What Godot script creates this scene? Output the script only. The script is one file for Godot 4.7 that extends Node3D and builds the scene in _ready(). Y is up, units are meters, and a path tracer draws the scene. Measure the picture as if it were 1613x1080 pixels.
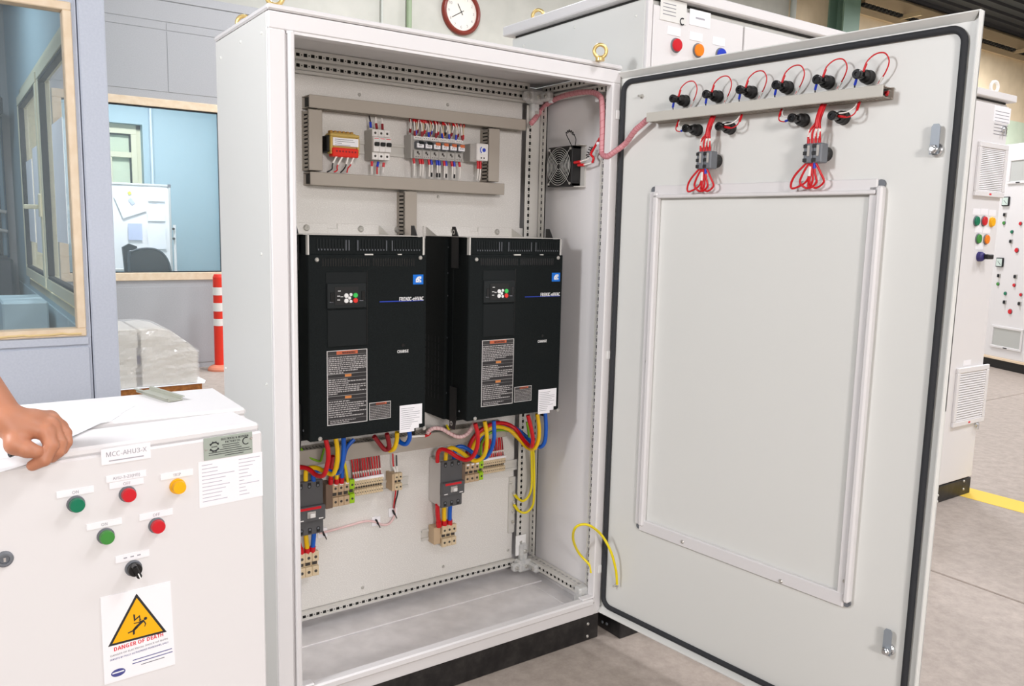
extends Node3D
# Switchgear workshop: an open control cabinet with two black inverter drives, seen from a step to its side.

var M := {}
var used := {}
var shift_of := {}
var rng := RandomNumberGenerator.new()
var sans := SystemFont.new()
var sans_bold := SystemFont.new()
var door_frame: Transform3D
var box_frame: Transform3D

class Geo:
	var v := PackedVector3Array()
	var n := PackedVector3Array()
	var uv := PackedVector2Array()
	var t := Transform3D.IDENTITY
	func tri(a: Vector3, b: Vector3, c: Vector3, na: Vector3, nb: Vector3, nc: Vector3, ua := Vector2.ZERO, ub := Vector2.ZERO, uc := Vector2.ZERO):
		var a2 := t * a
		var b2 := t * b
		var c2 := t * c
		var ma := (t.basis * na).normalized()
		var mb := (t.basis * nb).normalized()
		var mc := (t.basis * nc).normalized()
		if (b2 - a2).cross(c2 - a2).dot(ma + mb + mc) > 0.0:
			v.append_array([a2, c2, b2]); n.append_array([ma, mc, mb]); uv.append_array([ua, uc, ub])
		else:
			v.append_array([a2, b2, c2]); n.append_array([ma, mb, mc]); uv.append_array([ua, ub, uc])
	func quad(a: Vector3, b: Vector3, c: Vector3, d: Vector3, m: Vector3):
		tri(a, b, c, m, m, m, Vector2(0, 1), Vector2(1, 1), Vector2(1, 0))
		tri(a, c, d, m, m, m, Vector2(0, 1), Vector2(1, 0), Vector2(0, 0))
	func box(c: Vector3, s: Vector3):
		var h := s * 0.5
		for k in 3:
			for e in [-1.0, 1.0]:
				var m := Vector3.ZERO
				m[k] = e
				var i := (k + 1) % 3
				var j := (k + 2) % 3
				if k == 0: i = 2; j = 1
				if k == 1: i = 0; j = 2
				var p := []
				for q in [[-1, -1], [1, -1], [1, 1], [-1, 1]]:
					var w := Vector3.ZERO
					w[k] = e * h[k]; w[i] = q[0] * h[i]; w[j] = q[1] * h[j]
					p.append(c + w)
				quad(p[0], p[1], p[2], p[3], m)
	func span(a: Vector3, b: Vector3):
		box((a + b) * 0.5, (b - a).abs())
	# a box with chamfered edges
	func cbox(c: Vector3, s: Vector3, r: float):
		var h := s * 0.5
		r = min(r, min(h.x, min(h.y, h.z)) * 0.95)
		var f := func(k: int, sg: Vector3) -> Vector3:
			var w := Vector3(sg.x * (h.x - r), sg.y * (h.y - r), sg.z * (h.z - r))
			w[k] = sg[k] * h[k]
			return c + w
		for k in 3:
			var i := (k + 1) % 3
			var j := (k + 2) % 3
			for e in [-1.0, 1.0]:
				var m := Vector3.ZERO
				m[k] = e
				var p := []
				for q in [[-1, -1], [1, -1], [1, 1], [-1, 1]]:
					var sg := Vector3.ZERO
					sg[k] = e; sg[i] = q[0]; sg[j] = q[1]
					p.append(f.call(k, sg))
				quad(p[0], p[1], p[2], p[3], m)
			for e in [[-1, -1], [1, -1], [1, 1], [-1, 1]]:
				var s0 := Vector3.ZERO
				s0[i] = e[0]; s0[j] = e[1]
				var m2 := s0.normalized()
				var sa := s0; sa[k] = -1
				var sb := s0; sb[k] = 1
				quad(f.call(i, sa), f.call(i, sb), f.call(j, sb), f.call(j, sa), m2)
		for x in [-1, 1]:
			for y in [-1, 1]:
				for z in [-1, 1]:
					var sg := Vector3(x, y, z)
					var m := sg.normalized()
					tri(f.call(0, sg), f.call(1, sg), f.call(2, sg), m, m, m)
	func cspan(a: Vector3, b: Vector3, r: float):
		cbox((a + b) * 0.5, (b - a).abs(), r)
	func tube(pts: Array, r: float, sides := 8, closed := false, caps := true):
		var m := pts.size()
		var up := Vector3.ZERO
		var rings := []
		var norms := []
		for k in m:
			var d := Vector3.ZERO
			if closed: d = pts[(k + 1) % m] - pts[(k + m - 1) % m]
			else: d = pts[min(k + 1, m - 1)] - pts[max(k - 1, 0)]
			d = d.normalized()
			if up == Vector3.ZERO:
				up = Vector3.UP if abs(d.y) < 0.9 else Vector3.RIGHT
			var s := d.cross(up).normalized()
			up = s.cross(d).normalized()
			var ring := []
			var nn := []
			for i in sides:
				var a := TAU * i / sides
				var q := s * cos(a) + up * sin(a)
				ring.append(pts[k] + q * r); nn.append(q)
			rings.append(ring); norms.append(nn)
		for k in (m if closed else m - 1):
			var k2 := (k + 1) % m
			for i in sides:
				var i2 := (i + 1) % sides
				tri(rings[k][i], rings[k][i2], rings[k2][i2], norms[k][i], norms[k][i2], norms[k2][i2])
				tri(rings[k][i], rings[k2][i2], rings[k2][i], norms[k][i], norms[k2][i2], norms[k2][i])
		if caps and not closed:
			for e in [0, m - 1]:
				var d2: Vector3 = (pts[0] - pts[1]).normalized() if e == 0 else (pts[m - 1] - pts[m - 2]).normalized()
				for i in range(1, sides - 1):
					tri(rings[e][0], rings[e][i], rings[e][i + 1], d2, d2, d2)
	# profile of Vector2(radius, height along +z)
	func lathe(pr: Array, x: Transform3D, sides := 18, smooth := false):
		var old := t
		t = old * x
		for k in pr.size() - 1:
			var a: Vector2 = pr[k]
			var b: Vector2 = pr[k + 1]
			var d: Vector2 = (b - a).normalized()
			var na := Vector2(d.y, -d.x)
			var nb := na
			if smooth:
				if k > 0: na = (na + Vector2((a - pr[k - 1]).normalized().y, -(a - pr[k - 1]).normalized().x)).normalized()
				if k < pr.size() - 2: nb = (nb + Vector2((pr[k + 2] - b).normalized().y, -(pr[k + 2] - b).normalized().x)).normalized()
			for i in sides:
				var u := TAU * i / sides
				var w := TAU * (i + 1) / sides
				var cu := Vector3(cos(u), sin(u), 0)
				var cw := Vector3(cos(w), sin(w), 0)
				var p0 := cu * a.x + Vector3(0, 0, a.y)
				var p1 := cw * a.x + Vector3(0, 0, a.y)
				var p2 := cw * b.x + Vector3(0, 0, b.y)
				var p3 := cu * b.x + Vector3(0, 0, b.y)
				var n0 := cu * na.x + Vector3(0, 0, na.y)
				var n1 := cw * na.x + Vector3(0, 0, na.y)
				var n2 := cw * nb.x + Vector3(0, 0, nb.y)
				var n3 := cu * nb.x + Vector3(0, 0, nb.y)
				if a.x > 1e-6: tri(p0, p1, p2, n0, n1, n2)
				if b.x > 1e-6: tri(p0, p2, p3, n0, n2, n3)
		t = old
	func cyl(at: Vector3, axis: Vector3, r: float, h: float, sides := 16, bev := 0.0):
		lathe([Vector2(0, 0), Vector2(r, 0), Vector2(r, h - bev), Vector2(r - bev, h), Vector2(0, h)], Geo.aim(at, axis), sides)
	static func aim(at: Vector3, axis: Vector3) -> Transform3D:
		var z := axis.normalized()
		var x := (Vector3.UP if abs(z.y) < 0.9 else Vector3.RIGHT).cross(z).normalized()
		return Transform3D(Basis(x, z.cross(x), z), at)
	# polygon in the xy plane extruded from z0 to z1
	func prism(poly: PackedVector2Array, z0: float, z1: float, x := Transform3D.IDENTITY):
		var old := t
		t = old * x
		var idx := Geometry2D.triangulate_polygon(poly)
		for k in range(0, idx.size(), 3):
			for z in [[z0, -1.0], [z1, 1.0]]:
				var m := Vector3(0, 0, z[1] * signf(z1 - z0))
				var p := []
				for q in 3: p.append(Vector3(poly[idx[k + q]].x, poly[idx[k + q]].y, z[0]))
				tri(p[0], p[1], p[2], m, m, m)
		var area := 0.0
		for k in poly.size(): area += poly[k].cross(poly[(k + 1) % poly.size()])
		for k in poly.size():
			var a := poly[k]
			var b := poly[(k + 1) % poly.size()]
			var d := (b - a).normalized() * signf(area)
			var m := Vector3(d.y, -d.x, 0)
			quad(Vector3(a.x, a.y, z0), Vector3(b.x, b.y, z0), Vector3(b.x, b.y, z1), Vector3(a.x, a.y, z1), m)
		t = old
	# perforated steel strip: x along, y across, z out; alternating square and small holes
	func perf(x: Transform3D, length: float, width: float, pitch := 0.025, hw := 0.0125, hh := 0.0105, th := 0.002):
		var old := t
		t = old * x
		var e := (width - hh) * 0.5
		box(Vector3(length / 2, width / 2 - e / 2, -th / 2), Vector3(length, e, th))
		box(Vector3(length / 2, -width / 2 + e / 2, -th / 2), Vector3(length, e, th))
		var cnt := int(length / pitch)
		var web := pitch - hw
		for k in cnt:
			var x0 := k * pitch
			var s := 0.0042
			box(Vector3(x0 + (web - s) / 4, 0, -th / 2), Vector3((web - s) / 2, hh, th))
			box(Vector3(x0 + web - (web - s) / 4, 0, -th / 2), Vector3((web - s) / 2, hh, th))
			for q in [-1, 1]:
				box(Vector3(x0 + web / 2, q * (hh + s) / 4, -th / 2), Vector3(s, (hh - s) / 2, th))
		var rest := length - cnt * pitch
		if rest > 0.001: box(Vector3(length - rest / 2, 0, -th / 2), Vector3(rest, hh, th))
		t = old
	func mesh() -> ArrayMesh:
		var a := []
		a.resize(Mesh.ARRAY_MAX)
		a[Mesh.ARRAY_VERTEX] = v; a[Mesh.ARRAY_NORMAL] = n; a[Mesh.ARRAY_TEX_UV] = uv
		var m := ArrayMesh.new()
		m.add_surface_from_arrays(Mesh.PRIMITIVE_TRIANGLES, a)
		return m

func numbered(called: String, parent: Node = self) -> String:
	var key := "%d/%s" % [parent.get_instance_id(), called]
	used[key] = used.get(key, -1) + 1
	return called if used[key] == 0 else "%s_%03d" % [called, used[key]]

# a thing whose parts are built in world coordinates round its base
func thing(called: String, label: String, category: String, at: Vector3, group := "") -> Node3D:
	var o := Node3D.new()
	o.name = numbered(called)
	add_child(o)
	o.position = at
	shift_of[o] = at
	tag(o, label, category, group)
	return o

# a thing whose parts are built in its own axes
func thing_in(called: String, label: String, category: String, frame: Transform3D, group := "") -> Node3D:
	var o := Node3D.new()
	o.name = numbered(called)
	add_child(o)
	o.transform = frame
	tag(o, label, category, group)
	return o

func tag(o: Node, label: String, category: String, group := "", kind := ""):
	o.set_meta("label", label)
	if category: o.set_meta("category", category)
	if group: o.set_meta("group", group)
	if kind: o.set_meta("kind", kind)

func put(called: String, mesh: Mesh, mat: Material, parent: Node = self, frame := Transform3D.IDENTITY, label := "") -> MeshInstance3D:
	var o := MeshInstance3D.new()
	o.name = numbered(called, parent)
	o.mesh = mesh
	o.material_override = mat
	parent.add_child(o)
	o.transform = frame
	if shift_of.has(parent): o.position -= shift_of[parent]
	if label: o.set_meta("label", label)
	return o

func obj(called: String, g: Geo, mat: Material, parent: Node = self, label := "") -> MeshInstance3D:
	return put(called, g.mesh(), mat, parent, Transform3D.IDENTITY, label)

func struct(called: String, g: Geo, mat: Material, label: String, category := "structure") -> MeshInstance3D:
	var o := obj(called, g, mat)
	tag(o, label, category, "", "structure")
	return o

func copy(o: Node3D, frame: Transform3D, label: String) -> Node3D:
	var c: Node3D = o.duplicate()
	c.name = numbered(plain(String(o.name)))
	add_child(c)
	c.transform = frame
	c.set_meta("label", label)
	return c

func text(s: String, cap: float, mat: Material, parent: Node, frame: Transform3D, bold := false, fit := 0.0, called := "lettering", depth := 0.0006) -> MeshInstance3D:
	var tm := TextMesh.new()
	tm.text = s
	tm.font = sans_bold if bold else sans
	tm.font_size = 24
	tm.pixel_size = cap / (24.0 * 0.714)
	tm.depth = depth
	tm.curve_step = 2.0
	var f := frame
	if fit > 0.0:
		var wd: float = tm.get_aabb().size.x
		if wd > 0.0: f.basis = f.basis * Basis.from_scale(Vector3(fit / wd, 1, 1))
	return put(called, tm, mat, parent, f)

func smooth(pts: Array, per := 5) -> Array:
	var c := Curve3D.new()
	c.bake_interval = 0.01
	for k in pts.size():
		var a: Vector3 = pts[max(k - 1, 0)]
		var b: Vector3 = pts[min(k + 1, pts.size() - 1)]
		var d: Vector3 = (b - a) / 6.0
		c.add_point(pts[k], -d, d)
	var out := []
	for k in pts.size() - 1:
		for i in per: out.append(c.sample(k, float(i) / per))
	out.append(pts[pts.size() - 1])
	return out

func sits(at: Vector3) -> Transform3D:
	return Transform3D(Basis.IDENTITY, at)

func flat(name_: String, c: Color, rough := 0.5, metal := 0.0, spec := 0.5) -> StandardMaterial3D:
	var m := StandardMaterial3D.new()
	m.albedo_color = c
	m.roughness = rough
	m.metallic = metal
	m.metallic_specular = spec
	M[name_] = m
	return m

func noise_image(size: int, freq: float, lo: Color, hi: Color, seed_: int, kind := FastNoiseLite.TYPE_SIMPLEX_SMOOTH, octaves := 4, gain := 0.5) -> Image:
	var f := FastNoiseLite.new()
	f.seed = seed_
	f.noise_type = kind
	f.frequency = freq
	f.fractal_octaves = octaves
	f.fractal_gain = gain
	var src := f.get_seamless_image(size, size)
	var im := Image.create(size, size, true, Image.FORMAT_RGB8)
	for y in size:
		for x in size: im.set_pixel(x, y, lo.lerp(hi, src.get_pixel(x, y).r))
	im.generate_mipmaps()
	return im

func mottled(name_: String, im: Image, scale_: float, rough := 0.6, metal := 0.0, world := true, bump := 0.0) -> StandardMaterial3D:
	var m := flat(name_, Color.WHITE, rough, metal)
	m.albedo_texture = ImageTexture.create_from_image(im)
	m.uv1_triplanar = true
	m.uv1_world_triplanar = world
	m.uv1_scale = Vector3.ONE * scale_
	if bump > 0.0:
		var b := im.duplicate()
		b.clear_mipmaps()
		b.bump_map_to_normal_map(1.0)
		m.normal_enabled = true
		m.normal_texture = ImageTexture.create_from_image(b)
		m.normal_scale = bump
	return m

func rgb(r: int, g: int, b: int) -> Color:
	return Color8(r, g, b)

func plain(s: String) -> String:
	return s.left(s.length() - 4) if s.length() > 4 and s[s.length() - 4] == "_" and s.right(3).is_valid_int() else s

# a thing in world axes whose base is the given point
func thing_at(called: String, label: String, category: String, at: Vector3, group := "") -> Node3D:
	return thing(called, label, category, at, group)

func _ready():
	rng.seed = 7
	set_view()
	set_lights()
	make_materials()
	build_hall()
	build_office()
	build_cabinet()
	build_interior()
	build_cables()
	build_door_gear()
	build_small_box()
	build_person()
	build_row()
	build_background()

func set_view():
	var cam := Camera3D.new()
	cam.name = "camera"
	cam.transform = Transform3D(Basis(Vector3(0.8213, 0.0229, 0.57), Vector3(0.0592, 0.9904, -0.1251), Vector3(-0.5674, 0.1365, 0.8121)), Vector3(-0.741, 1.5342, 2.2111))
	cam.fov = 45.4971
	cam.near = 0.05
	cam.far = 100.0
	add_child(cam)
	cam.current = true
	var we := WorldEnvironment.new()
	we.name = "environment"
	var e := Environment.new()
	e.background_mode = Environment.BG_COLOR
	e.background_color = Color(0.02, 0.022, 0.025)
	e.tonemap_mode = Environment.TONE_MAPPER_LINEAR
	e.tonemap_exposure = 1.4
	e.sdfgi_enabled = true
	e.ssao_enabled = true
	e.ssil_enabled = true
	we.environment = e
	add_child(we)
	door_frame = Transform3D(Basis(Vector3(0.0993, 0, 0.9951), Vector3.UP, Vector3(-0.9951, 0, 0.0993)), Vector3(1.2293, 0, 0.005))
	box_frame = Transform3D(Basis(Vector3(0.9945, 0, -0.1045), Vector3.UP, Vector3(0.1045, 0, 0.9945)), Vector3(-0.314, 0, 0.859))
	sans.font_names = PackedStringArray(["Droid Sans"])
	sans_bold.font_names = PackedStringArray(["Droid Sans"])
	sans_bold.font_weight = 700

# an out-of-view lamp placed to light the hall: glowing diffuser in a steel tray, and an area light of the same size just under it
func luminaire(at: Vector3, towards: Vector3, size: Vector2, energy: float, c: Color, label: String):
	var f := Geo.aim(at, -towards)
	var o := thing_in("unseen_lamp", label, "light", f, "unseen lamps")
	var g := Geo.new()
	g.box(Vector3(0, 0, 0.05), Vector3(size.x + 0.06, size.y + 0.06, 0.06))
	obj("housing", g, M.steel_paint, o)
	g = Geo.new()
	g.box(Vector3(0, 0, 0.012), Vector3(size.x, size.y, 0.016))
	obj("diffuser_lamp", g, M.lamp_glow, o)
	for s in [-1, 1]:
		g = Geo.new()
		g.tube([Vector3(s * size.x * 0.4, 0, 0.07), Vector3(s * size.x * 0.4, 0, 0.5)], 0.006, 6)
		obj("hanger", g, M.steel_paint, o)
	var l := AreaLight3D.new()
	l.name = "area_light"
	l.area_size = size
	l.light_energy = energy
	l.light_color = c
	l.shadow_enabled = true
	l.area_range = 60.0
	o.add_child(l)
	l.position = Vector3(0, 0, -0.01)

func set_lights():
	flat("steel_paint", rgb(200, 202, 200), 0.5, 0.2)
	var m := flat("lamp_glow", rgb(250, 250, 245), 0.5)
	m.emission_enabled = true
	m.emission = Color(1, 0.98, 0.94)
	m.emission_energy_multiplier = 2.0
	var warm := Color(1.0, 0.97, 0.965)
	var cool := Color(0.985, 0.98, 1.0)
	luminaire(Vector3(-1.5, 2.5, 6.3), Vector3(0.32, -0.22, -0.92), Vector2(1.0, 0.8), 11.8, warm, "unseen light panel placed to light the open cabinet from the front")  # out of view behind the camera; stands in for a frontal flash
	luminaire(Vector3(-2.3, 2.7, 0.5), Vector3(0.96, -0.27, -0.05), Vector2(0.45, 0.45), 4.4, Color(0.985, 0.985, 1.0), "unseen square lamp by the office corner, placed to light the open door")  # out of view; placed to light the door and cast sideways shadows
	var spots := [[3.0, 2.8, 12.0], [8.0, 2.8, 20.0], [13.5, 0.0, 22.0], [3.6, -4.4, 14.0], [8.5, -3.8, 18.0], [16.5, -4.4, 70.0], [-3.0, 5.0, 6.0], [1.5, 6.0, 6.0], [0.7, -3.6, 4.4]]  # unseen hall lamps, placed to brighten the hall, cream wall and pallet
	for p in spots:
		luminaire(Vector3(p[0], 5.7, p[1]), Vector3.DOWN, Vector2(1.2, 1.2), p[2], cool, "unseen square lamp under the dark roof, placed to light the hall")

func make_materials():
	flat("powder", rgb(226, 224, 224), 0.42)
	var orange_peel := noise_image(256, 0.09, Color(0.45, 0.45, 0.45), Color(0.55, 0.55, 0.55), 3)
	orange_peel.clear_mipmaps()
	orange_peel.bump_map_to_normal_map(0.6)
	M.powder.normal_enabled = true
	M.powder.normal_texture = ImageTexture.create_from_image(orange_peel)
	M.powder.normal_scale = 0.12
	M.powder.uv1_triplanar = true
	M.powder.uv1_scale = Vector3.ONE * 12.0
	var m: StandardMaterial3D = M.powder.duplicate()
	m.albedo_color = rgb(224, 225, 221)
	M.powder_green = m
	mottled("galvanized", noise_image(512, 0.06, rgb(216, 213, 208), rgb(240, 238, 233), 11, FastNoiseLite.TYPE_CELLULAR, 3), 8.0, 0.5, 0.1, true, 0.06)
	mottled("galvanized_floor", noise_image(512, 0.012, rgb(226, 223, 223), rgb(245, 242, 242), 12), 1.6, 0.4, 0.12)
	mottled("zinc", noise_image(256, 0.05, rgb(196, 198, 198), rgb(226, 226, 222), 13), 4.0, 0.42, 0.3)
	flat("rail_steel", rgb(214, 212, 206), 0.45, 0.2)
	flat("cavity", rgb(46, 46, 44), 0.9)  # dark tone for the shade inside ducts, roof gaps and rail holes
	flat("duct", rgb(168, 160, 149), 0.6)
	flat("duct_cover", rgb(172, 164, 153), 0.55)
	flat("duct_door", rgb(196, 193, 184), 0.55)
	mottled("drive_black", noise_image(256, 0.25, rgb(13, 17, 18), rgb(26, 32, 32), 14, FastNoiseLite.TYPE_VALUE, 2), 9.0, 0.7, 0.0, true, 0.25)
	flat("black", rgb(22, 22, 23), 0.5)
	flat("black_gloss", rgb(18, 18, 20), 0.25)
	flat("rubber", rgb(44, 46, 50), 0.75)
	mottled("plinth", noise_image(256, 0.02, rgb(12, 11, 13), rgb(54, 51, 49), 15, FastNoiseLite.TYPE_SIMPLEX_SMOOTH, 5, 0.65), 2.6, 0.45)
	M.drive_black.metallic_specular = 0.28
	flat("dark_plate", rgb(26, 30, 31), 0.55, 0.0, 0.3)
	flat("flap", rgb(32, 36, 37), 0.55, 0.0, 0.35)
	flat("blue_badge", rgb(0, 112, 214), 0.4)
	flat("blue_line", rgb(30, 60, 170), 0.4)
	flat("white_ink", rgb(238, 238, 236), 0.6)
	flat("white", rgb(240, 240, 238), 0.5)
	flat("label_white", rgb(244, 243, 246), 0.45)
	flat("grey_ink", rgb(128, 128, 136), 0.6)
	flat("ink", rgb(34, 36, 40), 0.6)
	flat("orange_ink", rgb(206, 106, 60), 0.6)
	flat("red_ink", rgb(222, 50, 62), 0.6)
	flat("red", rgb(206, 20, 36), 0.35)
	flat("red_dark", rgb(140, 18, 28), 0.45)
	flat("green", rgb(0, 118, 84), 0.35)
	flat("green_light", rgb(62, 140, 58), 0.35)
	flat("amber", rgb(246, 180, 0), 0.35)
	flat("orange", rgb(240, 130, 10), 0.35)
	flat("blue", rgb(30, 60, 190), 0.35)
	flat("cable_red", rgb(206, 16, 28), 0.38)
	flat("cable_yellow", rgb(240, 196, 8), 0.38)
	flat("cable_blue", rgb(16, 92, 196), 0.38)
	flat("cable_green", rgb(120, 170, 20), 0.4)
	flat("cable_earth", rgb(236, 214, 16), 0.4)
	flat("wire_bright", rgb(196, 196, 192), 0.35, 0.3)
	flat("glazing_black", rgb(30, 34, 38), 0.6)
	flat("cable_black", rgb(26, 26, 28), 0.4)
	flat("ferrule_white", rgb(240, 236, 230), 0.45)
	flat("terminal", rgb(196, 170, 138), 0.5)
	flat("terminal_pale", rgb(214, 194, 160), 0.5)
	flat("terminal_side", rgb(116, 96, 80), 0.55)
	flat("breaker_grey", rgb(84, 84, 86), 0.5)
	flat("breaker_light", rgb(206, 201, 196), 0.5)
	flat("device_grey", rgb(176, 173, 168), 0.5)
	flat("device_white", rgb(234, 231, 228), 0.45)
	flat("bobbin", rgb(204, 174, 96), 0.5)
	flat("earth_terminal", rgb(160, 206, 24), 0.4)
	flat("copper", rgb(190, 140, 60), 0.4, 0.4)
	flat("transformer_red", rgb(226, 40, 20), 0.4)
	flat("chrome", rgb(214, 216, 218), 0.22, 0.9)
	flat("bolt", rgb(206, 204, 198), 0.32, 0.7)
	flat("cam_zinc", rgb(150, 158, 166), 0.45, 0.2)
	flat("brass", rgb(224, 196, 130), 0.3, 0.6)
	flat("sleeve", rgb(208, 142, 148), 0.4)
	flat("sleeve_pale", rgb(230, 196, 194), 0.35)
	flat("ring_line", rgb(186, 96, 108), 0.45)
	flat("contact_grey", rgb(110, 114, 120), 0.5)
	mottled("concrete", noise_image(1024, 0.012, rgb(152, 141, 131), rgb(183, 171, 161), 21, FastNoiseLite.TYPE_SIMPLEX_SMOOTH, 7, 0.78), 0.8, 0.62, 0.0, true, 0.06)
	flat("joint", rgb(120, 112, 104), 0.9)
	flat("floor_yellow", rgb(244, 206, 76), 0.55)
	mottled("wall_pale", noise_image(256, 0.02, rgb(192, 193, 184), rgb(206, 206, 197), 22), 0.4, 0.85)
	mottled("wall_cream", noise_image(256, 0.02, rgb(214, 196, 164), rgb(226, 208, 176), 23), 0.4, 0.85)
	mottled("wall_green", noise_image(256, 0.02, rgb(196, 212, 188), rgb(208, 222, 198), 24), 0.4, 0.85)
	flat("roof_dark", rgb(34, 35, 40), 0.8)
	flat("beam_tan", rgb(196, 176, 142), 0.6)
	flat("column_green", rgb(122, 152, 134), 0.6)
	flat("pipe_grey", rgb(196, 200, 192), 0.5)
	flat("pipe_green", rgb(150, 168, 136), 0.5)
	mottled("panel_grey", noise_image(256, 0.2, rgb(170, 172, 175), rgb(182, 184, 187), 25), 1.5, 0.7)
	mottled("panel_blue", noise_image(256, 0.2, rgb(190, 197, 210), rgb(200, 206, 218), 26), 1.5, 0.7)
	flat("seam", rgb(120, 122, 130), 0.8)
	var grain := noise_image(256, 0.02, rgb(228, 204, 172), rgb(242, 224, 198), 27)
	mottled("pine_trim", grain, 2.0, 0.6)
	mottled("pallet_wood", noise_image(256, 0.03, rgb(142, 84, 36), rgb(196, 128, 62), 28, FastNoiseLite.TYPE_SIMPLEX_SMOOTH, 4), 3.0, 0.75)
	flat("foam", rgb(232, 206, 150), 0.9)
	flat("sash_cream", rgb(214, 214, 186), 0.5)
	flat("room_blue", rgb(164, 190, 199), 0.8)
	flat("room_dark_blue", rgb(52, 98, 142), 0.7)
	flat("room_white_post", rgb(206, 220, 236), 0.6)
	flat("board_white", rgb(246, 249, 250), 0.35)
	flat("paper", rgb(244, 247, 251), 0.75)
	M.paper.cull_mode = BaseMaterial3D.CULL_DISABLED
	flat("paper_note", rgb(216, 216, 90), 0.75)
	flat("paper_blue", rgb(196, 208, 236), 0.75)
	flat("leather", rgb(30, 40, 46), 0.42)
	flat("leather_edge", rgb(52, 64, 72), 0.35)
	flat("cone_orange", rgb(232, 48, 24), 0.45)
	flat("cone_base", rgb(226, 140, 110), 0.6)
	flat("reflective", rgb(240, 236, 230), 0.35)
	flat("machine_dark", rgb(18, 24, 36), 0.5)
	flat("machine_mid", rgb(96, 122, 136), 0.5)
	m = flat("glass", Color(0.86, 0.94, 0.97, 0.06), 0.03)
	m.transparency = BaseMaterial3D.TRANSPARENCY_ALPHA
	m.metallic_specular = 0.3
	m = flat("wrap", Color(0.95, 0.94, 0.93, 0.3), 0.15)
	m.transparency = BaseMaterial3D.TRANSPARENCY_ALPHA
	mottled("carton", noise_image(256, 0.02, rgb(226, 222, 212), rgb(240, 236, 228), 29), 2.0, 0.6)
	m = flat("skin", rgb(188, 128, 98), 0.5)
	m.subsurf_scatter_enabled = true
	m.subsurf_scatter_strength = 0.12
	flat("wood_frame", rgb(128, 44, 30), 0.35)
	flat("clock_face", rgb(240, 236, 226), 0.5)
	flat("meter_glass", rgb(206, 222, 214), 0.2)
	flat("filter_mesh", rgb(186, 188, 184), 0.8)
	flat("slot_dark", rgb(70, 66, 62), 0.9)
	flat("paper_ink", rgb(186, 182, 196), 0.6)
	flat("blue_ink", rgb(70, 74, 140), 0.6)
	flat("indigo", rgb(50, 44, 110), 0.5)
	flat("nail", rgb(226, 176, 150), 0.35)
	flat("nameplate_white", rgb(226, 226, 222), 0.4)
	flat("nameplate", rgb(172, 182, 172), 0.4, 0.2)
	flat("strip_ink", rgb(166, 164, 172), 0.6)
	flat("rail_dull", rgb(168, 170, 158), 0.5, 0.2)

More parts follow.
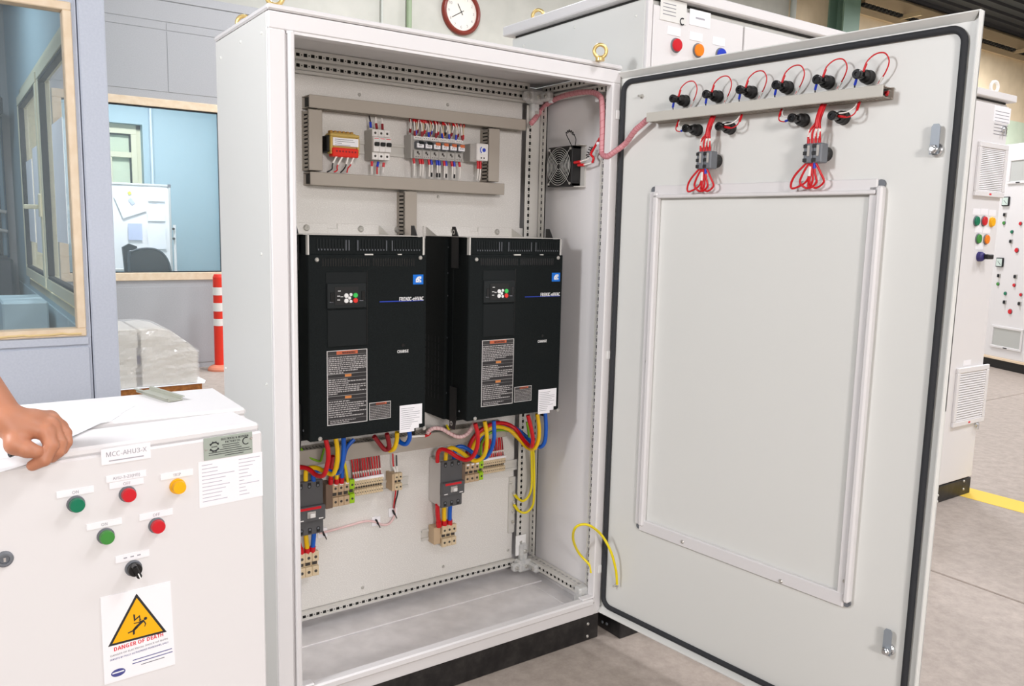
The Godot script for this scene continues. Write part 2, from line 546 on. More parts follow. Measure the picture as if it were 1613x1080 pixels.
func build_hall():
	# floor of cast slabs with open joints
	var g := Geo.new()
	g.span(Vector3(-8, -0.2, -10.5), Vector3(26, -0.02, 9))
	var fl := struct("floor", g, M.joint, "worn beige concrete workshop floor cast in large slabs", "floor")
	var xs := [-8.0, 2.988, 7.9, 13.0, 18.5, 26.0]
	var zs := [-10.5, -6.0, -1.545, 9.0]
	for i in 5:
		for k in 3:
			g = Geo.new()
			g.cspan(Vector3(xs[i] + 0.005, -0.08, zs[k] + 0.005), Vector3(xs[i + 1] - 0.005, 0, zs[k + 1] - 0.005), 0.004)
			obj("slab", g, M.concrete, fl)
	g = Geo.new()
	g.span(Vector3(4.255, 0, -7.0), Vector3(4.47, 0.0015, 7))
	struct("trim_1", g, M.floor_yellow, "yellow line painted on the floor beside the row of white cabinets", "floor marking")
	# back wall: pale section, cream section with a pale green dado
	g = Geo.new()
	g.span(Vector3(2.76, 0, -7.6), Vector3(11.6, 7, -7.3))
	g.span(Vector3(-8, 3.81, -7.6), Vector3(2.76, 7, -7.3))
	var wb := struct("wall_back", g, M.wall_pale, "pale back wall of the hall, cream with a green dado further along", "wall")
	g = Geo.new()
	g.span(Vector3(11.6, 0, -7.6), Vector3(26, 4.34, -7.3))
	obj("dado", g, M.wall_green, wb, "pale green lower wall")
	g = Geo.new()
	g.span(Vector3(11.6, 4.34, -7.6), Vector3(26, 7, -7.3))
	obj("upper_wall", g, M.wall_cream, wb, "cream upper wall")
	g = Geo.new()
	g.span(Vector3(13.3, 5.68, -7.3), Vector3(26, 5.8, -7.22))
	struct("trim_2", g, M.beam_tan, "tan ledge running along the cream wall under the cable tray", "trim")
	g = Geo.new()
	g.span(Vector3(-8.3, 0, -10.5), Vector3(-8, 7, 9))
	struct("wall_left", g, M.wall_pale, "pale side wall of the hall beyond the office", "wall")
	g = Geo.new()
	g.span(Vector3(26, 0, -10.5), Vector3(26.3, 7, 9))
	struct("wall_right", g, M.wall_cream, "cream far end wall of the hall", "wall")
	g = Geo.new()
	g.span(Vector3(-8, 0, 9), Vector3(26, 7, 9.3))
	struct("wall_front", g, M.wall_pale, "pale wall of the hall behind the viewer", "wall")
	g = Geo.new()
	g.span(Vector3(-8, 6.2, -10.5), Vector3(26, 6.4, 9.3))
	var ce := struct("ceiling", g, M.roof_dark, "dark corrugated roof of the hall", "ceiling")
	for k in 26:
		g = Geo.new()
		g.prism(PackedVector2Array([Vector2(-0.05, 0), Vector2(0.05, 0), Vector2(0.03, -0.05), Vector2(-0.03, -0.05)]), -8, 26, Transform3D(Basis(Vector3(0, 0, -1), Vector3.UP, Vector3(1, 0, 0)), Vector3(0, 6.2, -7.15 + k * 0.3)))
		obj("rib", g, M.roof_dark, ce)
	# cable tray, column, conduits and the clock on the back wall
	var o := thing("cable_tray", "tan steel cable tray running along the cream wall under the dark roof", "cable tray", Vector3(14, 5.85, -7.1))
	g = Geo.new()
	g.span(Vector3(13.6, 5.87, -7.16), Vector3(26, 6.08, -7.14))
	g.span(Vector3(13.6, 5.87, -7.29), Vector3(26, 6.08, -7.27))
	g.span(Vector3(13.6, 6.06, -7.27), Vector3(26, 6.08, -7.16))
	obj("side_rail", g, M.beam_tan, o)
	for k in 90:
		g = Geo.new()
		g.span(Vector3(13.62 + k * 0.136, 5.82, -7.24), Vector3(13.7 + k * 0.136, 5.87, -7.16))
		obj("rung", g, M.cavity, o)
	for x in [14.9, 19.6, 22.5]:
		g = Geo.new()
		g.span(Vector3(x, 5.78, -7.3), Vector3(x + 0.05, 5.86, -6.8))
		obj("bracket", g, M.beam_tan, o)
	o = thing("steel_column", "green steel column standing against the cream back wall", "column", Vector3(12.97, 0, -7.1))
	g = Geo.new()
	g.span(Vector3(12.72, 0, -7.3), Vector3(13.2, 6.2, -7.27))
	obj("flange", g, M.column_green, o)
	g = Geo.new()
	g.span(Vector3(12.72, 0, -7.0), Vector3(13.2, 6.2, -6.97))
	obj("flange", g, M.column_green, o)
	g = Geo.new()
	g.span(Vector3(12.95, 0, -7.27), Vector3(12.97, 6.2, -7.0))
	obj("web", g, M.column_green, o)
	g = Geo.new()
	g.tube([Vector3(11.62, 0, -7.22), Vector3(11.62, 6.2, -7.22)], 0.05, 10)
	tag(obj("conduit_pipe", g, M.pipe_grey), "grey vertical pipe on the pale wall above the white cabinets", "pipe")
	g = Geo.new()
	g.tube([Vector3(4.2, 0, -7.25), Vector3(4.2, 6.2, -7.25)], 0.035, 10)
	tag(obj("conduit_pipe", g, M.pipe_green), "green vertical pipe on the wall beside the clock", "pipe")
	g = Geo.new()
	g.tube([Vector3(3.84, 0, -7.27), Vector3(3.84, 6.2, -7.27)], 0.018, 8)
	tag(obj("conduit_pipe", g, M.pipe_grey), "thin pale conduit on the wall above the open cabinet", "pipe")
	var f := sits(Vector3(4.97, 4.31, -7.3))
	o = thing_in("wall_clock", "round wall clock with a red-brown wooden rim", "clock", f)
	g = Geo.new()
	g.lathe([Vector2(0.225, 0), Vector2(0.285, 0), Vector2(0.288, 0.03), Vector2(0.27, 0.06), Vector2(0.245, 0.065), Vector2(0.232, 0.045), Vector2(0.228, 0.02)], sits(Vector3.ZERO), 48, true)
	obj("rim", g, M.wood_frame, o)
	g = Geo.new()
	g.cyl(Vector3(0, 0, 0.002), Vector3.BACK, 0.23, 0.02, 40)
	obj("dial", g, M.clock_face, o)
	for k in 12:
		var a := TAU * k / 12.0
		var s := str(12 if k == 0 else k)
		text(s, 0.032, M.grey_ink, o, sits(Vector3(sin(a) * 0.185, cos(a) * 0.185, 0.0225)), false, 0.0, "numeral", 0.001)
	for h in [[-0.52, 0.15, 0.006], [-2.1, 0.2, 0.005]]:
		g = Geo.new()
		g.t = Transform3D(Basis(Vector3.BACK, -h[0]), Vector3(0, 0, 0.026))
		g.box(Vector3(0, h[1] / 2 - 0.04, 0), Vector3(h[2] * 1.6, h[1], 0.002))
		obj("hand", g, M.ink, o)

# a wall of boxes with one rectangular hole, in the axes of frame (x along, y up, z out)
func holed(frame: Transform3D, x0: float, x1: float, y0: float, y1: float, h: Rect2, th: float) -> Geo:
	var g := Geo.new()
	g.t = frame
	g.span(Vector3(x0, y0, -th), Vector3(h.position.x, y1, 0))
	g.span(Vector3(h.end.x, y0, -th), Vector3(x1, y1, 0))
	g.span(Vector3(h.position.x, y0, -th), Vector3(h.end.x, h.position.y, 0))
	g.span(Vector3(h.position.x, h.end.y, -th), Vector3(h.end.x, y1, 0))
	return g

# four bars round a rectangle, each a part
func frame_bars(parent: Node, mat: Material, frame: Transform3D, r: Rect2, wd: float, z0: float, z1: float, bev := 0.004):
	for k in 4:
		var g := Geo.new()
		g.t = frame
		var a := r.position
		var b := r.end
		if k == 0: g.cspan(Vector3(a.x, a.y, z0), Vector3(b.x, a.y + wd, z1), bev)
		if k == 1: g.cspan(Vector3(a.x, b.y - wd, z0), Vector3(b.x, b.y, z1), bev)
		if k == 2: g.cspan(Vector3(a.x, a.y + wd, z0), Vector3(a.x + wd, b.y - wd, z1), bev)
		if k == 3: g.cspan(Vector3(b.x - wd, a.y + wd, z0), Vector3(b.x, b.y - wd, z1), bev)
		obj("frame", g, mat, parent)

func build_office():
	# near wall of the office, at z = -2
	var f := sits(Vector3(0, 0, -2.0))
	var wall := struct("wall_office_near", holed(f, -4, -0.19, 0, 3.7, Rect2(-2.2, 1.01, 1.985, 1.47), 0.09), M.panel_blue, "pale blue-grey panelled office wall round the timber-framed window", "wall")
	var g := Geo.new()
	g.cspan(Vector3(-0.185, 0, -2.09), Vector3(-0.074, 3.7, -1.99), 0.006)
	obj("corner_post", g, M.panel_blue, wall)
	for q in [[-4.0, 0.02, -0.2, 0.955], [-4.0, 0.965, -0.2, 1.0]]:
		g = Geo.new()
		g.cspan(Vector3(q[0], q[1], -2.0), Vector3(q[2], q[3], -1.988), 0.003)
		obj("panel", g, M.panel_blue, wall)
	g = Geo.new()
	g.cspan(Vector3(-0.197, 1.0, -2.0), Vector3(-0.19, 2.52, -1.99), 0.002)
	obj("cover_strip", g, M.panel_blue, wall)
	var win := struct("window_1", holed(f, -2.2, -0.215, 1.01, 2.48, Rect2(-2.16, 1.04, 1.925, 1.405), 0.0), M.pine_trim, "large office window in a pale timber frame with foam in the joints", "window")
	frame_bars(win, M.pine_trim, f, Rect2(-2.2, 1.005, 1.992, 1.475), 0.036, -0.07, 0.012)
	g = Geo.new()
	var bead := []
	for k in 46: bead.append(Vector3(-1.4 + k * 0.026, 1.016 + rng.randf() * 0.006, -1.987))
	g.tube(bead, 0.005, 6)
	obj("foam_bead", g, M.foam, win)
	g = Geo.new()
	g.box(Vector3(-1.19, 1.745, -2.05), Vector3(1.94, 1.42, 0.006))
	obj("pane", g, M.glass, win)
	# side wall running back, with an open sash window seen through the near one
	f = Transform3D(Basis(Vector3(0, 0, 1), Vector3.UP, Vector3(-1, 0, 0)), Vector3(-0.15, 0, 0))
	wall = struct("wall_office_side", holed(f, -6.8, -2.09, 0, 3.7, Rect2(-5.6, 1.0, 3.2, 1.55), 0.06), M.room_blue, "blue-grey side wall of the office with a cream sash window", "wall")
	for q in [[-6.6, -5.7], [-5.68, -4.4], [-4.38, -3.1], [-3.08, -2.1]]:
		g = Geo.new()
		g.t = f
		g.cspan(Vector3(q[0], 0.05, 0), Vector3(q[1], 0.97, 0.012), 0.003)
		obj("panel", g, M.room_blue, wall)
	win = struct("window_2", Geo.new() if false else sash_ring(f, Rect2(-5.6, 1.0, 3.2, 1.55), 0.1), M.sash_cream, "cream sash window in the office side wall, seen through the near window", "window")
	for q in [[-5.5, -4.05], [-3.95, -2.5]]:
		frame_bars(win, M.sash_cream, f, Rect2(q[0], 1.08, q[1] - q[0], 1.4), 0.07, -0.04, 0.03)
		g = Geo.new()
		g.t = f
		g.box(Vector3((q[0] + q[1]) / 2, 1.78, -0.01), Vector3(q[1] - q[0] - 0.14, 1.26, 0.006))
		obj("pane", g, M.glass, win)
		frame_bars(win, M.glazing_black, f, Rect2(q[0] + 0.07, 1.15, q[1] - q[0] - 0.14, 1.26), 0.02, -0.012, 0.026)
	g = Geo.new()
	g.t = f
	g.cspan(Vector3(-4.06, 1.55, 0.03), Vector3(-4.02, 1.7, 0.045), 0.004)
	g.cspan(Vector3(-4.05, 1.6, 0.045), Vector3(-4.03, 1.63, 0.13), 0.006)
	obj("handle", g, M.sash_cream, win)
	var papers := [[-5.2, 1.62, 0.5, 0.62, "tall white paper sheet taped to the cream sash window"], [-4.6, 1.62, 0.5, 0.75, "wide white paper sheet taped to the cream sash beside its handle"], [-3.3, 1.7, 0.5, 0.7, "white paper sheet taped to the nearer cream sash"]]
	for q in papers:
		g = Geo.new()
		g.t = f
		g.box(Vector3(q[0], q[1] + 0.05, -0.005), Vector3(q[2], q[3], 0.0016))
		tag(obj("paper_sheet", g, M.paper), q[4], "paper")
	g = Geo.new()
	g.cspan(Vector3(-0.45, 0, -4.3), Vector3(-0.2, 1.02, -3.7), 0.01)
	tag(obj("filing_cabinet", g, M.room_blue), "low pale blue cabinet standing under the cream sash window", "cabinet")
	# dim back of the near room
	g = Geo.new()
	g.span(Vector3(-4, 0, -6.9), Vector3(-0.21, 3.7, -6.8))
	var back := struct("wall_office_back", g, M.room_dark_blue, "dark blue rear wall of the near office room", "wall")
	for k in 9:
		g = Geo.new()
		g.cspan(Vector3(-4 + k * 0.42, 0.0, -6.8), Vector3(-3.6 + k * 0.42, 3.69, -6.785), 0.004)
		obj("panel", g, M.room_dark_blue, back)
	g = Geo.new()
	g.span(Vector3(-4.1, 0, -6.9), Vector3(-4, 3.7, -2))
	struct("wall_office_end", g, M.room_dark_blue, "dark blue end wall of the near office room", "wall")
	g = Geo.new()
	g.span(Vector3(-4.1, 3.7, -6.8), Vector3(-0.074, 3.78, -1.99))
	g.span(Vector3(-0.2, 3.72, -9.6), Vector3(2.76, 3.8, -6.79))
	struct("ceiling_office", g, M.panel_grey, "grey flat roof of the office rooms", "ceiling")
	unseen_room_lamp(Vector3(-1.4, 3.6, -4.2), 2.8, Color(0.88, 0.95, 1.0), "unseen ceiling lamp placed to light the dim near office room")  # lamp out of view, placed to light the near room
	var o := thing("machine_rack", "dark machine rack in the dim room behind the near window", "rack", Vector3(-0.6, 0, -6.3))
	g = Geo.new()
	g.cspan(Vector3(-1.0, 0, -6.7), Vector3(-0.235, 1.2, -6.0), 0.02)
	g.cspan(Vector3(-1.0, 1.2, -6.72), Vector3(-0.235, 2.55, -6.66), 0.01)
	obj("body", g, M.machine_dark, o)
	for k in 9:
		g = Geo.new()
		g.cspan(Vector3(-0.98 + k * 0.088, 1.2, -6.5), Vector3(-0.945 + k * 0.088, 2.4, -6.46), 0.008)
		obj("column", g, M.machine_mid if k % 2 == 0 else M.machine_dark, o)
	for y in [1.45, 1.62]:
		g = Geo.new()
		g.tube([Vector3(-1.0, y, -6.4), Vector3(-0.6, y + 0.05, -6.38), Vector3(-0.24, y - 0.03, -6.42)], 0.016, 8)
		obj("hose", g, M.device_grey, o)
	g = Geo.new()
	g.cspan(Vector3(-1.0, 2.4, -6.7), Vector3(-0.235, 2.56, -6.1), 0.02)
	obj("canopy", g, M.machine_dark, o)
	# far wall of the office, at z = -6.8, with its window onto the light blue room
	f = sits(Vector3(0, 0, -6.8))
	wall = struct("wall_office_far", holed(f, -0.21, 2.76, 0, 3.72, Rect2(0.2, 0.94, 1.62, 1.82), 0.09), M.panel_grey, "grey panelled office wall with a tan framed window", "wall")
	for q in [[0.2, 0.06, 1.62, 0.87], [-0.15, 2.84, 1.24, 3.42], [1.25, 2.84, 2.5, 3.42], [-0.15, 3.44, 1.24, 3.5], [1.25, 3.44, 2.5, 3.5], [-0.15, 3.52, 2.5, 3.7]]:
		g = Geo.new()
		g.cspan(Vector3(q[0] - 0.002, q[1] - 0.004, -6.8), Vector3(q[2] + 0.002, q[3] + 0.004, -6.795), 0.002)
		obj("panel", g, M.panel_grey, wall)
	win = struct("window_3", sash_ring(f, Rect2(0.2, 0.94, 1.62, 1.82), 0.02), M.pine_trim, "tan framed office window looking into a light blue room", "window")
	frame_bars(win, M.pine_trim, f, Rect2(0.2, 0.94, 1.62, 1.82), 0.08, -0.06, 0.02)
	for q in [[0.28, 1.02, 1.74, 1.03], [0.28, 2.668, 1.74, 2.682], [1.728, 1.03, 1.74, 2.668]]:
		g = Geo.new()
		g.span(Vector3(q[0], q[1], -6.845), Vector3(q[2], q[3], -6.798))
		obj("glazing_seal", g, M.glazing_black, win)
	g = Geo.new()
	g.box(Vector3(1.01, 1.85, -6.85), Vector3(1.46, 1.7, 0.006))
	obj("pane", g, M.glass, win)
	build_far_room()

func sash_ring(f: Transform3D, r: Rect2, th: float) -> Geo:
	var g := Geo.new()
	g.t = f
	var w := 0.05
	g.span(Vector3(r.position.x, r.position.y, -th), Vector3(r.end.x, r.position.y + w, 0))
	g.span(Vector3(r.position.x, r.end.y - w, -th), Vector3(r.end.x, r.end.y, 0))
	g.span(Vector3(r.position.x, r.position.y, -th), Vector3(r.position.x + w, r.end.y, 0))
	g.span(Vector3(r.end.x - w, r.position.y, -th), Vector3(r.end.x, r.end.y, 0))
	return g

func unseen_room_lamp(at: Vector3, energy: float, c: Color, label: String):
	var o := thing_in("unseen_room_light", label, "light", Geo.aim(at, Vector3.UP), "")
	var g := Geo.new()
	g.box(Vector3(0, 0, 0.03), Vector3(0.66, 0.66, 0.04))
	obj("housing", g, M.steel_paint, o)
	g = Geo.new()
	g.box(Vector3(0, 0, 0.006), Vector3(0.6, 0.6, 0.01))
	obj("diffuser_lamp", g, M.lamp_glow, o)
	var l := AreaLight3D.new()
	l.name = "area_light"
	l.area_size = Vector2(0.6, 0.6)
	l.light_energy = energy
	l.light_color = c
	l.shadow_enabled = true
	o.add_child(l)
	l.position = Vector3(0, 0, -0.01)

func build_far_room():
	var zb := -9.3
	var g := holed(sits(Vector3(0, 0, zb)), -0.3, 3.0, 0, 3.7, Rect2(0.928, 0.900, 0.540, 1.860), 0.25)
	struct("wall_room", g, M.room_blue, "light blue rear wall of the room behind the tan framed window", "wall")
	g = Geo.new()
	g.span(Vector3(-0.4, 0, -9.6), Vector3(-0.2, 3.7, -6.89))
	g.span(Vector3(2.6, 0, -9.6), Vector3(2.75, 3.7, -6.9))
	struct("wall_room_side", g, M.room_blue, "light blue side walls of the room behind the tan framed window", "wall")
	var r: Rect2 = Rect2(0.928, 0.900, 0.540, 1.860)
	var f := sits(Vector3(0, 0, zb - 0.14))
	var win := struct("window_4", sash_ring(f, r, 0.08), M.sash_cream, "cream framed window in the light blue wall behind the whiteboard", "window")
	frame_bars(win, M.sash_cream, f, r.grow(-0.05), 0.07, -0.03, 0.03)
	g = Geo.new()
	g.t = f
	var my: float = 2.378
	g.cspan(Vector3(r.position.x + 0.1, my - 0.035, -0.02), Vector3(r.end.x - 0.12, my + 0.035, 0.028), 0.005)
	obj("transom", g, M.sash_cream, win)
	g = Geo.new()
	g.t = f
	g.cspan(Vector3(1.040, r.position.y + 0.1, -0.02), Vector3(1.120, my - 0.036, 0.028), 0.005)
	obj("mullion", g, M.sash_cream, win)
	g = Geo.new()
	g.t = f
	g.span(Vector3(r.position.x, r.position.y, -0.06), Vector3(r.end.x, r.end.y, -0.05))
	obj("pane", g, M.wall_green, win, "pale green frosted panes")
	frame_bars(win, M.glazing_black, f, r.grow(-0.12), 0.014, -0.05, 0.01)
	g = Geo.new()
	g.cspan(Vector3(1.5386, 2.7354, -9.28) * Vector3(1, 0, 1), Vector3(1.5681, 2.731, -9.2) * Vector3(1, 0, 1) + Vector3(0.0, 3.7, 0), 0.01)
	struct("trim_3", g, M.room_white_post, "pale vertical trim on the light blue wall", "trim")
	unseen_room_lamp(Vector3(1.2, 3.62, -7.6), 6.6, Color(0.97, 0.98, 1.0), "unseen ceiling lamp placed to light the light blue room")  # lamp out of view, placed to light the blue room and whiteboard
	var o: Node3D
	# whiteboard on a stand, papers, chair
	var bz := -8.6
	o = thing("whiteboard", "whiteboard on a wheeled stand covered with taped papers", "whiteboard", Vector3(1.0, 0, bz))
	var a: Vector3 = Vector3(0.5967, 1.9475, -8.6)
	var b: Vector3 = Vector3(1.6122, 1.9753, -8.6)
	var low: float = 0.955
	g = Geo.new()
	g.cspan(Vector3(a.x, low, bz - 0.02), Vector3(b.x, b.y, bz), 0.004)
	obj("board", g, M.board_white, o)
	frame_bars(o, M.steel_paint, sits(Vector3(0, 0, bz)), Rect2(a.x - 0.015, low - 0.015, b.x - a.x + 0.03, b.y - low + 0.03), 0.025, -0.025, 0.012)
	g = Geo.new()
	g.tube([Vector3(b.x + 0.05, 0.0, bz), Vector3(b.x + 0.05, low + 0.55, bz)], 0.018, 8)
	g.tube([Vector3(b.x + 0.05, 0.03, bz - 0.3), Vector3(b.x + 0.05, 0.03, bz + 0.3)], 0.018, 8)
	obj("stand", g, M.white, o)
	for y in [0.38, 0.5]:
		g = Geo.new()
		g.cyl(Vector3(b.x + 0.03, low + y, bz + 0.02), Vector3.BACK, 0.016, 0.02, 10)
		obj("knob", g, M.black, o)
	g = Geo.new()
	g.cspan(Vector3(b.x - 0.02, b.y - 0.02, bz), Vector3(b.x + 0.02, b.y + 0.02, bz + 0.015), 0.004)
	obj("corner_cap", g, M.contact_grey, o)
	var sheets := [[Vector3(1.1627, 1.7505, -8.585), 0.282, 0.287, "paper", 0.35, "white paper pinned askew with a yellow note, on the whiteboard"], [Vector3(1.4589, 1.8684, -8.583), 0.190, 0.168, "paper", 0.00, "small white paper at the top corner of the whiteboard"], [Vector3(1.4513, 1.6463, -8.583), 0.197, 0.200, "paper", 0.02, "white paper in the middle of the three pinned at the whiteboard edge"], [Vector3(1.4489, 1.3615, -8.583), 0.213, 0.310, "paper", 0.00, "tall white paper lowest at the whiteboard edge"], [Vector3(1.2061, 1.4113, -8.583), 0.157, 0.198, "paper_blue", 0.00, "bluish drawing sheet pinned above the office chair"], [Vector3(1.159, 1.8703, -8.578), 0.035, 0.038, "paper_note", 0.50, "small yellow sticky note on the whiteboard"], [Vector3(1.1764, 1.7734, -8.578), 0.042, 0.075, "paper_blue", 0.60, "small blue note under the yellow one on the whiteboard"]]
	for q in sheets:
		g = Geo.new()
		g.t = Transform3D(Basis(Vector3.BACK, q[4]), q[0])
		g.box(Vector3(0, 0, 0.001), Vector3(q[1], q[2], 0.0016))
		var s := obj("paper_sheet", g, M[q[3]])
		tag(s, q[5], "paper")
	# grey boxes drawn on a pinned sheet
	o = thing("office_chair", "black leather office chair turned to the whiteboard", "chair", Vector3(1.1374, 1.0039, -7.6) * Vector3(1, 0, 1))
	var cb: Vector3 = Vector3(1.144, 1.0039, -7.6)
	var ct: Vector3 = Vector3(1.1524, 1.2429, -7.6)
	var h := ct.y - cb.y
	g = Geo.new()
	var poly := PackedVector2Array([Vector2(-0.19, -0.45), Vector2(-0.2, h * 0.6), Vector2(-0.16, h * 0.86), Vector2(-0.05, h), Vector2(0.08, h * 0.95), Vector2(0.17, h * 0.66), Vector2(0.225, 0.0), Vector2(0.25, -0.45)])
	g.prism(poly, -0.05, 0.05, sits(cb))
	obj("backrest", g, M.leather, o)
	g = Geo.new()
	var rim := []
	for p in poly: rim.append(cb + Vector3(p.x, p.y, 0.05))
	g.tube(smooth(rim, 3), 0.014, 6)
	obj("piping", g, M.leather_edge, o)
	g = Geo.new()
	g.prism(PackedVector2Array([Vector2(-0.05, -0.3), Vector2(-0.07, 0.02), Vector2(0.0, 0.06), Vector2(0.08, 0.03), Vector2(0.1, -0.3)]), -0.03, 0.03, Transform3D(Basis.IDENTITY, Vector3(0.9835, 1.2302, -7.75)))
	obj("armrest", g, M.leather, o)
	g = Geo.new()
	g.cspan(Vector3(cb.x - 0.22, 0.44, -7.95), Vector3(cb.x + 0.25, 0.54, -7.5), 0.03)
	obj("seat", g, M.leather, o)
	g = Geo.new()
	g.tube([Vector3(cb.x, 0.05, -7.7), Vector3(cb.x, 0.46, -7.7)], 0.03, 10)
	obj("pedestal", g, M.black, o)
	for k in 5:
		g = Geo.new()
		g.tube([Vector3(cb.x, 0.09, -7.7), Vector3(cb.x + sin(k * TAU / 5) * 0.3, 0.04, -7.7 + cos(k * TAU / 5) * 0.3)], 0.02, 6)
		obj("leg", g, M.black, o)

func ring_bolt(parent: Node, at: Vector3, r: float, turn: float, mat: Material = null):
	var g := Geo.new()
	g.cyl(at, Vector3.UP, r * 0.75, 0.012, 14, 0.003)
	var pts := []
	for k in 20:
		var a := TAU * k / 20.0
		pts.append(at + Vector3(cos(a) * r * cos(turn), 0.012 + r * 0.95 + sin(a) * r, cos(a) * r * sin(turn)))
	g.tube(pts, r * 0.3, 8, true)
	obj("lifting_eye", g, mat if mat else M.brass, parent)

func screw(parent: Node, at: Vector3, axis: Vector3, r: float, mat: Material, called := "screw"):
	var g := Geo.new()
	g.lathe([Vector2(r, 0), Vector2(r, r * 0.35), Vector2(r * 0.7, r * 0.7), Vector2(r * 0.32, r * 0.7), Vector2(r * 0.28, r * 0.4), Vector2(0, r * 0.4)], Geo.aim(at, axis), 12)
	obj(called, g, mat, parent)

func build_cabinet():
	var w := 1.2413
	var d := 0.498
	var o := thing("control_cabinet", "tall open pale grey control cabinet with two black drives inside", "cabinet", Vector3(w / 2, 0, -d / 2))
	var g := Geo.new()
	g.cspan(Vector3(0, 0.1, -d), Vector3(0.006, 2.092, -0.014), 0.002)
	var sp := obj("side_panel", g, M.powder_green, o)
	for q in [Vector3(0, 2.0502, -0.2404), Vector3(0, 2.042, -0.0542), Vector3(0, 2.0372, -0.4422), Vector3(0, 1.0836, -0.0656), Vector3(0, 1.4518, -0.089), Vector3(0, 1.0675, -0.4721)]:
		screw(sp, q, Vector3.LEFT, 0.0045, M.powder_green)
	g = Geo.new()
	g.cspan(Vector3(w - 0.006, 0.1, -d), Vector3(w, 2.092, -0.014), 0.002)
	obj("side_panel", g, M.powder, o)
	g = Geo.new()
	g.cspan(Vector3(0.006, 0.1, -d), Vector3(w - 0.006, 2.092, -d + 0.008), 0.002)
	obj("back_panel", g, M.powder, o)
	g = Geo.new()
	g.cspan(Vector3(-0.003, 2.094, -d - 0.003), Vector3(w + 0.003, 2.109, 0.003), 0.004)
	obj("roof", g, M.powder, o)
	g = Geo.new()
	g.cspan(Vector3(0, 2.047, -0.014), Vector3(w, 2.092, 0), 0.003)
	g.span(Vector3(0.05, 2.04, -0.03), Vector3(w - 0.036, 2.047, -0.002))
	obj("front_header", g, M.powder, o)
	g = Geo.new()
	g.cspan(Vector3(0, 0.1, -0.014), Vector3(0.046, 2.047, 0), 0.003)
	g.span(Vector3(0.0455, 0.14, -0.03), Vector3(0.0525, 2.047, -0.012))
	g.cspan(Vector3(0.052, 0.15, -0.03), Vector3(0.068, 2.047, 0.01), 0.004)
	obj("front_jamb", g, M.powder, o)
	g = Geo.new()
	g.cspan(Vector3(1.212, 0.1, -0.014), Vector3(w, 2.047, 0), 0.003)
	g.cspan(Vector3(1.2, 0.15, -0.03), Vector3(1.2125, 2.047, 0.006), 0.003)
	obj("front_jamb", g, M.powder, o)
	g = Geo.new()
	g.cspan(Vector3(0.046, 0.1, -0.014), Vector3(1.2125, 0.143, 0), 0.002)
	g.cspan(Vector3(0.069, 0.143, -0.024), Vector3(1.2, 0.168, 0.012), 0.005)
	g.cspan(Vector3(0.052, 0.168, -0.024), Vector3(0.105, 0.176, 0.011), 0.003)
	g.cspan(Vector3(1.15, 0.168, -0.024), Vector3(1.212, 0.176, 0.006), 0.003)
	obj("front_sill", g, M.powder, o)
	# plinth
	g = Geo.new()
	g.cspan(Vector3(0.004, 0, -0.03), Vector3(w - 0.002, 0.099, -0.004), 0.003)
	var pl := obj("plinth_front", g, M.plinth, o)
	for q in [Vector3(1.1866, 0.0675, -0.004), Vector3(1.1858, 0.018, -0.004)]: screw(pl, q, Vector3.BACK, 0.006, M.bolt)
	g = Geo.new()
	g.cspan(Vector3(w - 0.03, 0, -d + 0.01), Vector3(w - 0.004, 0.099, -0.031), 0.003)
	g.cspan(Vector3(0.006, 0, -d + 0.01), Vector3(0.03, 0.099, -0.031), 0.003)
	obj("plinth_side", g, M.plinth, o)
	for q in [Vector3(0.0365, 2.108, -0.05), Vector3(0.06, 2.108, -0.4), Vector3(1.1294, 2.108, 0.015), Vector3(1.18, 2.108, -0.4)]:
		ring_bolt(o, q, 0.021, 0.5)
	# inside: mounting plate, floor plates, perforated frame
	g = Geo.new()
	g.cspan(Vector3(0.03, 0.186, -0.443), Vector3(1.135, 2.02, -0.44), 0.001)
	var mp := obj("mounting_plate", g, M.galvanized, o)
	for q in [Vector3(0.4564, 1.9775, -0.44), Vector3(0.8018, 1.9796, -0.44), Vector3(0.4641, 0.2169, -0.44), Vector3(0.8063, 0.221, -0.44), Vector3(1.1147, 0.2234, -0.44), Vector3(0.7662, 1.6489, -0.44)]: screw(mp, q, Vector3.BACK, 0.006, M.bolt)
	for q in [[Vector3(0.03, 0.112, -0.3135), Vector3(1.148, 0.116, -0.026)], [Vector3(0.02, 0.112, -0.489), Vector3(1.2, 0.1195, -0.3155)], [Vector3(1.1505, 0.112, -0.3135), Vector3(1.2, 0.115, -0.026)]]:
		g = Geo.new()
		g.cspan(q[0], q[1], 0.001)
		obj("floor_plate", g, M.galvanized_floor, o)
	g = Geo.new()
	g.span(Vector3(1.2, 0.105, -0.489), Vector3(1.235, 0.11, -0.026))
	obj("floor_pan", g, M.powder, o)
	g = Geo.new()
	g.cspan(Vector3(0.0465, 0.13, -0.06), Vector3(0.075, 0.16, -0.025), 0.002)
	obj("sill_clip", g, M.powder, o)
	# top rear rail: two perforated strips with a channel between
	var bx := Basis.IDENTITY
	frame_rail(o, Transform3D(bx, Vector3(0.04, 2.075, -0.415)), 1.11, 0.028, 0.02)
	frame_rail(o, Transform3D(bx, Vector3(0.04, 2.042, -0.415)), 1.11, 0.026, 0.02)
	g = Geo.new()
	g.span(Vector3(0.04, 2.02, -0.438), Vector3(1.15, 2.028, -0.417))
	g.span(Vector3(0.04, 2.055, -0.438), Vector3(1.15, 2.061, -0.42))
	g.span(Vector3(0.04, 2.0885, -0.438), Vector3(1.15, 2.0925, -0.417))
	obj("rail_web", g, M.rail_steel, o)
	# top side rail, facing the door opening from the right side panel
	var bs := Basis(Vector3(0, 0, -1), Vector3.UP, Vector3(-1, 0, 0))
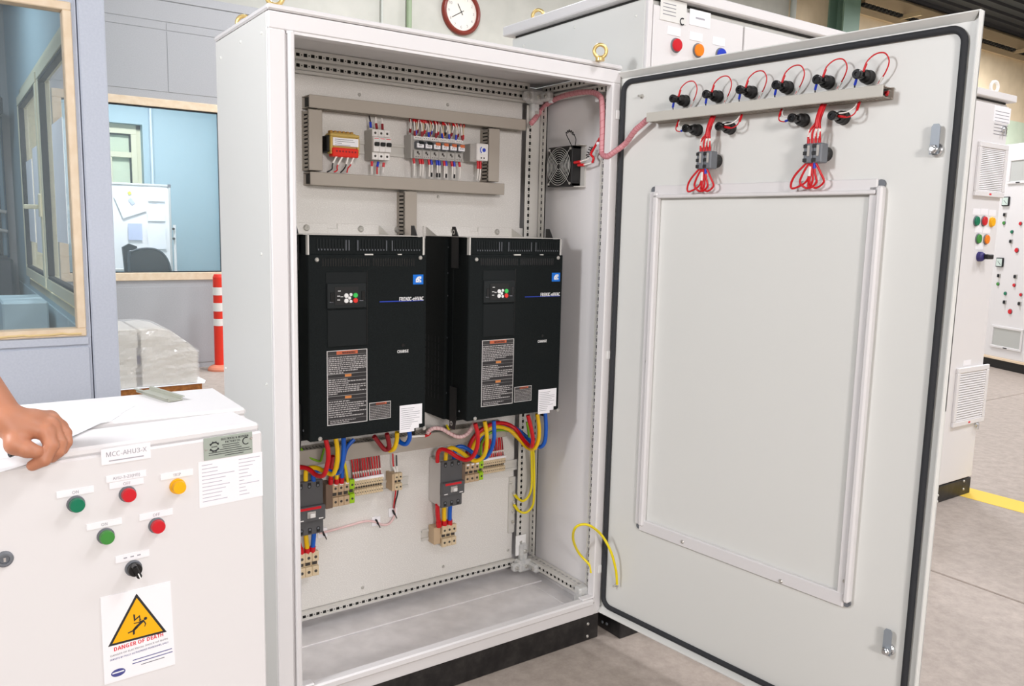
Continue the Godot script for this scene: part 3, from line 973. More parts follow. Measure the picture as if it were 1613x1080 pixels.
	frame_rail(o, Transform3D(bs, Vector3(1.205, 2.07, -0.04)), 0.37, 0.026, 0.018)
	frame_rail(o, Transform3D(bs, Vector3(1.205, 2.036, -0.04)), 0.37, 0.026, 0.018)
	# bottom rear rail and bottom side rail
	frame_rail(o, Transform3D(bx, Vector3(0.04, 0.171, -0.42)), 1.1, 0.026, 0.015)
	g = Geo.new()
	g.span(Vector3(0.04, 0.183, -0.438), Vector3(1.14, 0.186, -0.421))
	obj("rail_web", g, M.rail_steel, o)
	frame_rail(o, Transform3D(bs, Vector3(1.19, 0.172, -0.05)), 0.36, 0.03, 0.015)
	frame_rail(o, Transform3D(Basis(Vector3(0, 0, -1), Vector3(1, 0, 0), Vector3(0, 1, 0)), Vector3(1.21, 0.1885, -0.05)), 0.36, 0.038, 0.0)
	# corner posts
	var bu := Basis(Vector3.UP, Vector3(-1, 0, 0), Vector3(0, 0, 1))
	frame_rail(o, Transform3D(bu, Vector3(1.157, 0.2, -0.415)), 1.81, 0.036, 0.02)
	frame_rail(o, Transform3D(Basis(Vector3.UP, Vector3(0, 0, -1), Vector3(-1, 0, 0)), Vector3(1.202, 0.2, -0.393)), 1.81, 0.036, 0.02)
	g = Geo.new()
	g.span(Vector3(1.175, 0.2, -0.43), Vector3(1.215, 2.01, -0.422))
	obj("post_web", g, M.rail_steel, o)
	frame_rail(o, Transform3D(bu, Vector3(0.045, 0.2, -0.415)), 1.81, 0.03, 0.02)
	frame_rail(o, Transform3D(Basis(Vector3.UP, Vector3(0, 0, -1), Vector3(-1, 0, 0)), Vector3(1.212, 0.2, -0.047)), 1.81, 0.026, 0.015)
	# cast corner brackets
	var bz: Material = M.zinc
	corner_bracket(o, Vector3(1.165, 2.04, -0.4), -1.0, bz)
	corner_bracket(o, Vector3(1.165, 0.165, -0.4), 1.0, bz)
	g = Geo.new()
	g.cspan(Vector3(1.165, 0.12, -0.07), Vector3(1.21, 0.2, -0.03), 0.006)
	obj("corner_bracket", g, bz, o)
	# perforated angle at the foot of the rear post
	g = Geo.new()
	g.perf(Transform3D(bu, Vector3(1.157, 0.205, -0.408)), 0.085, 0.05, 0.03, 0.012, 0.012, 0.003)
	obj("post_foot", g, M.white, o)
	build_door(o)

func frame_rail(parent: Node, x: Transform3D, length: float, width: float, deep: float):
	var g := Geo.new()
	g.perf(x, length, width)
	var r := obj("frame_rail", g, M.rail_steel, parent)
	if deep > 0.0:
		g = Geo.new()
		g.t = x
		deep = min(deep, 0.009)
		g.span(Vector3(0, -width * 0.36, -deep - 0.002), Vector3(length, width * 0.36, -deep))
		obj("shade_backing", g, M.cavity, r)  # dark backing; the shade seen through the holes is in its colour

func corner_bracket(parent: Node, at: Vector3, s: float, mat: Material):
	var g := Geo.new()
	g.cbox(at + Vector3(0, 0, 0.0), Vector3(0.07, 0.05, 0.05), 0.01)
	g.cbox(at + Vector3(0, s * 0.05, -0.003), Vector3(0.036, 0.08, 0.03), 0.008)
	g.cbox(at + Vector3(-0.035, 0, 0.005), Vector3(0.05, 0.035, 0.03), 0.008)
	g.cbox(at + Vector3(0.022, 0, 0.045), Vector3(0.03, 0.035, 0.06), 0.008)
	var b := obj("corner_bracket", g, mat, parent)
	for q in [Vector3(-0.045, 0, 0.02), Vector3(0.0, 0, 0.025), Vector3(0, s * 0.06, 0.012)]:
		screw(b, at + q, Vector3.BACK, 0.009, M.bolt)
	screw(b, at + Vector3(0.007, 0, 0.06), Vector3.LEFT, 0.009, M.bolt)

func build_door(o: Node3D):
	var l := -0.022
	var r := 1.1592
	var bo := 0.107
	var to := 2.086
	var g := Geo.new()
	g.span(Vector3(l, bo, -0.026), Vector3(r, to, -0.02))
	# folded edge: outer skin, rim and the sloped inner face
	var e := 0.02
	var cs := [[Vector3(l, bo, 0), Vector3(r, bo, 0)], [Vector3(r, bo, 0), Vector3(r, to, 0)], [Vector3(r, to, 0), Vector3(l, to, 0)], [Vector3(l, to, 0), Vector3(l, bo, 0)]]
	var rim := 0.003
	for k in 4:
		var a: Vector3 = cs[k][0]
		var b: Vector3 = cs[k][1]
		var t := (b - a).normalized()
		var inw := Vector3(-t.y, t.x, 0)
		var dz := Vector3(0, 0, -0.026)
		g.quad(a, b, b + dz, a + dz, -inw)
		var ai := a + (inw + t) * rim
		var bi := b + (inw - t) * rim
		g.quad(a, b, bi, ai, Vector3.BACK)
		var ea := e if k % 2 == 0 else 0.005
		var nx := e if k == 2 else e
		var a2 := a + (inw + t) * ea + Vector3(0, 0, -0.0195)
		var b2 := b + (inw - t) * ea + Vector3(0, 0, -0.0195)
		g.quad(ai, bi, b2, a2, (inw + Vector3(0, 0, 0.8)).normalized())
	var door := put("door", g.mesh(), M.powder_green, o, door_frame)
	door.position = door_frame.origin - shift_of[o]
	# rubber gasket in a rounded rectangle
	var pts := []
	var x0 := 0.009
	var x1 := 1.124
	var y0 := 0.136
	var y1 := 2.052
	var cr := 0.035
	for q in [[x1 - cr, y1 - cr, 0.0], [x0 + cr, y1 - cr, 0.25], [x0 + cr, y0 + cr, 0.5], [x1 - cr, y0 + cr, 0.75]]:
		for k in 7:
			var a: float = TAU * (q[2] + 0.25 * k / 6.0)
			pts.append(Vector3(q[0] + cos(a) * cr, q[1] + sin(a) * cr, -0.014))
	g = Geo.new()
	g.tube(pts, 0.0092, 8, true)
	obj("gasket", g, M.rubber, door)
	# stiffening frame of four bars
	var u0 := 0.153
	var u1 := 0.959
	var v0 := 0.482
	var v1 := 1.694
	var wd := 0.042
	for k in 4:
		g = Geo.new()
		var gap := 0.02
		if k == 0:
			g.cspan(Vector3(u0 + gap, v1 - wd, -0.02), Vector3(u1 - gap, v1, -0.006), 0.003)
			g.cspan(Vector3(u0 + gap, v1 - wd, -0.02), Vector3(u1 - gap, v1 - wd + 0.012, 0.004), 0.003)
		elif k == 1:
			g.cspan(Vector3(u0 + gap, v0, -0.02), Vector3(u1 - gap, v0 + wd, -0.004), 0.003)
		elif k == 2:
			g.cspan(Vector3(u0, v0 + gap, -0.02), Vector3(u0 + wd * 0.5, v1 - gap, -0.006), 0.003)
			g.cspan(Vector3(u0 + wd * 0.5, v0 + gap, -0.02), Vector3(u0 + wd, v1 - gap, 0.004), 0.005)
		else:
			g.cspan(Vector3(u1 - wd, v0 + gap, -0.02), Vector3(u1 - wd * 0.42, v1 - gap, -0.006), 0.003)
			g.cspan(Vector3(u1 - wd * 0.42, v0 + gap, -0.02), Vector3(u1, v1 - gap, 0.006), 0.005)
		obj("stiffener_bar", g, M.powder, door)
	for q in [[u0 + 0.014, v1 - 0.014], [u1 - 0.014, v1 - 0.014], [u0 + 0.014, v0 + 0.014], [u1 - 0.014, v0 + 0.014]]:
		g = Geo.new()
		g.cyl(Vector3(q[0], q[1], -0.02), Vector3.BACK, 0.012, 0.008, 12)
		obj("corner_washer", g, M.contact_grey, door)
	for q in [Vector3(0.1776, 1.6038, -0.004), Vector3(0.9465, 1.5996, -0.004), Vector3(0.1769, 1.0941, -0.004), Vector3(0.9481, 1.079, -0.004), Vector3(0.368, 0.5002, -0.004), Vector3(0.7416, 0.4922, -0.004), Vector3(0.3683, 1.6819, -0.004), Vector3(0.1807, 0.5827, -0.004), Vector3(0.9408, 0.5629, -0.004)]:
		screw(door, q, Vector3.BACK, 0.0065, M.bolt)
	# studs
	for q in [Vector3(0.0907, 1.9963, -0.02), Vector3(0.0699, 0.2345, -0.02)]:
		g = Geo.new()
		g.cyl(q, Vector3.BACK, 0.004, 0.022, 8)
		g.cyl(q, Vector3.BACK, 0.008, 0.006, 6)
		obj("stud", g, M.bolt, door)
	# cam locks
	for q in [Vector3(1.0798, 1.7609, -0.015), Vector3(1.0747, 0.4096, -0.015)]:
		g = Geo.new()
		g.cyl(q + Vector3(0, 0, -0.005), Vector3.BACK, 0.017, 0.012, 20, 0.003)
		g.cyl(q, Vector3.BACK, 0.012, 0.024, 6, 0.002)
		g.cyl(q + Vector3(0, 0, 0.02), Vector3.BACK, 0.008, 0.01, 10, 0.002)
		var lk := obj("cam_lock", g, M.chrome, door)
		g = Geo.new()
		g.prism(PackedVector2Array([Vector2(-0.011, -0.012), Vector2(0.011, -0.012), Vector2(0.011, 0.055), Vector2(0.006, 0.063), Vector2(-0.006, 0.063), Vector2(-0.011, 0.056)]), 0.012, 0.0155, sits(q))
		obj("cam", g, M.cam_zinc, lk)
	# hinges
	for y in [1.942, 1.093, 0.277]:
		g = Geo.new()
		g.cspan(Vector3(-0.02, y - 0.016, -0.01), Vector3(0.0, y + 0.016, 0.008), 0.002)
		g.tube([Vector3(-0.02, y - 0.045, 0.008), Vector3(-0.02, y + 0.045, 0.008)], 0.0055, 8)
		obj("hinge", g, M.white, door)

# small texture of a printed notice: lines of unreadable print as dashes
func print_lines(wd: int, ht: int, back: Color, ink: Color, rows: Array, border: Color, bw: int) -> StandardMaterial3D:
	var im := Image.create(wd, ht, false, Image.FORMAT_RGB8)
	im.fill(back)
	if bw > 0:
		for q in [Rect2i(0, 0, wd, bw), Rect2i(0, ht - bw, wd, bw), Rect2i(0, 0, bw, ht), Rect2i(wd - bw, 0, bw, ht)]: im.fill_rect(q, border)
	# a row: [y, height, from, to, kind] in fractions; kind 0 words, 1 rule, 2 block
	for r in rows:
		var y := int(r[0] * ht)
		var h: int = max(1, int(r[1] * ht))
		var x := int(r[2] * wd)
		var x2 := int(r[3] * wd)
		if r[4] == 1: im.fill_rect(Rect2i(x, y, x2 - x, h), border)
		elif r[4] == 2: im.fill_rect(Rect2i(x, y, x2 - x, h), r[5])
		else:
			while x < x2:
				var wl: int = min(rng.randi_range(3, 12) * wd / 160, x2 - x)
				for k in range(0, wl, 3): im.fill_rect(Rect2i(x + k, y + rng.randi_range(0, 1), 2, h), ink)
				x += wl + 2 * wd / 160 + 1
	im.generate_mipmaps()
	var m := StandardMaterial3D.new()
	m.albedo_texture = ImageTexture.create_from_image(im)
	m.roughness = 0.5
	return m

func plate(called: String, a: Vector3, b: Vector3, th: float, mat: Material, parent: Node, label := "") -> MeshInstance3D:
	var g := Geo.new()
	g.span(Vector3(a.x, a.y, a.z), Vector3(b.x, b.y, a.z + th))
	return obj(called, g, mat, parent, label)

func build_drive() -> Node3D:
	var z := -0.15
	var x0 := 0.157
	var x1 := 0.561
	var y0 := 0.873
	var y1 := 1.449
	var yt := 1.507
	var o := thing("inverter_drive", "black inverter drive nearer the hinge-less jamb, partly behind the cabinet edge", "inverter", Vector3((x0 + x1) / 2, y0, -0.3), "black inverter drives")
	var g := Geo.new()
	g.cspan(Vector3(x0, y0, z - 0.1), Vector3(x1, y1, z), 0.003)
	obj("front_cover", g, M.drive_black, o)
	g = Geo.new()
	g.cspan(Vector3(x0 - 0.001, y0 - 0.02, -0.29), Vector3(x1 + 0.001, yt, z - 0.1), 0.002)
	g.cspan(Vector3(x0 - 0.012, y0 - 0.02, -0.437), Vector3(x1 + 0.008, yt, -0.288), 0.002)
	var bd := obj("chassis", g, M.drive_black, o)
	for s in [[x0, -1.0], [x1, 1.0]]:
		# mid flange with lifting ears
		g = Geo.new()
		var bf := Basis(Vector3(0, 0, 1), Vector3.UP, Vector3(-1, 0, 0))
		var poly := PackedVector2Array([Vector2(-0.26, 1.4), Vector2(-0.215, 1.4), Vector2(-0.215, yt), Vector2(-0.238, yt + 0.035), Vector2(-0.258, yt + 0.035), Vector2(-0.258, yt + 0.008), Vector2(-0.26, yt)])
		g.prism(poly, 0.0, 0.003, Transform3D(bf, Vector3(s[0] + s[1] * 0.0015, 0, 0)))
		var ear := obj("lifting_ear", g, M.black, o)
		g = Geo.new()
		poly = PackedVector2Array([Vector2(-0.26, 0.98), Vector2(-0.215, 0.98), Vector2(-0.215, y0), Vector2(-0.225, y0 - 0.045), Vector2(-0.26, y0 - 0.045)])
		g.prism(poly, 0.0, 0.003, Transform3D(bf, Vector3(s[0] + s[1] * 0.0015, 0, 0)))
		obj("lifting_ear", g, M.black, o)
		for q in [[yt + 0.016, ear], [y0 - 0.026, o.get_child(o.get_child_count() - 1)]]:
			g = Geo.new()
			g.lathe([Vector2(0.0045, 0), Vector2(0.0085, 0), Vector2(0.0085, 0.002), Vector2(0.0045, 0.002)], Geo.aim(Vector3(s[0] + s[1] * 0.003, q[0], -0.246), Vector3(s[1], 0, 0)), 14)
			g.cyl(Vector3(s[0] + s[1] * 0.003, q[0], -0.246), Vector3(s[1], 0, 0), 0.0045, 0.001, 12)
			obj("ear_hole", g, M.rail_steel, q[1])
		# grille low on the rear side
		for c in 5:
			for r in 9:
				g = Geo.new()
				g.box(Vector3(s[0] + s[1] * 0.0105, 0.93 + r * 0.026, -0.425 + c * 0.024), Vector3(0.004, 0.02, 0.003))
				obj("vent_rib", g, M.flap, bd)
		for q in [[1.47, -0.4], [1.47, -0.29], [1.38, -0.29], [1.15, -0.29], [0.95, -0.29], [0.9, -0.2], [1.3, -0.29]]:
			screw(bd, Vector3(s[0] + s[1] * -0.001, q[0], q[1]), Vector3(s[1], 0, 0), 0.004, M.contact_grey)
	# top band: black louvre set in a bright steel frame
	g = Geo.new()
	g.cspan(Vector3(x0 + 0.004, y1, z - 0.09), Vector3(x1 - 0.012, yt - 0.002, z - 0.004), 0.001)
	var band := obj("top_band", g, M.drive_black, o)
	g = Geo.new()
	for q in [x0 + 0.001, x1 - 0.014]:
		g.span(Vector3(q, y1 - 0.001, z - 0.016), Vector3(q + 0.0045, yt + 0.002, z + 0.0))
	g.span(Vector3(x0 - 0.012, yt, -0.437), Vector3(x1 - 0.009, yt + 0.002, z + 0.0))
	obj("steel_frame", g, M.rail_steel, o, "bright steel edge round the louvre")
	for k in 36:
		if k in [11, 12, 24]: continue
		var xx := x0 + 0.03 + k * 0.0098
		g = Geo.new()
		g.span(Vector3(xx, y1 + 0.012, z - 0.0045), Vector3(xx + 0.0048, yt - 0.012, z - 0.0025))
		obj("louvre_slat", g, M.dark_plate, band)
		if true:
			g = Geo.new()
			g.span(Vector3(xx + 0.0054, y1 + 0.012, z - 0.005), Vector3(xx + 0.0078, y1 + (0.017 if k not in [9, 10, 13, 23, 25] else 0.044), z - 0.003))
			obj("fin_tip", g, M.contact_grey, band)
	plate("steel_clip", Vector3(x0 + 0.185, y1 - 0.002, z - 0.004), Vector3(x0 + 0.213, y1 + 0.002, z), 0.006, M.rail_steel, band)
	plate("steel_clip", Vector3(x0 + 0.3, y1 - 0.001, z - 0.004), Vector3(x0 + 0.313, y1 + 0.002, z), 0.005, M.rail_steel, band)
	# row of vents under the band
	for k in 38:
		if k == 19: continue
		var xx := x0 + 0.046 + k * 0.00835
		plate("vent_slot", Vector3(xx, 1.413, z - 0.0005), Vector3(xx + 0.0045, 1.437, z), 0.0008, M.black_gloss, o)
	for q in [Vector3(0.1861, 1.433, -0.15), Vector3(0.5375, 1.4386, -0.15), Vector3(0.5568, 0.8701, -0.15), Vector3(0.1908, 0.8802, -0.15)]: screw(o, q, Vector3.BACK, 0.0068, M.bolt)
	# upper mounting bracket at the back, bolts and brace
	g = Geo.new()
	g.cspan(Vector3(x0 - 0.02, yt - 0.01, -0.439), Vector3(x0 + 0.18, yt + 0.036, -0.434), 0.001)
	g.cspan(Vector3(x0 + 0.215, yt - 0.01, -0.439), Vector3(x1 + 0.03, yt + 0.036, -0.434), 0.001)
	g.cspan(Vector3(x0 + 0.18, yt - 0.01, -0.439), Vector3(x0 + 0.215, yt + 0.02, -0.434), 0.001)
	var br := obj("mounting_bracket", g, M.galvanized, o)
	for q in [0.105, 0.3, 0.44]: screw(br, Vector3(x0 + q, yt + 0.02, -0.434), Vector3.BACK, 0.011, M.bolt, "bolt")
	for x in [x0 - 0.01, x1 - 0.035]:
		g = Geo.new()
		g.prism(PackedVector2Array([Vector2(0.437, yt), Vector2(0.35, yt), Vector2(0.437, yt + 0.034)]), 0, 0.003, Transform3D(Basis(Vector3(0, 0, -1), Vector3.UP, Vector3(1, 0, 0)), Vector3(x, 0, 0)))
		obj("brace", g, M.rail_steel, br)
	# keypad column: recess, keypad, flap
	var a: Vector3 = Vector3(0.2139, 1.3946, -0.15)
	var b: Vector3 = Vector3(0.3474, 1.3595, -0.15)
	plate("keypad_hood", Vector3(a.x, b.y + 0.001, z - 0.001), Vector3(b.x, a.y, z), 0.0025, M.dark_plate, o)
	var kp_a: Vector3 = Vector3(0.2156, 1.3599, -0.15)
	var kp_b: Vector3 = Vector3(0.3451, 1.2838, -0.15)
	g = Geo.new()
	g.cspan(Vector3(kp_a.x, kp_b.y, z - 0.002), Vector3(kp_b.x, kp_a.y, z + 0.006), 0.002)
	var kp := obj("keypad", g, M.flap, o)
	a = Vector3(0.2401, 1.3498, -0.15)
	b = Vector3(0.3172, 1.2947, -0.15)
	plate("panel", Vector3(a.x, b.y, z + 0.005), Vector3(b.x, a.y, z), 0.0022, M.black, kp)
	for q in [Vector3(0.2316, 1.3189, -0.15), Vector3(0.3344, 1.3221, -0.15)]:
		g = Geo.new()
		g.cbox(q + Vector3(0, 0, 0.006), Vector3(0.012, 0.03, 0.003), 0.001)
		obj("grip_recess", g, M.black_gloss, kp)
	for q in [[Vector3(0.277, 1.3232, -0.15), 0.0072, "white"], [Vector3(0.2769, 1.3073, -0.15), 0.0072, "white"], [Vector3(0.2921, 1.3261, -0.15), 0.005, "white"], [Vector3(0.2874, 1.3156, -0.15), 0.005, "white"], [Vector3(0.292, 1.3052, -0.15), 0.005, "white"], [Vector3(0.3075, 1.3235, -0.15), 0.0078, "key_green"], [Vector3(0.3075, 1.3075, -0.15), 0.0078, "key_red"]]:
		g = Geo.new()
		g.cyl(q[0] + Vector3(0, 0, 0.006), Vector3.BACK, q[1] * 1.0, 0.004, 16, 0.0012)
		obj("key", g, M[q[2]], kp)
	for q in [Vector3(0.2544, 1.3378, -0.15), Vector3(0.2522, 1.3223, -0.15), Vector3(0.2626, 1.32, -0.15), Vector3(0.2522, 1.3105, -0.15)]:
		g = Geo.new()
		g.box(q + Vector3(0, 0, 0.0075), Vector3(0.009, 0.0022, 0.0008))
		obj("print_mark", g, M.white_ink, kp)
	for q in [Vector3(0.2295, 1.3044, -0.15), Vector3(0.3279, 1.3063, -0.15)]:
		g = Geo.new()
		g.box(q + Vector3(0, 0, 0.0062), Vector3(0.012, 0.0022, 0.0014))
		obj("print_mark", g, M.grey_ink, kp)
	a = Vector3(0.217, 1.2785, -0.15)
	b = Vector3(0.3471, 1.1649, -0.15)
	g = Geo.new()
	g.cspan(Vector3(a.x, b.y, z - 0.002), Vector3(b.x, a.y, z + 0.0025), 0.0015)
	obj("terminal_flap", g, M.dark_plate, o)
	var groove := Geo.new()
	groove.span(Vector3(b.x + 0.0015, b.y, z - 0.001), Vector3(b.x + 0.0035, 1.4, z + 0.0006))
	obj("cover_joint", groove, M.black_gloss, o)
	# emblem, name, line
	a = Vector3(0.5113, 1.3844, -0.15)
	b = Vector3(0.5488, 1.3528, -0.15)
	var bad := plate("badge", Vector3(a.x, b.y, z), Vector3(b.x, a.y, z), 0.0012, M.blue_badge, o, "blue square badge with a white emblem")
	var cx := (a.x + b.x) / 2
	var cy := (a.y + b.y) / 2
	g = Geo.new()
	var f := 0.0165
	g.prism(PackedVector2Array([Vector2(-0.55 * f, -0.55 * f), Vector2(0.65 * f, -0.55 * f), Vector2(0.65 * f, -0.2 * f), Vector2(0.15 * f, 0.0), Vector2(0.65 * f, 0.12 * f), Vector2(0.65 * f, 0.6 * f), Vector2(0.2 * f, 0.6 * f), Vector2(-0.1 * f, 0.55 * f), Vector2(-0.55 * f, 0.1 * f)]), 0, 0.0005, sits(Vector3(cx, cy, z + 0.0012)))
	var em := obj("emblem", g, M.white_ink, bad)
	g = Geo.new()
	for q in [[-0.2, -0.12], [0.22, -0.3], [0.2, 0.3]]:
		g.prism(PackedVector2Array([Vector2(-0.13 * f, -0.1 * f), Vector2(0.13 * f, -0.1 * f), Vector2(0.02 * f, 0.12 * f)]), 0, 0.0003, sits(Vector3(cx + q[0] * f, cy + q[1] * f, z + 0.0018)))
	obj("emblem_cut", g, M.blue_badge, bad)
	a = Vector3(0.4625, 1.2982, -0.15)
	b = Vector3(0.5505, 1.3007, -0.15)
	text("FRENIC-eHVAC", 0.0125, M.white_ink, o, sits(Vector3((a.x + b.x) / 2, (a.y + b.y) / 2 + 0.007, z + 0.0006)), true, b.x - a.x, "name_lettering")
	a = Vector3(0.3931, 1.2993, -0.15)
	plate("name_line", Vector3(a.x, a.y - 0.001, z), Vector3(b.x, a.y + 0.0022, z), 0.0008, M.blue_line, o)
	a = Vector3(0.4759, 1.1361, -0.15)
	text("CHARGE", 0.0095, M.white_ink, o, sits(Vector3(a.x, a.y, z + 0.0006)), true, 0.04, "charge_lettering")
	g = Geo.new()
	g.cyl(a + Vector3(0, 0.02, -0.001), Vector3.BACK, 0.0055, 0.002, 12)
	obj("charge_lamp", g, M.black_gloss, o)
	# notices
	a = Vector3(0.2149, 1.1533, -0.15)
	b = Vector3(0.35, 0.9181, -0.15)
	var no := plate("warning_label", Vector3(a.x, b.y, z), Vector3(b.x, a.y, z), 0.0007, M.notice, o, "black notice in three framed blocks of white print under orange headings")
	var wmid := (a.x + b.x) / 2
	var hh := a.y - b.y
	text("WARNING", 0.0062, M.ink, no, sits(Vector3(wmid + 0.005, a.y - hh * 0.034, z + 0.0012)), true, 0.044, "heading")
	a = Vector3(0.3567, 0.9766, -0.15)
	b = Vector3(0.4331, 0.9201, -0.15)
	no = plate("caution_label", Vector3(a.x, b.y, z), Vector3(b.x, a.y, z), 0.0007, M.notice_small, o, "small black notice with an orange heading")
	text("WARNING", 0.004, M.ink, no, sits(Vector3((a.x + b.x) / 2, a.y - (a.y - b.y) * 0.085, z + 0.0011)), true, 0.035, "heading")
	a = Vector3(0.4652, 0.9558, -0.15)
	b = Vector3(0.5484, 0.8646, -0.15)
	g = Geo.new()
	var ax := b.x - a.x
	var ay := a.y - b.y
	g.prism(PackedVector2Array([Vector2(0, ay), Vector2(0, 0), Vector2(0.65 * ax, 0), Vector2(0.65 * ax, 0.11 * ay), Vector2(0.86 * ax, 0.11 * ay), Vector2(0.86 * ax, 0.25 * ay), Vector2(ax, 0.25 * ay), Vector2(ax, ay)]), 0, 0.0006, sits(Vector3(a.x, b.y, z)))
	no = obj("rating_label", g, M.label_white, o, "stepped white rating sticker")
	for k in 11:
		g = Geo.new()
		var wd: float = ax * (0.84 if k < 8 else 0.55) * rng.randf_range(0.6, 1.0)
		g.box(Vector3(a.x + ax * 0.06 + wd / 2, a.y - ay * (0.12 + k * 0.075), z + 0.0008), Vector3(wd, 0.0012, 0.0002))
		obj("print_line", g, M.grey_ink, no)
	return o

func duct(o: Node3D, a: Vector3, b: Vector3, depth: float, along_x: bool, mat: Material, slots_from: int):
	# cover, base and two slotted walls; a is the low corner and b the high corner of the cover's face, z at the face
	var z := a.z
	var g := Geo.new()
	g.cspan(Vector3(a.x, a.y, z - 0.006), Vector3(b.x, b.y, z), 0.002)
	obj("cover", g, mat, o)
	g = Geo.new()
	g.span(Vector3(a.x, a.y, z - depth), Vector3(b.x, b.y, z - depth + 0.002))
	obj("base", g, M.duct, o)
	g = Geo.new()
	g.span(Vector3(a.x + 0.006, a.y + 0.006, z - depth * 0.85), Vector3(b.x - 0.012, b.y - 0.006, z - 0.012))
	obj("slot_shade", g, M.cavity, o, "dark block inside the duct, coloured for the shade behind its slots")  # solid dark block; its colour stands for shade behind the slots
	for s in 2:
		g = Geo.new()
		var len_: float = (b.x - a.x) if along_x else (b.y - a.y)
		var n := int(len_ / 0.0125)
		for k in n:
			var p := k * len_ / n
			if along_x:
				var y: float = a.y + 0.0015 if s == 0 else b.y - 0.0035
				g.span(Vector3(a.x + p, y, z - depth * 0.82), Vector3(a.x + p + len_ / n * 0.58, y + 0.002, z - 0.006))
			else:
				var x: float = a.x + 0.0015 if s == 0 else b.x - 0.0035
				g.span(Vector3(x, a.y + p, z - depth * 0.82), Vector3(x + 0.002, a.y + p + len_ / n * 0.58, z - 0.006))
		if along_x:
			var y2: float = a.y + 0.0015 if s == 0 else b.y - 0.0035
			g.span(Vector3(a.x, y2, z - depth), Vector3(b.x, y2 + 0.002, z - depth * 0.8))
			g.span(Vector3(a.x, y2, z - 0.014), Vector3(b.x, y2 + 0.002, z - 0.004))
		else:
			var x2: float = a.x + 0.0015 if s == 0 else b.x - 0.0035
			g.span(Vector3(x2, a.y, z - depth), Vector3(x2 + 0.002, b.y, z - depth * 0.8))
			g.span(Vector3(x2, a.y, z - 0.014), Vector3(x2 + 0.002, b.y, z - 0.004))
		obj("slotted_wall", g, M.duct, o)

func wire_duct(a: Vector3, b: Vector3, along_x: bool, label: String):
	var o := thing("wire_duct", label, "wire duct", Vector3((a.x + b.x) / 2, min(a.y, b.y), -0.44), "grey slotted wire ducts")
	duct(o, Vector3(min(a.x, b.x), min(a.y, b.y), a.z), Vector3(max(a.x, b.x), max(a.y, b.y), a.z), 0.064, along_x, M.duct_cover, 0)

func build_interior():
	flat("key_green", rgb(60, 200, 90), 0.4)
	flat("key_red", rgb(226, 50, 40), 0.4)
	var rows := [[0.0, 0.062, 0.0, 1.0, 1], [0.062, 0.003, 0.0, 1.0, 1], [0.01, 0.048, 0.24, 0.76, 2, rgb(196, 96, 60)]]
	rows[0] = [0.01, 0.05, 0.03, 0.97, 2, rgb(52, 50, 50)]
	for k in 9: rows.append([0.085 + k * 0.026, 0.015, 0.04, 0.97 if k < 7 else (0.75 if k == 7 else 0.4), 0])
	rows.append([0.315, 0.004, 0.0, 1.0, 1]); rows.append([0.325, 0.034, 0.44, 0.6, 2, rgb(206, 130, 70)]); rows.append([0.365, 0.003, 0.0, 1.0, 1])
	for k in 8: rows.append([0.385 + k * 0.027, 0.016, 0.04, [0.5, 0.97, 0.52, 0.97, 0.97, 0.8, 0.97, 0.25][k], 0])
	rows.append([0.61, 0.004, 0.0, 1.0, 1]); rows.append([0.62, 0.034, 0.44, 0.6, 2, rgb(206, 130, 70)]); rows.append([0.66, 0.003, 0.0, 1.0, 1])
	for k in 8: rows.append([0.68 + k * 0.029, 0.015, 0.04, [0.55, 0.97, 0.9, 0.97, 0.8, 0.97, 0.6, 0.9][k], 0])
	rows.append([0.925, 0.003, 0.0, 1.0, 1])
	for k in 2: rows.append([0.94 + k * 0.025, 0.011, 0.07, 0.7 - k * 0.15, 0])
	M.notice = print_lines(320, 560, rgb(40, 38, 40), rgb(226, 222, 220), rows, rgb(206, 204, 202), 6)
	rows = [[0.03, 0.12, 0.3, 0.8, 2, rgb(196, 96, 60)]]
	for k in 8: rows.append([0.2 + k * 0.095, 0.04, 0.05, 0.95, 0])
	M.notice_small = print_lines(200, 136, rgb(56, 54, 54), rgb(206, 202, 200), rows, rgb(206, 204, 202), 5)
	var first := build_drive()
	copy(first, sits(first.position + Vector3(0.567, 0, 0)), "black inverter drive nearer the open door, standing clear on the mounting plate")
	first.set_meta("label", "black inverter drive partly hidden by the cabinet's front jamb")
	# wire ducts on the mounting plate
	wire_duct(Vector3(0.2544, 1.9497, -0.375), Vector3(1.108, 1.909, -0.375), true, "grey slotted wire duct running along the top of the mounting plate")
	wire_duct(Vector3(0.2559, 1.7073, -0.375), Vector3(1.016, 1.665, -0.375), true, "grey wire duct under the transformer and relays")
	wire_duct(Vector3(0.252, 1.712, -0.375), Vector3(0.298, 1.904, -0.375), false, "short upright wire duct beside the transformer")
	wire_duct(Vector3(0.943, 1.712, -0.375), Vector3(0.99, 1.904, -0.375), false, "short upright wire duct beside the blue-dialled timer")
	wire_duct(Vector3(0.598, 1.5, -0.375), Vector3(0.645, 1.66, -0.375), false, "upright wire duct going down between the two drives")
	wire_duct(Vector3(0.12, 0.728, -0.375), Vector3(1.05, 0.785, -0.375), true, "grey wire duct running across just under the drives")
	# din rails
	din_rail(Vector3(0.42, 1.802, -0.44), Vector3(0.942, 1.802, -0.44), "steel mounting rail carrying the breaker and relays")
	din_rail(Vector3(0.3505, 0.5929, -0.44), Vector3(0.6479, 0.5929, -0.44), "steel mounting rail under the terminals below the first drive")
	din_rail(Vector3(0.8874, 0.5867, -0.44), Vector3(1.1522, 0.5867, -0.44), "steel mounting rail under the terminals below the second drive")
	build_transformer()
	build_mcb()
	build_relays()
	build_fan()
	build_terminals()
	build_breakers()

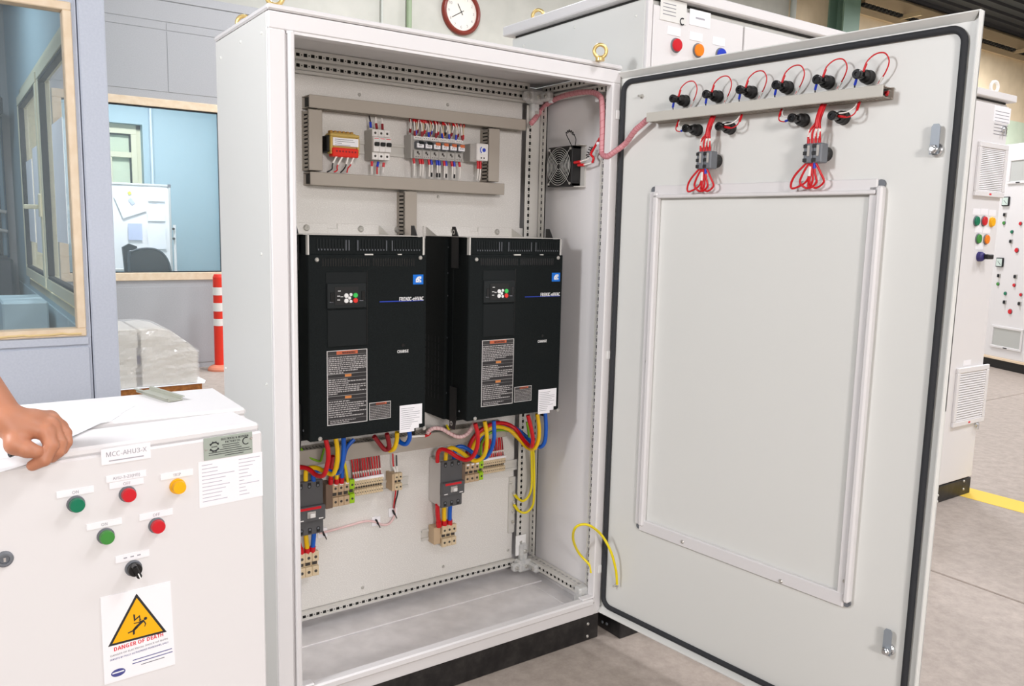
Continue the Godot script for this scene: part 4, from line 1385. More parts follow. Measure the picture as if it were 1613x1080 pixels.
func din_rail(a: Vector3, b: Vector3, label: String):
	var g := Geo.new()
	for s in [-1, 1]:
		g.span(Vector3(a.x, a.y + s * 0.0175 - 0.004, a.z + 0.0065), Vector3(b.x, a.y + s * 0.0175 + 0.004, a.z + 0.008))
		g.span(Vector3(a.x, a.y + s * 0.0125 - 0.001, a.z), Vector3(b.x, a.y + s * 0.0125 + 0.001, a.z + 0.008))
	g.span(Vector3(a.x, a.y - 0.0125, a.z), Vector3(b.x, a.y + 0.0125, a.z + 0.0015))
	tag(obj("mounting_rail", g, M.rail_steel), label, "rail")

func build_transformer():
	var z := -0.36
	var a: Vector3 = Vector3(0.3201, 1.8335, -0.36)
	var b: Vector3 = Vector3(0.422, 1.7619, -0.36)
	var o := thing("control_transformer", "small transformer with brass-coloured frame and red terminal block", "transformer", Vector3((a.x + b.x) / 2, b.y, -0.43))
	var g := Geo.new()
	g.cspan(Vector3(a.x - 0.008, b.y + 0.012, -0.438), Vector3(b.x - 0.01, a.y - 0.006, z - 0.012), 0.004)
	obj("core", g, M.black, o)
	frame_bars(o, M.bobbin, Transform3D.IDENTITY, Rect2(a.x, a.y - 0.066, b.x - a.x, 0.066), 0.009, z - 0.03, z - 0.002, 0.002)
	g = Geo.new()
	g.cspan(Vector3(a.x + 0.006, a.y - 0.055, -0.43), Vector3(b.x - 0.006, a.y + 0.004, z - 0.006), 0.006)
	obj("winding", g, M.bobbin, o)
	for k in 6:
		g = Geo.new()
		g.cspan(Vector3(a.x + 0.004 + k * 0.0145, a.y - 0.002, z - 0.035), Vector3(a.x + 0.013 + k * 0.0145, a.y + 0.01, z - 0.015), 0.001)
		obj("tab", g, M.copper, o)
	a = Vector3(0.3276, 1.8201, -0.36)
	b = Vector3(0.4164, 1.7945, -0.36)
	var lb := plate("rating_label", Vector3(a.x, b.y, z - 0.004), Vector3(b.x, a.y, z), 0.005, M.label_white, o, "white rating label")
	for k in 4:
		plate("print_line", Vector3(a.x + 0.006, a.y - 0.006 - k * 0.006, z + 0.001), Vector3(a.x + [0.07, 0.075, 0.03, 0.06][k], a.y - 0.0045 - k * 0.006, z), 0.0004, M.grey_ink, lb)
	a = Vector3(0.3242, 1.7883, -0.355)
	b = Vector3(0.4151, 1.7591, -0.355)
	g = Geo.new()
	g.cspan(Vector3(a.x, b.y, z - 0.03), Vector3(b.x, a.y, z + 0.006), 0.003)
	var tb := obj("terminal_block", g, M.transformer_red, o, "red terminal block with seven screw holes")
	for k in 7:
		g = Geo.new()
		g.cyl(Vector3(a.x + 0.014 + k * (b.x - a.x - 0.026) / 6.0, (a.y + b.y) / 2 + 0.003, z + 0.0055), Vector3.BACK, 0.0032, 0.001, 10)
		obj("screw_hole", g, M.red_dark, tb)
	var names := ["black", "red", "black", "red"]
	var paths := [[Vector3(0.3258, 1.7351, -0.36), Vector3(0.3256, 1.7191, -0.365), Vector3(0.3101, 1.7082, -0.37)], [Vector3(0.3423, 1.73, -0.36), Vector3(0.3432, 1.7161, -0.365), Vector3(0.3342, 1.7096, -0.37)], [Vector3(0.3723, 1.734, -0.36), Vector3(0.3654, 1.7194, -0.365), Vector3(0.3563, 1.7089, -0.37)], [Vector3(0.3879, 1.735, -0.36), Vector3(0.3811, 1.7245, -0.365), Vector3(0.3798, 1.7102, -0.37)]]
	var says := ["black wire under the red transformer terminals, curling into the duct first", "thin red wire second from the side duct under the transformer", "black wire under the middle of the transformer terminals", "red wire nearest the breaker under the transformer terminals"]
	for k in 4:
		g = Geo.new()
		var top: Vector3 = Vector3(a.x + 0.016 + k * 0.02, b.y + 0.002, z)
		g.tube(smooth([top] + paths[k]), 0.0022, 6)
		var wr := thing("wire", says[k], "wire", top, "transformer output wires")
		obj("conductor", g, M.cable_black if names[k] == "black" else M.cable_red, wr)
		g = Geo.new()
		g.tube([top, top + (paths[k][0] - top) * 0.9], 0.0032, 8)
		obj("marker_sleeve", g, M.ferrule_white, wr)

func build_mcb():
	var z := -0.372
	var a: Vector3 = Vector3(0.4713, 1.8597, -0.372)
	var b: Vector3 = Vector3(0.5373, 1.7598, -0.372)
	var o := thing("miniature_breaker", "white three-pole miniature circuit breaker with three black toggles", "circuit breaker", Vector3((a.x + b.x) / 2, b.y, -0.43))
	var w := (b.x - a.x) / 3.0
	var g := Geo.new()
	g.cspan(Vector3(a.x, b.y, -0.432), Vector3(b.x, a.y, z), 0.002)
	obj("body", g, M.device_grey, o)
	var hh := a.y - b.y
	for k in 3:
		var x := a.x + k * w
		g = Geo.new()
		g.cspan(Vector3(x + 0.0004, b.y + hh * 0.0, z - 0.002), Vector3(x + w - 0.0004, b.y + hh * 0.24, z + 0.002), 0.0015)
		g.cspan(Vector3(x + 0.0004, b.y + hh * 0.26, z - 0.002), Vector3(x + w - 0.0004, b.y + hh * 0.74, z + 0.012), 0.002)
		g.cspan(Vector3(x + 0.0004, b.y + hh * 0.76, z - 0.002), Vector3(x + w - 0.0004, a.y, z + 0.002), 0.0015)
		var pole := obj("pole", g, M.device_white, o)
		for y in [0.12, 0.88]:
			g = Geo.new()
			g.cyl(Vector3(x + w / 2, b.y + hh * y, z + 0.0015), Vector3.BACK, 0.0042, 0.001, 10)
			obj("screw_hole", g, M.slot_dark, pole)
		g = Geo.new()
		g.cspan(Vector3(x + 0.003, b.y + hh * 0.44, z + 0.01), Vector3(x + w - 0.003, b.y + hh * 0.57, z + 0.022), 0.002)
		obj("toggle", g, M.black, pole)
		plate("red_mark", Vector3(x + 0.003, b.y + hh * 0.68, z + 0.012), Vector3(x + w - 0.003, b.y + hh * 0.7, z), 0.0005, M.red_ink, pole)
	# wires above and below, each with its coloured boot
	var ups := [[Vector3(0.4727, 1.8672, -0.385), Vector3(0.4728, 1.8885, -0.39), Vector3(0.4658, 1.9039, -0.385)], [Vector3(0.4949, 1.865, -0.385), Vector3(0.4938, 1.8862, -0.39), Vector3(0.4914, 1.9022, -0.385)], [Vector3(0.5161, 1.8647, -0.385), Vector3(0.5173, 1.8863, -0.39), Vector3(0.5137, 1.9002, -0.385)]]
	var downs := [[Vector3(0.4773, 1.7524, -0.385), Vector3(0.4761, 1.7333, -0.385), Vector3(0.4773, 1.7123, -0.385)], [Vector3(0.4997, 1.7517, -0.385), Vector3(0.4937, 1.732, -0.38), Vector3(0.4914, 1.7126, -0.375)], [Vector3(0.521, 1.751, -0.385), Vector3(0.5187, 1.7338, -0.385), Vector3(0.5175, 1.7188, -0.385)]]
	for k in 3:
		boot_wire(ups[k], M.blue if k == 0 else M.red_dark, M.cable_black if k == 0 else M.ferrule_white, "wire with a %s boot entering the white breaker above %s toggle" % [["blue", "dark red", "dark red"][k], ["its first", "its middle", "its last"][k]], "breaker top wires")
		boot_wire(downs[k], M.blue if k == 1 else M.red, M.cable_red if k == 1 else M.ferrule_white, "wire with a %s boot leaving the white breaker below %s" % [["red", "blue", "red"][k], ["its first pole", "its middle pole", "its last pole"][k]], "breaker bottom wires")

func boot_wire(p: Array, boot: Material, wire: Material, label: String, group: String):
	var o := thing("wire", label, "wire", p[0], group)
	var s := smooth(p)
	var g := Geo.new()
	g.tube(s, 0.0026, 6)
	obj("conductor", g, wire, o)
	g = Geo.new()
	var q: Vector3 = p[0] + (p[1] - p[0]) * 0.75
	g.tube([p[0] - (p[1] - p[0]) * 0.1, q], 0.0046, 8)
	obj("boot", g, boot, o)

func build_relays():
	var z := -0.385
	var a: Vector3 = Vector3(0.6312, 1.8522, -0.385)
	var b: Vector3 = Vector3(0.8311, 1.7709, -0.385)
	var n := 6
	var w := (b.x - a.x) / n
	var yb := b.y + 0.004
	var yt := a.y
	var first: Node3D = null
	var names := ["KR1", "KR2", "KT1", "KT2", "KT3", "KT4"]
	var order := ["beside the white breaker", "second from the white breaker", "first of those with an orange flag", "second with an orange flag", "next to the last of the row", "at the timer end of the row"]
	for k in n:
		var x := a.x + k * w
		var o := thing("plug_relay", "slim plug-in relay on a grey socket, %s" % order[k], "relay", Vector3(x + w / 2, yb, -0.43), "relays on the upper mounting rail")
		var g := Geo.new()
		g.cspan(Vector3(x + 0.0005, yb, -0.432), Vector3(x + w - 0.0005, yt, z), 0.0015)
		g.cspan(Vector3(x + 0.0005, yb, z - 0.002), Vector3(x + w - 0.0005, yb + 0.03, z + 0.01), 0.002)
		obj("socket", g, M.device_grey, o)
		g = Geo.new()
		g.cspan(Vector3(x + 0.0005, yt - 0.014, z - 0.002), Vector3(x + w - 0.0005, yt, z + 0.008), 0.001)
		obj("terminal_row", g, M.device_white, o)
		g = Geo.new()
		g.cspan(Vector3(x + w * 0.18, yb + 0.034, z - 0.004), Vector3(x + w * 0.92, yt - 0.018, z + 0.024), 0.002)
		var rl := obj("relay", g, M.contact_grey, o)
		g = Geo.new()
		g.cspan(Vector3(x + w * 0.35, yt - 0.03, z + 0.022), Vector3(x + w * 0.92, yt - 0.019, z + 0.027), 0.001)
		obj("flag", g, M.orange_ink if k >= 2 else M.dark_plate, rl)
		g = Geo.new()
		g.cspan(Vector3(x + w * 0.15, yb + 0.036, z + 0.02), Vector3(x + w * 0.92, yb + 0.051, z + 0.0265), 0.001)
		var tg := obj("marker_tag", g, M.label_white, rl)
		text(names[k], 0.006, M.ink, tg, sits(Vector3(x + w * 0.53, yb + 0.0435, z + 0.0268)), false, 0.0, "lettering", 0.0003)
		g = Geo.new()
		g.box(Vector3(x + w * 0.45, yb + 0.021, z + 0.0105), Vector3(0.006, 0.008, 0.002))
		g.box(Vector3(x + w * 0.6, yb + 0.016, z + 0.0105), Vector3(0.004, 0.006, 0.002))
		obj("latch", g, M.slot_dark, o)
		for q in [0.25, 0.5, 0.75]:
			g = Geo.new()
			g.cyl(Vector3(x + w * q, yb + 0.006, z + 0.0095), Vector3.BACK, 0.0016, 0.001, 8)
			g.cyl(Vector3(x + w * q, yt - 0.007, z + 0.0075), Vector3.BACK, 0.0016, 0.001, 8)
			obj("screw_hole", g, M.slot_dark, o)
	var e := Geo.new()
	e.cspan(Vector3(a.x - 0.008, yb, -0.432), Vector3(a.x - 0.0005, yt + 0.004, z + 0.002), 0.001)
	tag(obj("end_stop", e, M.device_grey), "grey end stop clamped beside the first relay", "end stop")
	# wires over and under the relays
	var top := thing("relay_wires", "bunch of red and white wires running from the relays up into the wire duct", "wires", Vector3((a.x + b.x) / 2, yt, -0.4))
	var mats := [M.red_dark, M.red_dark, M.blue, M.red_dark, M.red_dark, M.red_dark, M.red, M.blue, M.red_dark, M.blue, M.red_dark, M.red_dark, M.red, M.blue, M.orange, M.black, M.blue]
	for k in 24:
		var x := a.x - 0.004 + (b.x - a.x + 0.012) * k / 23.0
		var dy: float = [0.018, 0.004, 0.01][k % 3]
		var dz: float = [-0.012, 0.006, -0.004][k % 3]
		var p0 := Vector3(x, yt - 0.006 + dy, z + dz)
		var p1 := Vector3(x + rng.randf_range(-0.006, 0.006), yt + 0.04, z + 0.004 + rng.randf_range(-0.008, 0.004))
		var p2 := Vector3(x + rng.randf_range(-0.014, 0.008), 1.914, z - 0.012)
		var g := Geo.new()
		g.tube(smooth([p0, p1, p2], 4), 0.0024, 6)
		var wr := obj("wire", g, M.ferrule_white if k % 3 != 2 else M.terminal_pale, top)
		g = Geo.new()
		g.tube([p0, p0.lerp(p1, 0.42)], 0.0042, 7)
		obj("boot", g, mats[k % 17], wr)
		g = Geo.new()
		g.tube([p1.lerp(p2, 0.3), p2], 0.0042, 6)
		obj("insulation", g, M.cable_red if k % 4 else M.red_dark, wr)
	var low := thing("relay_wires", "sparse red, blue and white wires dropping from the relay sockets", "wires", Vector3((a.x + b.x) / 2, 1.7, -0.4))
	var spots := [[0.03, 0], [0.15, 0], [0.2, 0], [0.33, 0], [0.38, 2], [0.49, 2], [0.54, 2], [0.64, 1], [0.68, 2], [0.8, 0], [0.85, 2], [0.96, 0]]
	for q in spots:
		var x: float = a.x + (b.x - a.x) * q[0]
		var p0 := Vector3(x, yb + 0.001, z - 0.004)
		var p1 := Vector3(x + 0.003, yb - 0.022, z - 0.002)
		var p2 := Vector3(x + 0.005, 1.716, z - 0.008)
		var g := Geo.new()
		g.tube(smooth([p0, p1, p2], 4), 0.0028, 6)
		var wr := obj("wire", g, M.ferrule_white, low)
		g = Geo.new()
		g.tube([p0, p0.lerp(p1, 0.8)], 0.0046, 7)
		obj("boot", g, M.blue if q[1] == 2 else M.red, wr)
		if q[1] == 2:
			g = Geo.new()
			g.tube([p1.lerp(p2, 0.6), p2], 0.0032, 6)
			obj("insulation", g, M.cable_black, wr)
	# timer with a blue dial
	a = Vector3(0.8677, 1.8435, -0.385)
	b = Vector3(0.9381, 1.7754, -0.385)
	var o := thing("timer_relay", "pale timer relay with a round blue dial, at the end of the relay row", "timer", Vector3((a.x + b.x) / 2, b.y, -0.43))
	var g := Geo.new()
	g.cspan(Vector3(a.x, b.y + 0.004, -0.432), Vector3(b.x - 0.012, a.y, z), 0.002)
	obj("socket", g, M.device_grey, o)
	g = Geo.new()
	g.cspan(Vector3(a.x + 0.016, b.y + 0.008, z - 0.004), Vector3(b.x - 0.004, a.y + 0.002, z + 0.02), 0.003)
	obj("body", g, M.device_white, o)
	var cx := (a.x + 0.016 + b.x - 0.004) / 2
	g = Geo.new()
	g.cyl(Vector3(cx, a.y - 0.022, z + 0.02), Vector3.BACK, 0.017, 0.003, 24, 0.001)
	var dial := obj("dial", g, M.white, o)
	g = Geo.new()
	g.cyl(Vector3(cx + 0.003, a.y - 0.022, z + 0.023), Vector3.BACK, 0.007, 0.003, 12, 0.001)
	obj("knob", g, M.blue, dial)
	g = Geo.new()
	var arc := []
	for k in 9:
		var t := PI * (0.7 + 0.6 * k / 8.0)
		arc.append(Vector3(cx + cos(t) * 0.0125, a.y - 0.022 + sin(t) * 0.0125, z + 0.0235))
	g.tube(arc, 0.0018, 6)
	obj("scale", g, M.blue, dial)
	for k in 2:
		g = Geo.new()
		g.cyl(Vector3(cx - 0.006 + k * 0.012, b.y + 0.018, z + 0.0195), Vector3.BACK, 0.003, 0.001, 10)
		obj("screw_hole", g, M.slot_dark, o)
		var p0 := Vector3(cx - 0.008 + k * 0.011, b.y + 0.007, z)
		boot_wire([p0, p0 + Vector3(0.001, -0.036, 0), Vector3(p0.x + 0.001, 1.714, z - 0.006)], M.red, M.ferrule_white, "red booted wire under the blue-dialled timer, %s" % ["nearer the relays", "nearer the side duct"][k], "timer wires")

func build_fan():
	var x := 1.19
	var c: Vector3 = Vector3(1.19, 1.7752, -0.2662)
	var s := 0.147
	var o := thing("cooling_fan", "square black cooling fan with a chrome finger guard on the inner wall", "fan", Vector3(1.235, c.y, c.z))
	var f := Transform3D(Basis(Vector3(0, 0, 1), Vector3.UP, Vector3(-1, 0, 0)), Vector3(x, c.y, c.z))
	var g := Geo.new()
	g.t = f
	for q in [[-1, 1.0], [1, 1.0]]:
		g.cspan(Vector3(-s / 2, q[0] * s / 2 - (0.012 if q[0] > 0 else 0.0), -0.04), Vector3(s / 2, q[0] * s / 2 + (0.0 if q[0] > 0 else 0.012), 0), 0.002)
		g.cspan(Vector3(q[0] * s / 2 - (0.012 if q[0] > 0 else 0.0), -s / 2, -0.04), Vector3(q[0] * s / 2 + (0.0 if q[0] > 0 else 0.012), s / 2, 0), 0.002)
	g.span(Vector3(-s / 2, -s / 2, -0.043), Vector3(s / 2, s / 2, -0.04))
	for k in 4:
		var a0 := PI / 2 * k
		var poly := PackedVector2Array([Vector2(cos(a0), sin(a0)) * 0.0])
		poly = PackedVector2Array()
		poly.append(Vector2(s / 2 - 0.004, s / 2 - 0.004).rotated(a0))
		for j in 7: poly.append(Vector2(0.068, 0).rotated(a0 + PI / 2 * j / 6.0))
		g.prism(poly, -0.012, -0.001, Transform3D.IDENTITY)
	obj("housing", g, M.black, o)
	g = Geo.new()
	g.t = f
	g.cyl(Vector3(0, 0, -0.034), Vector3.BACK, 0.028, 0.026, 24, 0.003)
	obj("hub", g, M.black_gloss, o)
	for k in 7:
		g = Geo.new()
		g.t = f * Transform3D(Basis(Vector3.BACK, TAU * k / 7.0) * Basis(Vector3.RIGHT, 0.6), Vector3(0, 0, -0.022))
		g.box(Vector3(0.046, 0, 0), Vector3(0.038, 0.03, 0.002))
		obj("blade", g, M.black_gloss, o)
	# guard of wire rings and spokes
	for k in 8:
		g = Geo.new()
		g.t = f
		var ring := []
		for j in 36: ring.append(Vector3(cos(TAU * j / 36.0), sin(TAU * j / 36.0), 0) * (0.012 + 0.0081 * k) + Vector3(0, 0, 0.006))
		g.tube(ring, 0.0012, 5, true)
		obj("guard_ring", g, M.wire_bright, o)
	for k in 4:
		g = Geo.new()
		g.t = f
		var a := PI / 4 + PI / 2 * k
		g.tube([Vector3(cos(a), sin(a), 0) * 0.01 + Vector3(0, 0, 0.004), Vector3(cos(a), sin(a), 0) * 0.088 + Vector3(0, 0, 0.004)], 0.0012, 5)
		obj("guard_spoke", g, M.wire_bright, o)
		g = Geo.new()
		g.t = f
		g.cyl(Vector3(cos(a), sin(a), 0) * 0.09, Vector3.BACK, 0.005, 0.004, 10, 0.001)
		obj("screw", g, M.bolt, o)
	g = Geo.new()
	g.cspan(Vector3(1.2, c.y - s / 2 - 0.004, c.z + s / 2), Vector3(1.235, c.y - s / 2, c.z + s / 2 + 0.03), 0.001)
	g.cspan(Vector3(1.2, c.y + s / 2, c.z + s / 2 - 0.02), Vector3(1.235, c.y + s / 2 + 0.003, c.z + s / 2 + 0.03), 0.001)
	g.cspan(Vector3(1.231, c.y - s / 2, c.z - s / 2), Vector3(1.235, c.y + s / 2, c.z + s / 2 + 0.028), 0.001)
	obj("bracket", g, M.rail_steel, o)
	for q in [[[Vector3(1.195, 1.786, -0.1847), Vector3(1.195, 1.7877, -0.1518), Vector3(1.2, 1.796, -0.1116)], 0.0035], [[Vector3(1.195, 1.7757, -0.1621), Vector3(1.195, 1.7752, -0.1295), Vector3(1.2, 1.7804, -0.0931)], 0.0035]]:
		g = Geo.new()
		g.tube([q[0][0], q[0][1]], 0.0055, 8)
		var bt := obj("plug_boot", g, M.cable_red, o)
		g = Geo.new()
		g.tube([q[0][1], q[0][2]], 0.0028, 6)
		obj("lead", g, M.ferrule_white, bt)
	g = Geo.new()
	g.tube(smooth([Vector3(1.2, 1.7813, -0.0896), Vector3(1.2, 1.7966, -0.0835), Vector3(1.2, 1.8108, -0.0983), Vector3(1.2, 1.8258, -0.0886), Vector3(1.2, 1.8467, -0.0689), Vector3(1.205, 1.8661, -0.0586)]), 0.0045, 7)
	tag(obj("fan_cable", g, M.cable_red), "red twisted fan lead rising to the pink sleeved loom", "cable")
	g = Geo.new()
	g.tube(helix(smooth([Vector3(1.2, 1.7984, -0.1153), Vector3(1.2, 1.8119, -0.116), Vector3(1.2, 1.827, -0.1062), Vector3(1.2, 1.8377, -0.0998)]), 0.006, 5), 0.0016, 5)
	tag(obj("spiral_wrap", g, M.cable_black), "black coiled lead beside the red fan lead", "cable")
	g = Geo.new()
	g.tube(smooth([Vector3(1.18, 1.8419, -0.1839), Vector3(1.18, 1.8635, -0.1998), Vector3(1.18, 1.8902, -0.2199), Vector3(1.18, 1.8996, -0.2091), Vector3(1.18, 1.8969, -0.1904), Vector3(1.18, 1.8843, -0.1751), Vector3(1.18, 1.8676, -0.1632), Vector3(1.185, 1.846, -0.1719)]), 0.0016, 5)
	g.tube(helix(smooth([Vector3(1.178, 1.8921, -0.2175), Vector3(1.178, 1.9, -0.2029), Vector3(1.178, 1.8939, -0.1841), Vector3(1.178, 1.8817, -0.1725)]), 0.004, 5), 0.0013, 5)
	tag(obj("fan_lead", g, M.cable_black), "thin black lead looped above the cooling fan", "cable")

func helix(p: Array, r: float, turns: int) -> Array:
	var out := []
	var n := turns * 10
	for k in n + 1:
		var u := float(k) / n * (p.size() - 1)
		var i: int = min(int(u), p.size() - 2)
		var q: Vector3 = p[i].lerp(p[i + 1], u - i)
		var d: Vector3 = (p[i + 1] - p[i]).normalized()
		var s := d.cross(Vector3(0.3, 0.2, 0.93)).normalized()
		var t := d.cross(s)
		var a := TAU * turns * k / n
		out.append(q + (s * cos(a) + t * sin(a)) * r)
	return out

# one feed-through terminal: body with two steps, screw holes and a wire mouth
func terminal(parent: Node, x: float, w: float, y0: float, y1: float, z: float, mat: Material):
	var h := y1 - y0
	var g := Geo.new()
	g.cspan(Vector3(x + 0.0003, y0 + h * 0.08, -0.436), Vector3(x + w - 0.0003, y1 - h * 0.08, z - 0.012), 0.001)
	g.cspan(Vector3(x + 0.0003, y0, z - 0.016), Vector3(x + w - 0.0003, y0 + h * 0.4, z), 0.0015)
	g.cspan(Vector3(x + 0.0003, y0 + h * 0.6, z - 0.016), Vector3(x + w - 0.0003, y1, z), 0.0015)
	var t := obj("terminal", g, mat, parent)
	for f in [0.2, 0.78]:
		g = Geo.new()
		g.cyl(Vector3(x + w / 2, y0 + h * f, z - 0.0004), Vector3.BACK, w * 0.22, 0.001, 10)
		obj("screw_hole", g, M.slot_dark, t)
	g = Geo.new()
	g.box(Vector3(x + w / 2, y0 + h * 0.5, z - 0.0115), Vector3(w * 0.7, h * 0.14, 0.002))
	obj("jumper_slot", g, M.slot_dark, t)

func build_terminals():
	var z := -0.385
	var data := [[Vector3(0.3281, 0.6489, -0.385), Vector3(0.3914, 0.5645, -0.385), Vector3(0.4109, 0.6493, -0.385), Vector3(0.5241, 0.6431, -0.385), Vector3(0.5242, 0.5838, -0.385), Vector3(0.3026, 0.6485, -0.385)], [Vector3(0.8673, 0.6396, -0.385), Vector3(0.9325, 0.5635, -0.385), Vector3(0.9515, 0.6373, -0.385), Vector3(1.0596, 0.6372, -0.385), Vector3(1.0612, 0.5796, -0.385), Vector3(0.8531, 0.6392, -0.385)]]
	for s in 2:
		var q: Array = data[s]
		var x0: float = q[0].x
		var x1: float = q[1].x
		var y1: float = q[0].y
		var y0: float = q[1].y
		var o := thing("terminal_strip", ["row of beige terminals with one green-yellow earth terminal under the jamb-side drive", "row of beige terminals with a green-yellow earth terminal under the door-side drive"][s], "terminal strip", Vector3(x0, y0, -0.43))
		var w := (x1 - x0) / 3.0
		for k in 3: terminal(o, x0 + k * w, w, y0, y1, z, M.terminal)
		terminal(o, x1, q[2].x - x1, y0 + 0.002, y1 + 0.004, z, M.earth_terminal)
		var g := Geo.new()
		g.cspan(Vector3(q[5].x, y0 - 0.002, -0.436), Vector3(x0 - 0.0005, y1 + 0.002, z + 0.001), 0.001)
		obj("end_bracket", g, M.terminal_side, o)
		var n := 12
		var sw: float = (q[3].x - q[2].x) / n
		for k in n: terminal(o, q[2].x + k * sw, sw, q[4].y + 0.004, q[3].y, z - 0.006, M.terminal_pale)
		g = Geo.new()
		g.cspan(Vector3(q[2].x, q[3].y - 0.004, z - 0.02), Vector3(q[3].x + 0.004, q[3].y + 0.008, z - 0.008), 0.001)
		obj("marker_strip", g, M.label_white, o)
		for k in 3: plate("marker_tag", Vector3(x0 + (k + 0.3) * w, y1 - 0.008, z), Vector3(x0 + (k + 0.85) * w, y1 - 0.002, z), 0.0006, M.label_white, o)
		# red control wires with white markers rising from the small terminals
		var c := thing("control_wires", ["comb of red control wires with white markers above the jamb-side terminals", "comb of red control wires with white markers above the door-side terminals"][s], "wires", Vector3(q[2].x, q[3].y, -0.4))
		for k in n:
			var p0 := Vector3(q[2].x + (k + 0.5) * sw, q[3].y + 0.002, z - 0.02)
			var p1 := p0 + Vector3(-0.004, 0.03, 0.004)
			var p2 := Vector3(p0.x - 0.008 + rng.randf_range(-0.002, 0.002), 0.726, z - 0.02)
			if s == 1: p2.y = 0.727
			g = Geo.new()
			g.tube(smooth([p0, p1, p2], 3), 0.003, 6)
			var wr := obj("wire", g, M.cable_red if k % 4 != 3 else M.red_dark, c)
			g = Geo.new()
			g.tube([p0 + Vector3(0, 0.006, 0), p0.lerp(p1, 1.0)], 0.0037, 7)
			obj("marker_sleeve", g, M.ferrule_white, wr)
			g = Geo.new()
			g.tube([p0 - Vector3(0, 0.004, 0), p0 + Vector3(0, 0.008, 0)], 0.0042, 7)
			obj("boot", g, M.red_dark if k else M.blue, wr)
	# two-way terminal near the lower duct
	var a: Vector3 = Vector3(0.5672, 0.6482, -0.385)
	var b: Vector3 = Vector3(0.5984, 0.5833, -0.385)
	var o := thing("terminal_strip", "pair of small beige terminals by itself beside the longer row", "terminal strip", Vector3(a.x, b.y, -0.43))
	var w := (b.x - a.x) / 2
	for k in 2: terminal(o, a.x + k * w, w, b.y, a.y, z, M.terminal_pale)
	var g := Geo.new()
	g.cspan(Vector3(a.x - 0.011, b.y, -0.436), Vector3(a.x - 0.0005, a.y, z), 0.001)
	obj("end_bracket", g, M.terminal, o)
	# three-way power terminals low on the plate
	var low := [[Vector3(0.7664, 0.4116, -0.38), Vector3(0.8295, 0.3277, -0.38)], [Vector3(0.2006, 0.42, -0.38), Vector3(0.2746, 0.3323, -0.38)]]
	for s in 2:
		var p: Vector3 = low[s][0]
		var r: Vector3 = low[s][1]
		o = thing("terminal_strip", ["three beige power terminals under the fully visible moulded breaker", "three beige power terminals low beside the cabinet jamb"][s], "terminal strip", Vector3(p.x, r.y, -0.43))
		w = (r.x - p.x) / 3
		for k in 3: terminal(o, p.x + k * w, w, r.y, p.y, -0.38, M.terminal_pale)
		g = Geo.new()
		g.cspan(Vector3(p.x - 0.03, r.y + 0.012, -0.436), Vector3(p.x - 0.0005, p.y - 0.004, -0.392), 0.002)
		obj("end_bracket", g, M.terminal, o)
		din_rail(Vector3(p.x - 0.06, (p.y + r.y) / 2, -0.44), Vector3(r.x + 0.005, (p.y + r.y) / 2, -0.44), ["short steel rail under the power terminals by the post", "short steel rail under the power terminals by the jamb"][s])

